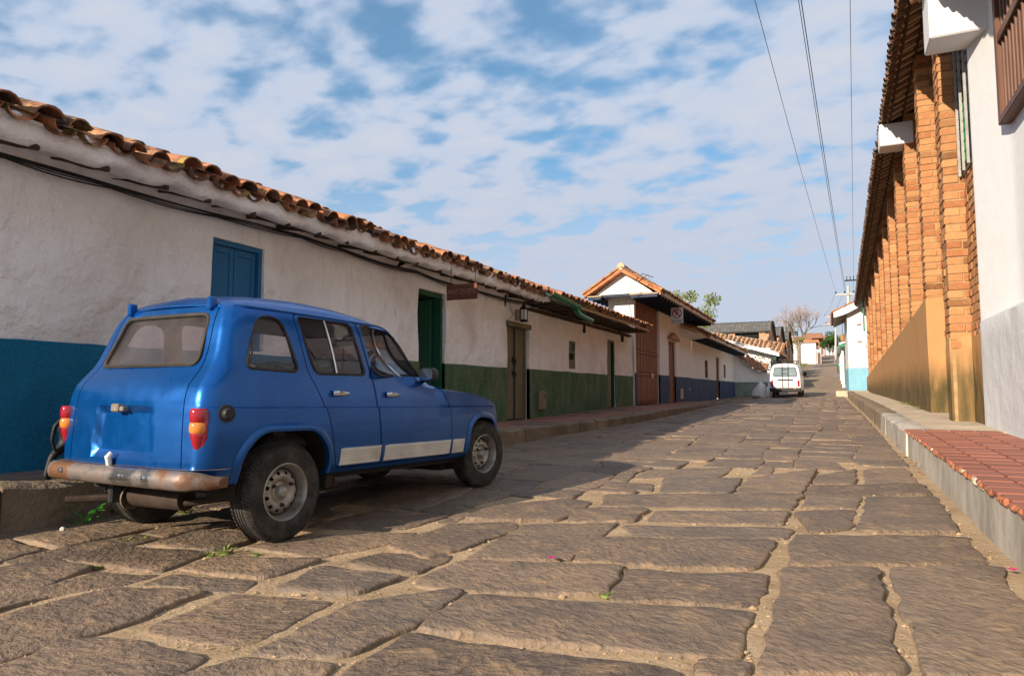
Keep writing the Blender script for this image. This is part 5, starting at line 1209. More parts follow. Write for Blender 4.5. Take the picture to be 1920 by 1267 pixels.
for q_ in cutters: bpy.data.objects.remove(q_)
for o in (body, hatch)+tuple(doors.values()):
    pass
def sub(mb, name, mat, parent=CAR, smooth=True, ang=.6):
    o = link(name, mb.mesh(name, mat, smooth, ang), parent, BODYP if parent is CAR else None, True); return o
# window glass, seals
def side_glass(P, side, parent, name='window_glass'):
    Q = dens(off(P, .006)); c = sum(Q, Vector((0, 0)))/len(Q); m = MB(); rings = []
    for f in (1, .66, .33): rings.append([(sx_at((c+(p-c)*f).x, (c+(p-c)*f).y, side)-side*.012 if f == 1 else None, c+(p-c)*f) for p in Q])
    vs = []
    xb = {}
    # glass follows the body: interpolate x linearly in z from the outline
    zz = [p.y for p in Q]; xx = [sx_at(p.x, p.y, side) for p in off(Q, .02)]
    A = np.polyfit([p.x for p in Q], np.array(xx)-0, 1); B2 = np.linalg.lstsq(np.array([[p.x, p.y, p.y**2, 1] for p in Q]), np.array(xx), rcond=None)[0]
    gx = lambda p: B2[0]*p.x+B2[1]*p.y+B2[2]*p.y**2+B2[3]-side*.011
    n = len(Q)
    for f in (1, .6, .25): vs += [(gx(c+(p-c)*f), (c+(p-c)*f).x, (c+(p-c)*f).y) for p in Q]
    vs.append((gx(c), c.x, c.y)); fs = []
    for k in range(2):
        for i in range(n): j = (i+1) % n; fs.append((k*n+i, k*n+j, (k+1)*n+j, (k+1)*n+i))
    for i in range(n): fs.append((2*n+i, 2*n+(i+1) % n, 3*n))
    m.add(vs, fs); g = sub(m, name, GLASS, parent)
    m = MB(); m.tube([(gx(p)+side*.008, p.x, p.y) for p in dens(off(P, .001), .03)], .0095, 6, True); sub(m, 'window_seal', RUBBER, parent)
    return gx
for side in (1, -1):
    side_glass(WQ, side, body); gr = side_glass(WRD, side, doors[('r', side)]); gf = side_glass(WFD, side, doors[('f', side)])
    for P, gx, dr, (y0_, y1_) in (((WRD, gr, 'r', (.40, .44)), (WFD, gf, 'f', (1.18, .955))) if side > 0 else ()):
        m = MB(); pts = []
        for k in range(9):
            t = k/8; z = 1.085+(.365)*t; y = (y0_+(.445-.43)*0+.0+.03*(1-t) if dr == 'r' else 1.19-.235*t**1.35); p = Vector((y, z)); pts.append((gx(p)+side*.012, y, z))
        m.tube(pts, .0095, 6); sub(m, 'window_channel', CHROME, doors[(dr, side)])
def end_glass(P, front, parent, mat):
    Q = dens(off(P, .006), .05); c = sum(Q, Vector((0, 0)))/len(Q); O = off(Q, .02)
    yy = np.array([sy_at(p.x, p.y, front) for p in O]); B2 = np.linalg.lstsq(np.array([[p.x**2, p.y, p.y**2, 1] for p in O]), yy, rcond=None)[0]
    gy = lambda p: B2[0]*p.x**2+B2[1]*p.y+B2[2]*p.y**2+B2[3]+(-.012 if front else .012); n = len(Q); vs = []; fs = []; m = MB()
    for f in (1, .75, .5, .25): vs += [((c+(p-c)*f).x, gy(c+(p-c)*f), (c+(p-c)*f).y) for p in Q]
    vs.append((c.x, gy(c), c.y))
    for k in range(3):
        for i in range(n): j = (i+1) % n; fs.append((k*n+i, k*n+j, (k+1)*n+j, (k+1)*n+i))
    for i in range(n): fs.append((3*n+i, 3*n+(i+1) % n, 4*n))
    m.add(vs, fs); sub(m, 'windscreen' if front else 'rear_glass', mat, parent)
    s_ = 1 if front else -1; m = MB(); m.tube([(p.x, gy(p)+s_*.010, p.y) for p in dens(off(P, .003), .04)], .012, 6, True); sub(m, 'window_seal', RUBBER, parent)
    if not front: m = MB(); m.tube([(p.x, gy(p)-.017, p.y) for p in dens(off(P, .012), .04)], .004, 5, True); sub(m, 'seal_trim', RUSTY, parent)
end_glass(RW, False, hatch, GLASSR); end_glass(WS, True, body, GLASS)
# wheel-arch lips
for P, nm in ((ARCR, 'arch_lip'), (ARCF, 'arch_lip')):
    for side in (1, -1):
        Q = [p for p in dens(P, .03) if p.y > .40]; i0 = min(range(len(Q)), key=lambda i: Q[i].x*(-1)+0); i0 = max(range(len(Q)), key=lambda i: (Q[i]-Q[i-1]).length); Q = Q[i0:]+Q[:i0]
        m = MB(); G = []
        for k, p in enumerate(Q):
            c = Vector((sum(q.x for q in Q)/len(Q), .40)); n = (p-c).normalized(); ring = []
            for a, o_ in ((-.004, -.012), (-.002, .012), (.012, .017), (.032, .013), (.05, .0025)):
                q = p+n*a; ring.append((sx_at(p.x+n.x*max(a, .012), max(p.y+n.y*max(a, .012), .42), side)+side*o_, q.x, q.y))
            G.append(ring)
        m.grid(G); sub(m, nm, PAINT, body)
# wheel housings and floor
m = MB(); m.box((-.62, -.5, .36), (.62, 2.5, .40)); m.box((-.5, 2.0, .28), (.5, 2.65, .6)); sub(m, 'floor_pan', simple('underbody_black', (.018, .015, .012), .9), CAR, False)
for yc, P in ((-.0, ARCR), (2.36, ARCF)):
    for side in (1, -1):
        m = MB(); Q = [p for p in dens(P, .05) if p.y > .30]; i0 = max(range(len(Q)), key=lambda i: (Q[i]-Q[i-1]).length); Q = Q[i0:]+Q[:i0]; a = off(Q, .012)
        m.grid([[(side*.70, p.x, p.y) for p in a], [(side*.44, p.x, p.y) for p in a]]); m.add([(side*.44, p.x, p.y) for p in a], [tuple(range(len(a)))]); sub(m, 'wheel_housing', MATS['underbody_black'], CAR, False)
# side trim on doors and wing (ribbed)
def trim(P0, P1, z0, z1, parent, side):
    n = 14; m = MB(); G = []
    zs = [z0, z0+.006]+[z0+.02+(z1-z0-.04)*k/20 for k in range(21)]+[z1-.006, z1]
    for i in range(n+1):
        y = P0+(P1-P0)*i/n; e = min(i, n-i)/n; row = []
        for k, z in enumerate(zs):
            d = .0 if k in (0, len(zs)-1) or i in (0, n) else .014
            if 2 <= k <= 22 and (k-2) % 4 == 2 and i not in (0, n): d -= .006
            row.append((sx_at(y, max(z, .43), side)+side*(d-.002), y, z))
        G.append(row)
    m.grid(G); return sub(m, 'side_trim', WTRIM, parent, True, .5)
for side in (1, -1):
    trim(.455, .895, .450, .572, doors[('r', side)], side); trim(.925, 1.835, .450, .572, doors[('f', side)], side); trim(1.858, 2.05, .450, .572, body, side)
    # door handles
    for dr, y in (('r', .41), ('f', .98)):
        x = sx_at(y, .945, side); m = MB(); m.tube([(x+side*.012, y-.035, .945), (x+side*.034, y-.02, .947), (x+side*.036, y+.05, .945), (x+side*.03, y+.085, .943)], [.019, .023, .016, .012], 8); hd = sub(m, 'door_handle', CHROME, doors[(dr, side)])
        m = MB(); m.cbox((x-side*.004, y-.06, .925), (x+side*.003, y+.13, .967), .002); sub(m, 'handle_recess', PAINT, doors[(dr, side)])
    # mirror
    x = sx_at(1.50, 1.06, side); m = MB(); m.tube([(x-side*.02, 1.50, 1.065), (x+side*.07, 1.47, 1.08)], .02, 8); G = []
    for i, (yy, sc) in enumerate(((1.50, .5), (1.485, .85), (1.45, 1), (1.40, 1.0), (1.395, .9))): G.append([(x+side*(.10+.075*sc*math.copysign(abs(math.cos(a))**.6, math.cos(a))), yy, 1.115+.055*sc*math.copysign(abs(math.sin(a))**.6, math.sin(a))) for a in np.linspace(0, 2*PI, 17)])
    m.grid(G); mi = sub(m, 'door_mirror', PLASTIC, doors[('f', side)]); m = MB(); m.add([(v[0], 1.393, v[2]) for v in [(x+side*(.10+.066*math.copysign(abs(math.cos(a))**.6, math.cos(a))), 0, 1.115+.048*math.copysign(abs(math.sin(a))**.6, math.sin(a))) for a in np.linspace(0, 2*PI, 16, endpoint=False)]], [tuple(range(16))]); sub(m, 'mirror_glass', CHROME, doors[('f', side)], False)
    # tail lamps
    X = .65*side; m = MB(); parts = []
    def blob(z0, z1, sc, mat, nm, taper=0.):
        m = MB(); G = []
        for k in range(9):
            t = k/8; z = z0+(z1-z0)*t; r = sc*(1-taper*(1-t))*(math.sin(PI*min(max(t*.94+.03, 0), 1))**.07)
            yb = sy_at(X*.86, z); G.append([(X+side*(-.012)+.050*r*math.cos(a), -.60+.0*yb-.062*r*max(math.sin(a), -.35)+.012, z) for a in np.linspace(0, 2*PI, 17)])
        m.grid(G); m.add(G[0][:-1], [tuple(range(16))]); m.add(G[-1][:-1], [tuple(range(16))[::-1]]); return sub(m, nm, mat, lamp)
    m = MB(); G = [[(X-side*.008+.047*r*math.cos(a), -.578-.03*r*math.sin(a), z) for a in np.linspace(0, 2*PI, 17)] for z, r in ((.61, .3), (.625, .75), (.68, 1), (.80, 1.05), (.835, .95), (.85, .4))]; m.grid(G); lamp = sub(m, 'tail_lamp', LDRED, CAR)
    blob(.765, .845, 1.0, LRED, 'brake_lens'); blob(.705, .767, .98, LAMB, 'indicator_lens'); blob(.615, .708, .96, LRED, 'tail_lens', .5)
    # hatch hinges on the roof edge
    m = MB(); y = sy_at(.39*side, 1.45); m.cbox((.40*side-.016, y-.028, 1.445), (.40*side+.016, y+.03, 1.528), .008); sub(m, 'tailgate_hinge', PAINT, body)
    # head lamps (front)
    y = sy_at(.5*side, .68, True); m = MB(); m.lathe([(0, .03), (.06, .028), (.085, .012), (.09, -.03)], (0, 1, 0), (.5*side, y, .68), 20); sub(m, 'headlamp', LWHT, body); m = MB(); m.lathe([(.088, -.02), (.10, .012), (.108, .0), (.10, -.03)], (0, 1, 0), (.5*side, y, .68), 20); sub(m, 'headlamp_ring', CHROME, body)
# roof gutters
for side in (1, -1):
    m = MB(); pts = []
    for k in range(22):
        t = k/21; y = -.30+1.5*t; z = 1.478 if y < 1.05 else 1.478-(y-1.05)*.25
        pts.append((sx_at(y, z, side)+side*.004, y, z))
    for y, z in ((1.27, 1.40), (1.40, 1.26), (1.52, 1.14), (1.60, 1.06)): pts.append((sx_at(y-.01, z, side)+side*.002, y, z))
    m.tube(pts, .010, 6); sub(m, 'roof_gutter', PAINT, body)
m = MB(); m.tube([(x, sy_at(x, 1.487)-.004, 1.487-.045*(abs(x)/.43)**2*.3) for x in np.linspace(-.46, .46, 15)], .008, 6); sub(m, 'roof_edge_bead', PAINT, body)
# grille
m = MB(); y = sy_at(0, .68, True); m.cbox((-.36, y-.02, .60), (.36, y+.012, .76), .01); gl = sub(m, 'grille', PLASTIC, body)
for k in range(5): m = MB(); m.cbox((-.34, y+.01, .62+.026*k), (.34, y+.018, .63+.026*k), .002); sub(m, 'grille_bar', CHROME, gl)
# fuel cap, lock and latch on the rear
x = sx_at(-.475, .80); m = MB(); m.lathe([(.0, .05), (.026, .05), (.03, .045), (.033, .02), (.05, .018), (.053, -.02)], (1, -.25, 0), (x-.012, -.475, .815), 20); sub(m, 'fuel_cap', PLASTIC, body)
y = sy_at(0, .86); m = MB(); m.cbox((-.075, y-.035, .815), (-.005, y+.02, .865), .008); m.cbox((-.0, y-.028, .82), (.035, y+.02, .85), .006); sub(m, 'plate_lamp', simple('corroded_metal', (.22, .19, .16), .6, .3, metal=.5), hatch)
y = sy_at(-.06, .51); m = MB(); m.tube([(-.075, y-.012, .50), (-.075, y-.016, .54)], [.014, .016], 8); m.tube([(-.05, y-.02, .495), (-.045, y-.035, .55), (-.04, y-.02, .575)], [.016, .02, .012], 8); sub(m, 'tailgate_latch', simple('white_latch', (.62, .60, .56), .4), hatch)
# bumper
def bump_path(n=41):
    P = []
    for i in range(n):
        u_ = -1+2*i/(n-1); a = abs(u_); x = .765*u_; y = -.685+.015*a*a+(.0 if a < .82 else .16*((a-.82)/.18)**1.7); P.append((x, y))
    return P
m = MB(); G = []
for i, (x, y) in enumerate(bump_path()):
    e = min(i, 40-i); k = min(1, .55+.45*min(e/3, 1)); q = []
    for dy, dz in ((.03, .052), (.0, .056), (-.022, .04), (-.034, .012), (-.034, -.015), (-.024, -.04), (-.004, -.054), (.025, -.05)): q.append((x*(1-.02*abs(dz)/.05*0), y+dy, .445+dz*k*(1+.0*e)-(.012 if e < 2 else 0)))
    G.append(q)
m.grid(G); m.add(G[0], [tuple(range(8))]); m.add(G[-1], [tuple(range(8))]); bp = sub(m, 'rear_bumper', RCHROME, CAR, True, .9)
m = MB(); m.grid([[(x*.97, y+.012, .502), (x*.95, y+.085, .505)] for x, y in bump_path()]); sub(m, 'bumper_top', RCHROME, bp)
for x in (-.47, .13, .36): m = MB(); m.lathe([(0, .012), (.010, .010), (.016, .003), (.017, -.01)], (0, -1, .1), (x, -.72, .452), 10); sub(m, 'bumper_bolt', CHROME, bp)
m = MB(); m.tube([(-.60, 2.90, .42), (-.4, 2.95, .42), (0, 2.97, .42), (.4, 2.95, .42), (.60, 2.90, .42)], .05, 8); sub(m, 'front_bumper', RCHROME, CAR)
for x in (-.4, .4): m = MB(); m.box((x-.03, 2.75, .40), (x+.03, 2.95, .45)); sub(m, 'bumper_bracket', RUSTY, CAR, False)
# exhaust
m = MB(); m.tube([(-.20, -.40, .285), (.25, -.36, .285)], .07, 16); m.tube([(.25, -.38, .265), (.5, -.2, .3), (.35, .8, .3)], .022, 8); ex_ = sub(m, 'silencer', RUSTY, CAR)
m = MB(); m.tube([(-.20, -.42, .27), (-.34, -.45, .265), (-.50, -.66, .262)], .024, 12, cap=False); m.tube([(-.50, -.66, .262), (-.34, -.45, .265)], .019, 12, cap=False); sub(m, 'tail_pipe', RUSTY, ex_)
m = MB(); m.lathe([(.0, .012), (.06, .012), (.078, .004), (.08, -.01)], (-1, -.08, 0), (-.205, -.42, .27), 18); sub(m, 'silencer_end', simple('bare_steel', (.42, .34, .26), .35, .2, metal=.8), ex_)
m = MB(); m.cbox((-.30, -.52, .24), (-.26, -.40, .42), .01); sub(m, 'hanger', PLASTIC, ex_)
m = MB(); m.tube([(-.62, .0, .30), (.62, .0, .30)], .028, 8); m.tube([(.50, .0, .30), (.52, .45, .36)], .035, 8); m.tube([(-.50, .0, .30), (-.52, .45, .36)], .035, 8); m.tube([(.45, .42, .37), (.66, .42, .35)], .045, 10); sub(m, 'rear_axle', RUSTY, CAR)
# wheels
def wheel(y, side, R=.306, wd=.088, turn=0., track=.63):
    c = Vector((side*track, y, R)); w_ = Matrix.Translation(c)@Matrix.Rotation(turn, 4, 'Z'); sg = side
    prof = [(.172, -wd*.85), (.20, -wd), (.235, -wd*1.02), (.275, -wd*.93), (.295, -wd*.74), (R, -wd*.55)]
    for k in range(4):
        a = -wd*.55+wd*1.1*(k+.5)/4
        prof += [(R, a-.009), (R-.007, a-.006), (R-.007, a+.006), (R, a+.009)] if k not in () else []
    prof += [(R, wd*.55), (.295, wd*.74), (.275, wd*.93), (.235, wd*1.02), (.20, wd), (.172, wd*.85)]
    m = MB(); m.lathe(prof, (1, 0, 0), (0, 0, 0), 72)
    wh_ = link('wheel', m.mesh('tyre_body', TYRE, True, .5), CAR, w_, True)
    m = MB()
    for k in range(72):        # tread blocks on the shoulders
        a = 2*PI*k/72
        for sd in (-1, 1):
            q = []
            for da, r in ((0, 1), (.045, 1), (.045, 0), (0, 0)): pass
            b0 = Vector((sd*wd*.52, 0, 0)); b1 = Vector((sd*wd*.86, 0, 0)); A = []
            for (xx, rr) in ((wd*.50, R+.002), (wd*.76, R-.006), (wd*.94, R-.024)):
                for da in (.0, .055): A.append((sd*xx, (rr+.003)*math.cos(a+da+.25*(xx/wd-.5)), (rr+.003)*math.sin(a+da+.25*(xx/wd-.5))))
            A += [(v[0], v[1]*.965, v[2]*.965) for v in A]; m.add(A, [(0, 1, 3, 2), (2, 3, 5, 4), (0, 6, 7, 1), (4, 5, 11, 10), (0, 2, 8, 6), (2, 4, 10, 8), (1, 7, 9, 3), (3, 9, 11, 5)])
    t = link('tread', m.mesh('tread', TYRE), wh_, None, True); t['kind'] = 'stuff'
    o = sg; m = MB(); m.lathe([(.176, -wd*.8), (.160, -wd*.6), (.158, wd*.35), (.166, wd*.55), (.172, wd*.78), (.179, wd*.82), (.181, wd*.93), (.174, wd*.98), (.167, wd*.90), (.160, wd*.62), (.152, wd*.30), (.146, wd*.12), (.136, wd*.17)], (o, 0, 0), (0, 0, 0), 48); link('rim', m.mesh('rim', RIM, True, .6), wh_, None, True)
    # disc with oval slots
    m = MB(); ns = 12; seg = 96; G = []
    def dx(r): return wd*(.12+.42*math.sin(PI*min(max((r-.05)/.095, 0), 1))**.8) if r > .06 else wd*.30+.01*(1-(r/.06)**2)
    radii = [.136, .128, .118, .108, .098, .088, .075, .06, .048, .035, .02]
    for r in radii: G.append([(o*dx(r), r*math.cos(2*PI*k/seg), r*math.sin(2*PI*k/seg)) for k in range(seg)])
    vs = [v for row in G for v in row]; fs = []
    for i in range(len(radii)-1):
        for k in range(seg):
            if i in (1, 2) and (k % (seg//ns)) in (2, 3, 4): continue
            fs.append((i*seg+k, i*seg+(k+1) % seg, (i+1)*seg+(k+1) % seg, (i+1)*seg+k))
    fs.append(tuple((len(radii)-1)*seg+k for k in range(seg))); m.add(vs, fs); link('wheel_disc', m.mesh('wheel_disc', RIM, True, .8), wh_, None, True)
    m = MB(); m.lathe([(0, wd*.2), (.157, wd*.2)], (o, 0, 0), (0, 0, 0), 32); link('brake_drum', m.mesh('brake_drum', BLACK), wh_, None, True)
    for k in range(3):
        a = 2*PI*k/3+.5; m = MB(); m.lathe([(0, .022), (.009, .022), (.012, .016), (.013, -.004)], (o, 0, 0), (o*dx(.082), .082*math.cos(a), .082*math.sin(a)), 8); link('wheel_nut', m.mesh('wheel_nut', RUSTY, True), wh_, None, True)
    m = MB(); m.lathe([(0, .04), (.026, .036), (.040, .02), (.046, -.005)], (o, 0, 0), (o*wd*.36, 0, 0), 20); link('hub_cap', m.mesh('hub_cap', RIM, True), wh_, None, True)
for yy, t in ((0, 0), (2.44, rad(-7))):
    for sd in (1, -1): wheel(yy if sd > 0 else yy-.0, sd, turn=t)
# interior
def seat(x, y, w_=.44):
    m = MB(); m.cbox((x-w_/2, y-.25, .55), (x+w_/2, y+.25, .68), .05); st_ = sub(m, 'seat', SEATM, CAR)
    m = MB(); m.prism([(x-w_/2, y-.22, .66), (x-w_/2, y-.12, .66), (x-w_/2, y-.30, 1.12), (x-w_/2, y-.37, 1.12)], (w_, 0, 0)); sub(m, 'seat_back', SEATM, st_, False)
seat(-.32, 1.05); seat(.32, 1.05); seat(0, .25, 1.1)
m = MB(); m.cbox((-.62, 1.38, .80), (.62, 1.62, 1.02), .04); sub(m, 'dashboard', PLASTIC, CAR)
m = MB(); c = Vector((-.32, 1.28, 1.03)); a1 = Vector((1, 0, 0)); a2 = Vector((0, .45, .9)).normalized(); m.tube([c+a1*.17*math.cos(a)+a2*.17*math.sin(a) for a in np.linspace(0, 2*PI, 25)[:-1]], .013, 8, True); m.tube([c-a1*.16, c, c+a1*.16], .014, 6); m.tube([c, (-.32, 1.5, .92)], .02, 6); sub(m, 'steering_wheel', BROWNW, CAR)
m = MB(); m.tube([(0, 1.28, 1.46), (0, 1.24, 1.40)], .008, 6); m.cbox((-.11, 1.225, 1.355), (.11, 1.245, 1.41), .01); sub(m, 'rear_view_mirror', PLASTIC, CAR)
m = MB(); m.tube([(.02, 1.23, 1.36), (.02, 1.23, 1.22)], .004, 5); m.cbox((.0, 1.22, 1.16), (.04, 1.24, 1.23), .01); sub(m, 'hanging_charm', PLASTIC, CAR)
for sx in (-.25, .35): m = MB(); m.tube([(sx, 1.655, 1.06), (sx-.30, 1.53, 1.20)], .010, 6); sub(m, 'wiper', PLASTIC, CAR)
bpy.context.view_layer.update()

# ------------------------------------------------------------------ white van
VAN = thing('parked_van', 'white van with rear ladder and roof rack parked by the left kerb', 'van', (-2.27, 42.0, gz(42)+.0)); ROOTLOC.pop(VAN.name); VAN.rotation_euler = (rad(1.6), 0, rad(-.5))
VWHITE = simple('white_van_paint', (.78, .78, .78), .3, .05, 4, 0, coat=.4, dirt=(.62, .60, .56)); VGLASS = simple('van_glass', (.16, .20, .21), .08, .2, 2, 0, spec=.8)
def vs_(mb, name, mat, parent=VAN, smooth=True): return link(name, mb.mesh(name, mat, smooth, .7), parent, None, True)
vx = pchip([0, .15, .5, .8, 1.1, 1.35, 1.55, 1.75, 2.2, 2.6], [.80, .835, .845, .835, .79, .74, .68, .58, .25, 0]); vz = pchip([0, .15, .5, .8, 1.1, 1.35, 1.55, 1.75, 2.2, 2.6], [.32, .40, .75, 1.05, 1.40, 1.66, 1.80, 1.88, 1.94, 1.95])
def vrow(y, k, top=1., rear=False):
    r = []
    for t in np.linspace(0, 2.6, 30):
        x, z = vx(t)*k, vz(t); z = .32+(z-.32)*top; r.append((x, y+(.16*max(0, (z-.95)) if rear else 0), z))
    return r+[(-x, yy, z) for x, yy, z in r[::-1][1:]]
m = MB(); R = [vrow(-.02, .93, .985, True), vrow(.02, .97, .995, True), vrow(.12, 1, 1, True), vrow(.8, 1), vrow(2, 1), vrow(3.2, 1), vrow(3.6, .99, .96), vrow(4.1, .97, .72), vrow(4.5, .95, .55), vrow(4.65, .88, .5)]; m.grid(R)
for r in (R[0], R[-1]):
    h = len(r)//2; m.grid([[tuple(np.array(r[i])*(1-t)+np.array(r[-1-i])*t) for t in np.linspace(0, 1, 5)] for i in range(h+1)])
vs_(m, 'body', VWHITE)
def ry(z): return -.035+.16*max(0, z-.95)
P = roundpoly([(-.64, 1.22), (.64, 1.22), (.56, 1.72), (-.56, 1.72)], .09); m = MB(); m.add([(p.x, ry(p.y)-.012, p.y) for p in P], [tuple(range(len(P)))]); vs_(m, 'rear_window', VGLASS); m = MB(); m.tube([(p.x, ry(p.y)-.012, p.y) for p in P], .018, 6, True); vs_(m, 'window_seal', RUBBER)
m = MB(); m.cbox((-.42, ry(.95)-.04, .98), (.42, ry(.95)+.0, 1.05), .01); vs_(m, 'door_trim', PLASTIC)
m = MB(); m.cbox((-.22, ry(.8)-.02, .72), (.22, ry(.8), .84), .004); vs_(m, 'number_plate', simple('plate_white', (.7, .7, .68), .5))
m = MB(); m.cbox((-.83, -.12, .34), (.83, .05, .56), .04); vs_(m, 'rear_bumper', PLASTIC)
for s_ in (1, -1):
    m = MB(); m.cbox((.70*s_-.055, -.045, .62), (.70*s_+.06, .02, .98), .02); vs_(m, 'tail_lamp', LRED); m = MB(); m.cbox((.5*s_-.05, -.13, .48), (.5*s_+.05, -.1, .53), .01); vs_(m, 'reflector', LAMB)
    for a, b in ((.35, 1.5), (1.65, 2.6), (2.75, 3.5)): m = MB(); m.add([(s_*(.815-.02), a, 1.2), (s_*(.815-.02), b, 1.2), (s_*.715, b-.05, 1.68), (s_*.715, a+.05, 1.68)], [(0, 1, 2, 3)]); vs_(m, 'side_window', VGLASS, VAN, False)
    for yy in (.85, 3.75):
        m = MB(); m.lathe([(.0, -.02), (.19, -.02), (.20, 0), (.30, .0), (.325, .03), (.325, .15), (.30, .18), (0, .18)], (-s_, 0, 0), (.80*s_, yy, .325), 28); w_ = vs_(m, 'wheel', TYRE); m = MB(); m.lathe([(0, .03), (.1, .025), (.19, .0)], (s_, 0, 0), (.80*s_, yy, .325), 20); vs_(m, 'rim', RIM, w_)
    m = MB(); m.tube([(.80*s_, 3.3, 1.25), (.98*s_, 3.3, 1.27)], .02, 6); m.cbox((.92*s_-.07, 3.22, 1.2), (.92*s_+.10, 3.30, 1.44), .02); vs_(m, 'door_mirror', PLASTIC)
m = MB(); 
for x in (-.16, .16): m.tube([(x, ry(.6)-.09, .58), (x, ry(1.2)-.10, 1.2), (x, ry(1.85)-.09, 1.87), (x, .25, 2.05)], .013, 6)
ld = vs_(m, 'ladder', IRON)
for k in range(6): zz = .66+.24*k; m = MB(); m.tube([(-.16, ry(zz)-.095, zz), (.16, ry(zz)-.095, zz)], .011, 6); vs_(m, 'rung', IRON, ld)
m = MB()
for x in (-.62, .62): m.tube([(x, .3, 2.08), (x, 2.8, 2.08)], .02, 6)
for yy in (.3, 1.1, 1.9, 2.8): m.tube([(-.62, yy, 2.08), (.62, yy, 2.08)], .018, 6)
for x in (-.6, .6):
    for yy in (.5, 2.6): m.tube([(x, yy, 1.85), (x, yy, 2.08)], .018, 6)
vs_(m, 'roof_rack', IRON)

# ------------------------------------------------------------------ signs, lantern, cables
a = onY(838, 549, 8.75); b = onY(895, 549, 8.75); cx_ = (a.x+b.x)/2; zc_ = a.z
sg = thing('hanging_sign', 'small brown wooden sign hung from the eave, carved AREQUIPE', 'sign', (cx_, 8.75, zc_))
m = MB(); hw = (b.x-a.x)/2; m.cbox((cx_-hw, 8.735, zc_-.115), (cx_+hw, 8.765, zc_+.115), .006); m.build('board', SIGNW, sg)
link('lettering', text_mesh('AREQUIPE', .105, .003, simple('carved_letter', (.24, .13, .085), .7, .2, bump=0)), sg, None).matrix_basis = Matrix.Translation((cx_, 8.731, zc_))@Matrix.Rotation(PI/2, 4, 'X')
for x in (cx_-hw*.72, cx_+hw*.86): m = MB(); m.tube([(x, 8.75, zc_+.11), (x, 8.75, 2.82)], .006, 5); m.build('hanger', RUSTY, sg)
YS = 24.2; a = onY(1258, 577, YS); b = onY(1281, 606, YS)
ps = thing('no_parking_sign', 'white no-parking sign with red circle and black P hung under the gateway eave', 'sign', ((a.x+b.x)/2, YS, b.z))
cx_ = (a.x+b.x)/2; hw = (b.x-a.x)/2; cz_ = (a.z+b.z)/2; hh_ = (a.z-b.z)/2; m = MB(); m.cbox((cx_-hw, YS, cz_-hh_), (cx_+hw, YS+.02, cz_+hh_), .003); m.build('board', simple('sign_white', (.72, .70, .70), .5, .06), ps)
zc_ = cz_+hh_*.26; R_ = hw*.82; SRED = simple('sign_red', (.30, .012, .02), .5, .1, bump=0); SBLK = simple('sign_black', (.012, .012, .014), .5, .1, bump=0)
m = MB(); m.grid([[(cx_+r*math.cos(t), YS-.003, zc_+r*math.sin(t)) for t in np.linspace(0, 2*PI, 41)] for r in (R_, R_*.80)]); ri = m.build('red_ring', SRED, ps)
d = R_*.62; w_ = R_*.09; m = MB(); m.add([(cx_-d-w_, YS-.006, zc_+d-w_), (cx_-d+w_, YS-.006, zc_+d+w_), (cx_+d+w_, YS-.006, zc_-d+w_), (cx_+d-w_, YS-.006, zc_-d-w_)], [(0, 1, 2, 3)]); m.build('red_bar', SRED, ps)
for txt, sz, z in (('P', R_*1.55, zc_), ('PROHIBIDO', hw*.36, cz_-hh_*.60), ('PARQUEAR', hw*.36, cz_-hh_*.83)):
    o = link('lettering', text_mesh(txt, sz, .001, SBLK), ps); o.matrix_basis = Matrix.Translation((cx_, YS-.0035, z))@Matrix.Rotation(PI/2, 4, 'X')
for s_ in (-1, 1): m = MB(); m.tube([(cx_+s_*hw*.8, YS+.01, cz_+hh_), (cx_+s_*hw*.8, YS+.01, 3.97)], .008, 5); m.build('hanger', IRON, ps)
c = onX(982, 590, -5.42); la = thing('wall_lantern', 'small black lantern on an iron bracket above the olive double door', 'lantern', (WL, c.y, c.z))
m = MB(); m.tube([(WL+.0, c.y-.28, c.z+.15), (WL+.02, c.y-.28, c.z+.40)], .022, 6); m.tube([(WL+.02, c.y-.28, c.z+.34), (WL+.18, c.y-.12, c.z+.33), (-5.42, c.y, c.z+.30), (-5.42, c.y, c.z+.2)], .010, 6); m.build('bracket', IRON, la)
m = MB(); m.lathe([(.0, .22), (.03, .21), (.035, .17), (.085, .12), (.09, .105), (.05, .10)], (0, 0, 1), (-5.42, c.y, c.z), 6); m.lathe([(.085, -.10), (.095, -.115), (.07, -.14), (0, -.15)], (0, 0, 1), (-5.42, c.y, c.z), 6)
for k in range(6): an = k*PI/3; m.tube([(-5.42+.08*math.cos(an), c.y+.08*math.sin(an), c.z-.11), (-5.42+.08*math.cos(an), c.y+.08*math.sin(an), c.z+.11)], .008, 5)
m.build('cage', IRON, la); m = MB(); m.lathe([(.07, -.10), (.07, .10)], (0, 0, 1), (-5.42, c.y, c.z), 6); m.build('glass', simple('frosted_lantern_glass', (.55, .55, .52), .3, .1), la)
cb = thing('wall_cables', 'black cables sagging along the white wall under the eave', 'cable', (WL+.06, 8, 2.8))
pts = [(-60, 265), (0, 287), (200, 345), (400, 400), (560, 440), (640, 466), (780, 508), (880, 540), (1000, 570), (1120, 604), (1185, 622)]
for k in range(4):
    P = []
    for i in range(len(pts)-1):
        A = onX(*pts[i], -5.63); B_ = onX(*pts[i+1], -5.63)
        for t in np.linspace(0, 1, 7)[:-1]: p = Vector(A)*(1-t)+Vector(B_)*t; P.append((p.x+.015*k+.01*nz(p.y, k), p.y, p.z-.014*k+.012*nz(p.y, k*3)-[.0, .004, .008, .02][k]*math.sin(PI*t)-.03*math.sin(PI*t)*(1 if i > 4 else .1)))
    P.insert(0, (-5.63+.015*k, 1.3, P[0][2]+.03)); m = MB(); m.tube(P, [.010, .007, .006, .007][k], 6); m.build('cable', CABLE, cb, True)
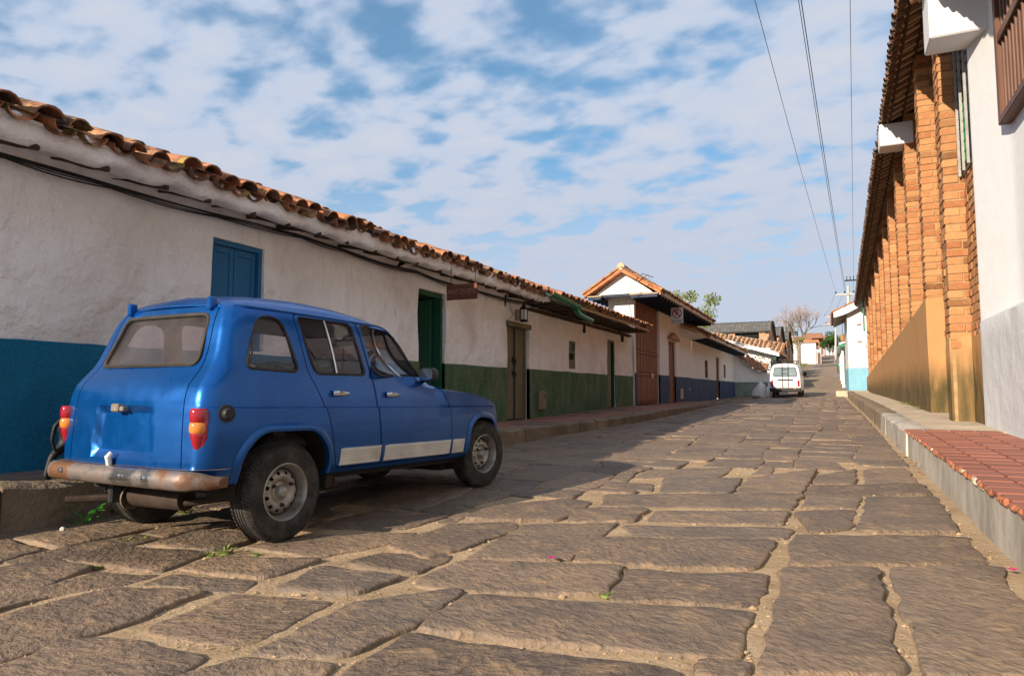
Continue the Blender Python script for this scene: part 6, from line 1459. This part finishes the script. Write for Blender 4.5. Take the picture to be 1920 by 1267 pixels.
m = MB(); A = onX(1085, 580, -5.3); m.tube([onX(952, 560, -5.66), onX(962, 590, -5.66), onX(953, 600, -5.66)], .005, 5); m.build('loose_cable', CABLE, cb)
cc = thing('gate_cables', 'loops of black cable hanging on the gateway gable', 'cable', (-5.7, 21.4, 4.4)); m = MB(); m.tube([onY(*p, 20.95) for p in ((1225, 520), (1205, 513), (1185, 530), (1177, 550), (1180, 575), (1187, 600))], .012, 6); m.build('cable', CABLE, cc, True); m = MB(); m.tube([onY(*p, 20.95) for p in ((1196, 528), (1215, 515), (1220, 530), (1205, 545), (1190, 556))], .010, 6); m.build('cable', CABLE, cc, True)

# ------------------------------------------------------------------ plants
LEAF = simple('bright_leaf', (.05, .24, .03), .45, .35, 8, .1, spec=.4); LEAFD = simple('tree_leaf', (.05, .105, .022), .6, .5, 1.5, 0, 'world'); WEED = simple('dry_weed', (.14, .17, .045), .8, .35, 6, 0)
LEAFY = simple('yellow_green_leaf', (.16, .19, .035), .6, .4, 1.5, 0, 'world')
def leaf(mb, p, d, L, w_, curl=.25):
    d = Vector(d).normalized(); s_ = d.cross(Vector((0, 0, 1)));
    if s_.length < .01: s_ = Vector((1, 0, 0))
    s_.normalize(); n = s_.cross(d); P = []
    for t, k in ((0, .08), (.3, .8), (.6, 1), (.85, .6), (1, .05)):
        c = Vector(p)+d*L*t-Vector((0, 0, 1))*curl*L*t*t; P.append([c-s_*w_*k/2+n*w_*.12*k, c, c+s_*w_*k/2+n*w_*.12*k])
    mb.grid(P)
q = random.Random(5); g = onZ(157, 985, gz(2.75)); wp_ = thing('weed_plant', 'bright green broad-leaved weed growing at the kerb under the exhaust pipe', 'plant', g)
for k in range(15):
    a = q.uniform(0, 6.28); el_ = q.uniform(.1, 1.0); b = Vector(g)+Vector((.02*math.cos(a), .02*math.sin(a), q.uniform(.0, .08))); tip = b+Vector((math.cos(a)*.05, math.sin(a)*.05, q.uniform(.01, .05)))
    m = MB(); m.tube([g, b, tip], .003, 4); leaf(m, tip, (math.cos(a), math.sin(a), el_*.8), q.uniform(.06, .10), q.uniform(.03, .045)); m.build('leaf', LEAF, wp_, True)
TUFTS = [(420, 1033, .09), (395, 1040, .06), (235, 1012, .07), (270, 1010, .06), (345, 960, .12), (1135, 1112, .05), (905, 1106, .04), (480, 1036, .05), (180, 1060, .04), (1668, 742, .2), (1695, 757, .14), (1720, 764, .12), (1120, 820, .10), (1040, 838, .08), (1170, 812, .08), (985, 845, .08)]
_g = 'weed tufts in the paving joints'
WL_ = [('weed tuft in the joint just behind the near rear tyre', 'weeds', _g)]*2+[('sprig of weeds in the road joint below the car exhaust', 'weeds', _g)]*2+[('taller weeds in the shadow under the blue car', 'weeds', _g), ('tiny moss tuft between two big slabs in open road', 'weeds', _g), ('tiny moss tuft between two big slabs in open road', 'weeds', _g), ('weed tuft in the joint just behind the near rear tyre', 'weeds', _g), ('sprig of weeds in the road joint below the car exhaust', 'weeds', _g)]+[('clump of weeds at the foot of the ochre stucco wall', 'weeds', _g)]*3+[('weeds sprouting along the foot of the left kerb', 'weeds', _g)]*4
for i, (px, py, h) in enumerate(TUFTS):
    z = None; Y = 3
    for _ in range(6):
        zz = (sR(Y) if px > 1600 else gz(Y)); p = onZ(px, py, zz); Y = p.y
    m = MB(); m.lathe([(0, .004), (h*.35, .002), (h*.5, -.01)], (0, 0, 1), Vector(p)-Vector((0, 0, .006)), 9)
    for k in range(26):
        a = q.uniform(0, 6.28); r = min(abs(q.gauss(0, h*.45)), h*.48); b = Vector(p)+Vector((r*math.cos(a)*1.4, r*math.sin(a)*.7, -.012)); L = h*q.uniform(.4, 1.0); d = Vector((math.cos(a)*.7, math.sin(a)*.7, q.uniform(.4, 1.2))); leaf(m, b, d, L, L*q.uniform(.08, .22), .3)
    o = link('weed_tuft', m.mesh('weed_tuft', WEED, True)); tag(o, *WL_[i])
PET = simple('pink_petal', (.50, .02, .16), .7, .25, 20, 0)
for px, py in ((1035, 1047), (1612, 793), (1635, 795), (1642, 797), (1530, 831), (1553, 829), (1655, 834), (1899, 1069), (907, 909), (1600, 805), (1725, 886), (1630, 806), (1575, 800)):
    Y = 5
    for _ in range(6): p = onZ(px, py, gz(Y)+.012); Y = p.y
    m = MB()
    for k in range(4): a = k*1.6+px; leaf(m, Vector(p)+Vector((0, 0, .002)), (math.cos(a), math.sin(a), .5), .032, .024, .3)
    tag(link('fallen_petal', m.mesh('fallen_petal', PET, True)), {1035: 'lone pink petal lying on a slab in open road', 1899: 'pink petal at the foot of the tiled right kerb', 907: 'pink petal lying beside the front tyre of the blue car'}.get(px, 'pink petals scattered on the road near the right kerb'), 'petals', 'fallen pink petals')
DLEAF = simple('dry_leaf', (.20, .09, .04), .8, .3, 12, 0)
for px, py in ((1708, 847), (1698, 858), (1716, 876), (1690, 838), (1702, 870)):
    Y = 8
    for _ in range(6): p = onZ(px, py, gz(Y)+.012); Y = p.y
    m = MB(); leaf(m, p, (q.uniform(-1, 1), q.uniform(-1, 1), .3), .09, .05, .2); tag(link('dry_leaf', m.mesh('dry_leaf', DLEAF, True)), 'dry brown leaf lying beside the right kerb', 'leaf', 'dry leaves by the right kerb')
p = onZ(117, 993, gz(2.7)+.02); m = MB(); m.lathe([(0, .022), (.012, .018), (.018, .004), (.013, -.008), (0, -.012)], (.3, .2, 1), p, 6); tag(m.build('pebble', simple('pale_pebble', (.5, .46, .42), .8)), 'pale pebble lying on the road by the left kerb', 'stone')

def foliage(mb, c, rx, ry_, rz_, n, L, rs, clumps=9):
    C = [(Vector(c)+Vector((rs.gauss(0, rx*.5), rs.gauss(0, ry_*.5), rs.gauss(0, rz_*.45))), rs.uniform(.25, .5)) for _ in range(clumps)]
    for _ in range(n):
        k, s_ = rs.choice(C); v = Vector((rs.gauss(0, 1), rs.gauss(0, 1), rs.gauss(0, 1))); v = v.normalized()*rs.random()**.45
        p = k+Vector((v.x*rx*s_, v.y*ry_*s_, v.z*rz_*s_)); a = Vector((rs.gauss(0, 1), rs.gauss(0, 1), rs.gauss(0, 1))).normalized(); b = a.orthogonal().normalized()
        l = L*rs.uniform(.6, 1.3); mb.add([p-a*l*.5, p+b*l*.22, p+a*l*.5, p-b*l*.22], [(0, 1, 2, 3)])
BARK = simple('tree_bark', (.20, .16, .12), .95, .3, 4, .5, 12)
def tree(name, label, base, h, c, r, n, L, mat, seed, group=None, trunk=.14, cl=12):
    rs = random.Random(seed); t = thing(name, label, 'tree', base, group); b = Vector(base); m = MB(); m.tube([b-Vector((0, 0, .3)), b+Vector((.1, 0, h*.3)), Vector(c)-Vector((0, 0, r[2]*.4)), Vector(c)], [trunk, trunk*.8, trunk*.5, trunk*.25], 7)
    for k in range(6):
        a = rs.uniform(0, 6.28); m.tube([Vector(c)-Vector((0, 0, r[2]*rs.uniform(.3, .9))), Vector(c)+Vector((math.cos(a)*r[0]*.35, math.sin(a)*r[1]*.35, 0)), Vector(c)+Vector((math.cos(a)*r[0]*.7, math.sin(a)*r[1]*.7, r[2]*rs.uniform(-.1, .5)))], [trunk*.4, trunk*.25, trunk*.1], 5)
    m.build('trunk', BARK, t, True); m = MB(); foliage(m, c, *r, n, L, rs, cl); o = m.build('crown', mat, t); o['kind'] = 'stuff'; return t
tree('leafy_tree', 'light green leafy tree rising behind the gateway roof', (-9.3, 44, .4), 5, (-7.7, 44, 5.55), (1.6, 1.6, 1.25), 2600, .20, LEAFY, 3, cl=14)
tree('leafy_tree', 'small green shrub showing over the curved garden wall', (-6.5, 50.5, .5), 2.2, (-6.1, 50.2, 3.55), (.7, .7, .6), 700, .16, LEAFY, 4, trunk=.06)
c = onY(1552, 642, 175); tree('leafy_tree', 'dark green spreading tree beside the upper road', onY(1541, 662, 175), 5, c, (3.2, 3, 1.8), 2600, .45, LEAFD, 6, trunk=.3, cl=16)
bt = onY(1498, 697, 96); T = thing('bare_tree', 'tall bare tree with pinkish twigs by the upper road', 'tree', bt); m = MB(); tw = MB(); lf = MB(); rs = random.Random(8)
def grow(p, d, L, r, dep):
    e = Vector(p)+Vector(d)*L; mid_ = (Vector(p)+e)/2+Vector((rs.gauss(0, .04), rs.gauss(0, .04), rs.gauss(0, .03)))*L; (m if dep < 4 else tw).tube([p, mid_, e], [r, r*.85, r*.7], 6 if dep < 3 else 4, cap=False)
    if dep >= 6: return
    for k in range(3 if dep in (1, 2, 3, 4) else 2):
        nd = (Vector(d)+Vector((rs.gauss(0, .48), rs.gauss(0, .45), rs.gauss(.10, .25)))).normalized(); grow(e, nd, L*rs.uniform(.62, .86), r*.62, dep+1)
m.tube([Vector(bt)-Vector((0, 0, .4)), Vector(bt)+Vector((.05, 0, 1.5)), Vector(bt)+Vector((.1, 0, 3.3))], [.3, .24, .22], 9)
for d in ((-.75, .1, .75), (.45, -.1, .9), (-.1, .2, 1), (.25, .3, .9), (-.4, -.3, .85)): grow(Vector(bt)+Vector((.1, 0, 3.2)), Vector(d).normalized(), 1.75, .12, 1)
m.build('trunk', BARK, T, True); tag(tw.build('twigs', simple('pinkish_twig', (.34, .27, .25), .9), T), kind='stuff'); foliage(lf, Vector(bt)+Vector((.1, 0, 4.0)), 1.2, 1, 1.0, 380, .22, rs, 7); tag(lf.build('leaves', LEAFY, T), kind='stuff')
q = random.Random(12); m = MB()
for k in range(3500):
    Y = q.uniform(82, 150); x = kL(Y)-.3-abs(q.gauss(0, 3.0)); L = q.uniform(.15, .45); leaf(m, (x, Y, terr(x, Y)-.02), (q.gauss(0, .4), q.gauss(0, .4), 1), L, .06, .2)
tag(m.build('verge_grass', WEED), 'dry grass and weeds on the verge by the upper road', 'grass', kind='stuff')

# ------------------------------------------------------------------ far houses up the hill
def far_house(name, label, p0, p1, Y, zt, depth, mat, roofm, pitch=.5, wins=(), over=.5, ridge='x', cat='house'):
    a, b = onY(*p0, Y), onY(*p1, Y); h = thing(name, label, cat, ((a.x+b.x)/2, Y+depth/2, min(a.z, b.z))); zb = min(a.z, b.z)-1.5; z1 = onY(p0[0], zt, Y).z
    m = MB(); m.box((a.x, Y, zb), (b.x, Y+depth, z1)); m.build('wall', mat, h)
    r = (b.x-a.x)*.5*pitch if ridge == 'y' else depth*.5*pitch; m = MB()
    if ridge == 'y': m.prism([(a.x-over, Y-over, z1-.1), (b.x+over, Y-over, z1-.1), ((a.x+b.x)/2, Y-over, z1+r)], (0, depth+2*over, 0))
    elif ridge == 'lean': m.prism([(a.x-over, Y-over, z1-.02), (a.x-over, Y-over, z1+.18+r), (b.x+over, Y-over, z1+.18), (b.x+over, Y-over, z1-.02)], (0, depth+over, 0))
    else: m.prism([(a.x-over, Y-over, z1-.1), (a.x-over, Y+depth/2, z1+r), (a.x-over, Y+depth+over, z1-.1)], (b.x-a.x+2*over, 0, 0))
    m.build('roof', roofm, h)
    for (wx0, wy0, wx1, wy1, mt_, nm) in wins:
        u, v = onY(wx0, wy0, Y-.05), onY(wx1, wy1, Y-.05); m = MB(); m.box((u.x, Y-.06, v.z), (v.x, Y+.02, u.z)); m.build(nm, mt_, h)
    return h
FTILE = simple('far_tile_roof', (.33, .15, .08), .9, .35, 1.2, .3, 8, 'world'); OBR = simple('far_orange_brick', (.46, .20, .09), .9, .15, 2, 0)
hw_ = far_house('house', 'plain white house above the grass verge behind the bare tree', (1470, 695), (1531, 688), 118, 643, 9, WHITER, FTILE, .18, ridge='lean', over=.3)
m = MB(); u = onY(1531, 655, 118); v = onY(1540, 682, 118); m.box((u.x, 117.9, v.z-.8), (v.x, 126, u.z)); sd_ = m.build('side_room', WHITER, hw_); m = MB(); m.box((u.x+.1, 117.8, v.z), (v.x-.1, 117.95, u.z-.5)); m.build('door', BROWNW, hw_)
far_house('house', 'orange brick house with tiled roof above the white house', (1512, 675), (1536, 668), 150, 634, 9, OBR, FTILE, .3, over=.7)
far_house('house', 'white flat-roofed annexe in front of the orange brick house', (1510, 672), (1533, 668), 146, 648, 2.5, WHITER, WHITER, .25, ridge='y', over=.15)
far_house('house', 'long low house with tiled roof and shaded porch behind the sheds', (1488, 670), (1512, 665), 140, 640, 8, simple('shaded_plaster', (.35, .27, .22), .9), FTILE, .3, over=1.0, wins=((1498, 642, 1506, 652, DARK, 'window'),))
far_house('house', 'pinkish house with red roof beyond the upper lamp pole', (1536, 668), (1546, 665), 205, 640, 10, simple('pink_plaster', (.5, .33, .25), .9), FTILE, .4, over=.8)
far_house('house', 'grey and white house at the crest of the road', (1549, 664), (1567, 662), 240, 646, 10, WHITER, GREYSH, .35, over=.8, wins=((1555, 648, 1557, 655, DARK, 'window'), (1561, 648, 1563, 655, DARK, 'window')))
wt = onY(1480, 626, 120); W_ = thing('water_tank', 'black round water tank on a white stand above the far roofs', 'tank', (wt.x, 120, wt.z-4)); m = MB(); m.box((wt.x-.45, 119.6, wt.z-5), (wt.x+.45, 120.4, wt.z)); m.build('stand', WHITER, W_); m = MB(); m.lathe([(0, 1.3), (.35, 1.25), (.62, 1.0), (.62, .1), (.55, 0), (0, 0)], (0, 0, 1), (wt.x, 120, wt.z), 16); m.build('tank', simple('tank_grey', (.10, .11, .10), .6), W_, True)
# ------------------------------------------------------------------ poles and wires
def pole(name, label, px, ytop, ybase, Y, r, arms, mat=POLE):
    b = onY(px, ybase, Y); t = onY(px, ytop, Y); o = thing(name, label, 'pole', (b.x, Y, gz(Y))); m = MB(); m.tube([(b.x, Y, gz(Y)-.3), (t.x, Y, t.z)], [r*1.25, r*.8], 10); m.build('post', mat, o, True); ends = []
    for xa, xb, ya in arms:
        u, v = onY(xa, ya, Y), onY(xb, ya-2, Y); m = MB(); m.cbox((u.x, Y-.2, u.z-.07), (v.x, Y-.06, u.z+.07), .01); ar = m.build('crossarm', POLE, o)
        for k in range(3):
            x = u.x+(v.x-u.x)*(.04+.46*k); m = MB(); m.lathe([(.05, 0), (.10, .05), (.05, .10), (.10, .16), (.03, .26), (0, .27)], (0, 0, 1), (x, Y-.13, u.z+.07), 8); m.build('insulator', simple('insulator_green', (.03, .12, .11), .3) if 'insulator_green' not in MATS else MATS['insulator_green'], ar); ends.append(Vector((x, Y-.13, u.z+.3)))
    return o, ends
pp, ends = pole('utility_pole', 'concrete utility pole with crossarm rising behind the pale blue house', 1590, 536, 650, 70, .15, [(1566, 1602, 553)])
_, e2 = pole('utility_pole', 'slim white utility pole with two crossarms by the upper road', 1567, 588, 690, 112, .14, [(1546, 1567, 594), (1548, 1567, 608)])
pole('utility_pole', 'short pale concrete pole on the left of the upper road', 1537, 634, 675, 185, .17, [])
m = MB(); m.cbox((pp.location.x-.1, 69.6, ends[0].z+.9), (pp.location.x+1.0, 69.9, ends[0].z+1.0), .02)
for k in range(4): m.tube([(pp.location.x+.1+k*.28, 69.75, ends[0].z+.9), (pp.location.x+.1+k*.28, 69.75, ends[0].z+1.35)], .04, 5)
m.build('fuse_bracket', IRON, pp)
def wire(A, px, label, z=11.0, r=.012, ext=1.35, sag=.5):
    B_ = onZ(px[0], px[1], z); A = Vector(A); E_ = A+(B_-A)*ext; m = MB(); P = []
    for t in np.linspace(0, 1, 40): p = A*(1-t)+E_*t; P.append(p-Vector((0, 0, sag*4*t*(1-t)))+Vector((0, 0, sag*4*(1/ext)*(1-1/ext)*t*ext)))
    m.tube(P, r, 5); tag(m.build('overhead_wire', WIREM), label, 'wire', 'overhead street wires')
wire(ends[0], (1415, 0), 'thin overhead wire running up to the outer end of the crossarm', r=.009)
wire(ends[1], (1497, 0), 'thinner overhead wire of the close pair running to the middle of the crossarm', r=.010)
wire(ends[1]+Vector((.08, 0, .02)), (1502, 0), 'thicker overhead wire of the close pair running to the middle of the crossarm', r=.013)
wire(ends[2], (1594, 0), 'overhead wire running close along the brick hall to the utility pole', r=.008)
for k in range(3):
    m = MB(); m.tube([ends[k], (ends[k]+e2[k])/2-Vector((0, 0, .5)), e2[k]], .012, 5); tag(m.build('overhead_wire', WIREM), 'overhead wire strung between the two utility poles', 'wire', 'wires between the poles')
# green street post with bins, hanging eave lantern
gp = onZ(1588, 739, gz(43)); pst = thing('bin_post', 'green metal post carrying two green bins beside the pale blue house', 'bin', gp); m = MB(); m.tube([gp-Vector((0, 0, .1)), Vector((gp.x, gp.y, 2.9))], .045, 8); m.tube([gp+Vector((.22, .1, -.1)), Vector((gp.x+.22, gp.y+.1, 2.9))], .045, 8); m.build('post', GREENP, pst, True)
for dx, mt_, nm in ((-.52, GREENP, 'bin'), (.02, GREENP, 'bin')):
    m = MB(); m.lathe([(0, 0), (.20, .0), (.25, .12), (.27, .70), (.24, .82), (.0, .86)], (0, 0, 1), (gp.x+dx, gp.y-.12, 2.62), 16); bn = m.build(nm, simple('bin_mesh', (.06, .10, .05), .7) if dx < 0 else mt_, pst, True); m = MB(); m.lathe([(.275, .66), (.29, .72), (.26, .86), (0, .9)], (0, 0, 1), (gp.x+dx, gp.y-.12, 2.62), 16); m.build('lid', GREENP, bn, True)
c = onY(1580, 633, 52); el2 = thing('eave_lantern', 'small brown lantern hanging under the boarded eave of the pale blue house', 'lantern', c); m = MB(); m.lathe([(0, .28), (.05, .26), (.20, .1), (.14, -.2), (.08, -.28), (0, -.3)], (0, 0, 1), c, 6); m.build('body', simple('brass_brown', (.30, .17, .07), .6), el2); m = MB(); m.tube([c+Vector((0, 0, .25)), Vector((c.x, c.y, 5.9))], .012, 5); m.build('chain', IRON, el2)
# white sacks
for (dx, dy, s_, lab) in ((0, 0, 1., 'bulging white sack standing beside the van'), (.35, .25, .7, 'smaller white sack slumped behind the taller sack')):
    b = Vector((-3.62+dx, 42.3+dy, sL(42.3))); m = MB(); G = []
    for k, (r, z) in enumerate(((.38, 0), (.45, .15), (.40, .4), (.30, .62), (.20, .8), (.10, .92), (.02, .96))): G.append([b+Vector((r*s_*(1+.5*nz(math.cos(a)*1.3, math.sin(a)*1.3, k*.4+dx))*math.cos(a)+.12*z*nz(z, 3, dx), r*s_*(1+.5*nz(math.cos(a)*1.3, math.sin(a)*1.3, k*.4+dx+5))*math.sin(a), z*s_*(1+.15*nz(a, dx, 2))-.02)) for a in np.linspace(0, 2*PI, 17)])
    m.grid(G); tag(m.build('sack', simple('white_sack%d' % int(s_*10), (.72, .71, .70), .8, .1, 5, .4, 14), None, True), lab, 'sack')

# ------------------------------------------------------------------ living things (skinned skeletons)
def skin(name, verts, edges, radii, mat, parent=None, root=0, sub_=2):
    me = bpy.data.meshes.new(name); me.from_pydata([tuple(v) for v in verts], edges, []); o = bpy.data.objects.new(name, me); COL.objects.link(o)
    md = o.modifiers.new('s', 'SKIN'); sd = me.skin_vertices[0].data
    for i, r in enumerate(radii): sd[i].radius = (r, r) if not isinstance(r, tuple) else r; sd[i].use_root = (i == root)
    ss = o.modifiers.new('u', 'SUBSURF'); ss.levels = ss.render_levels = sub_
    bpy.context.view_layer.update(); m2 = apply_mod(o); bpy.data.objects.remove(o); m2.materials.clear(); m2.materials.append(mat); m2.polygons.foreach_set('use_smooth', [True]*len(m2.polygons))
    return link(name, m2, parent)
FUR = simple('black_fur', (.010, .009, .009), .55, .3, 25, .4, 90)
pw = onZ(76, 903, sL(3.2)); D0 = Vector((pw.x, pw.y, sL(3.2)))
def dv(x, y, z): return tuple(D0+Vector((x, y, z)))
#                0 pelvis            1 loin            2 chest           3 shoulder        4 neck            5 head            6 muzzle
DV = [dv(.06, .19, .45), dv(.07, .38, .43), dv(.08, .56, .42), dv(.08, .68, .45), dv(.08, .78, .54), dv(.08, .86, .60), dv(.08, .98, .57),
      dv(.0, .16, .35), dv(.0, .17, .25), dv(.0, .07, .17), dv(.0, .03, .03), dv(.0, .07, .015),        # near hind leg: thigh, knee, hock, foot
      dv(.12, .20, .34), dv(.12, .26, .24), dv(.12, .17, .14), dv(.12, .20, .03), dv(.12, .25, .015),
      dv(.04, .66, .30), dv(.04, .64, .16), dv(.04, .67, .03), dv(.04, .71, .015), dv(.12, .68, .30), dv(.12, .70, .16), dv(.12, .72, .03), dv(.12, .76, .015),
      dv(.05, .13, .45), dv(.03, .06, .38), dv(.02, .05, .28), dv(.02, .08, .20)]                        # tail
DE = [(0, 1), (1, 2), (2, 3), (3, 4), (4, 5), (5, 6), (0, 7), (7, 8), (8, 9), (9, 10), (10, 11), (0, 12), (12, 13), (13, 14), (14, 15), (15, 16), (3, 17), (17, 18), (18, 19), (19, 20), (3, 21), (21, 22), (22, 23), (23, 24), (0, 25), (25, 26), (26, 27), (27, 28)]
DRr = [.09, .08, .105, .095, .06, .06, .03, .062, .05, .026, .018, .018, .055, .042, .022, .018, .018, .035, .022, .018, .018, .035, .022, .018, .018, .022, .016, .013, .008]
dog = skin('dog', DV, DE, DRr, FUR); tag(dog, 'black dog on the left pavement, hidden behind the blue car except its rump', 'dog')
for s_ in (-1, 1): m = MB(); e = Vector(dv(.08+.045*s_, .85, .65)); m.prism([e, e+Vector((.02*s_, .03, 0)), e+Vector((.035*s_, .02, -.07))], (0, -.012, 0)); link('ear', m.mesh('ear', FUR), dog)
def person(px, py, Y, H, mat, skinm, label):
    b = onY(px, py, Y); b = Vector((b.x, Y, gz(Y))); k = H/1.7; f = lambda x, y, z: tuple(b+Vector((x, y, z))*k)
    V = [f(0, 0, .92), f(0, 0, 1.15), f(0, 0, 1.38), f(0, 0, 1.48), f(0, 0, 1.62), f(.09, 0, .85), f(.10, .03, .47), f(.10, 0, .06), f(.10, .1, .03), f(-.09, 0, .85), f(-.10, -.05, .47), f(-.10, -.12, .06), f(-.10, -.02, .03), f(.17, 0, 1.36), f(.22, .0, 1.1), f(.22, .06, .86), f(-.17, 0, 1.36), f(-.22, 0, 1.1), f(-.22, .05, .86)]
    E_ = [(0, 1), (1, 2), (2, 3), (3, 4), (0, 5), (5, 6), (6, 7), (7, 8), (0, 9), (9, 10), (10, 11), (11, 12), (2, 13), (13, 14), (14, 15), (2, 16), (16, 17), (17, 18)]
    R = [.15, .14, .15, .055, .105, .10, .065, .045, .04, .10, .065, .045, .04, .06, .045, .035, .06, .045, .035]
    o = skin('person', V, E_, [r*k for r in R], mat, None, 0, 1); tag(o, label, 'person'); m = MB(); c = Vector(f(0, 0, 1.66)); m.lathe([(0, .11*k), (.07*k, .09*k), (.11*k, .02*k), (.10*k, -.06*k)], (0, -.3, 1), c, 10); link('hair', m.mesh('hair', BLACK, True), o)
person(1562, 667, 212, 1.75, simple('pink_cloth', (.75, .05, .28), .8), None, 'person in bright pink walking on the upper road')
person(1556, 668, 205, 1.7, simple('dark_cloth', (.06, .05, .06), .8), None, 'person in dark clothes walking on the upper road')
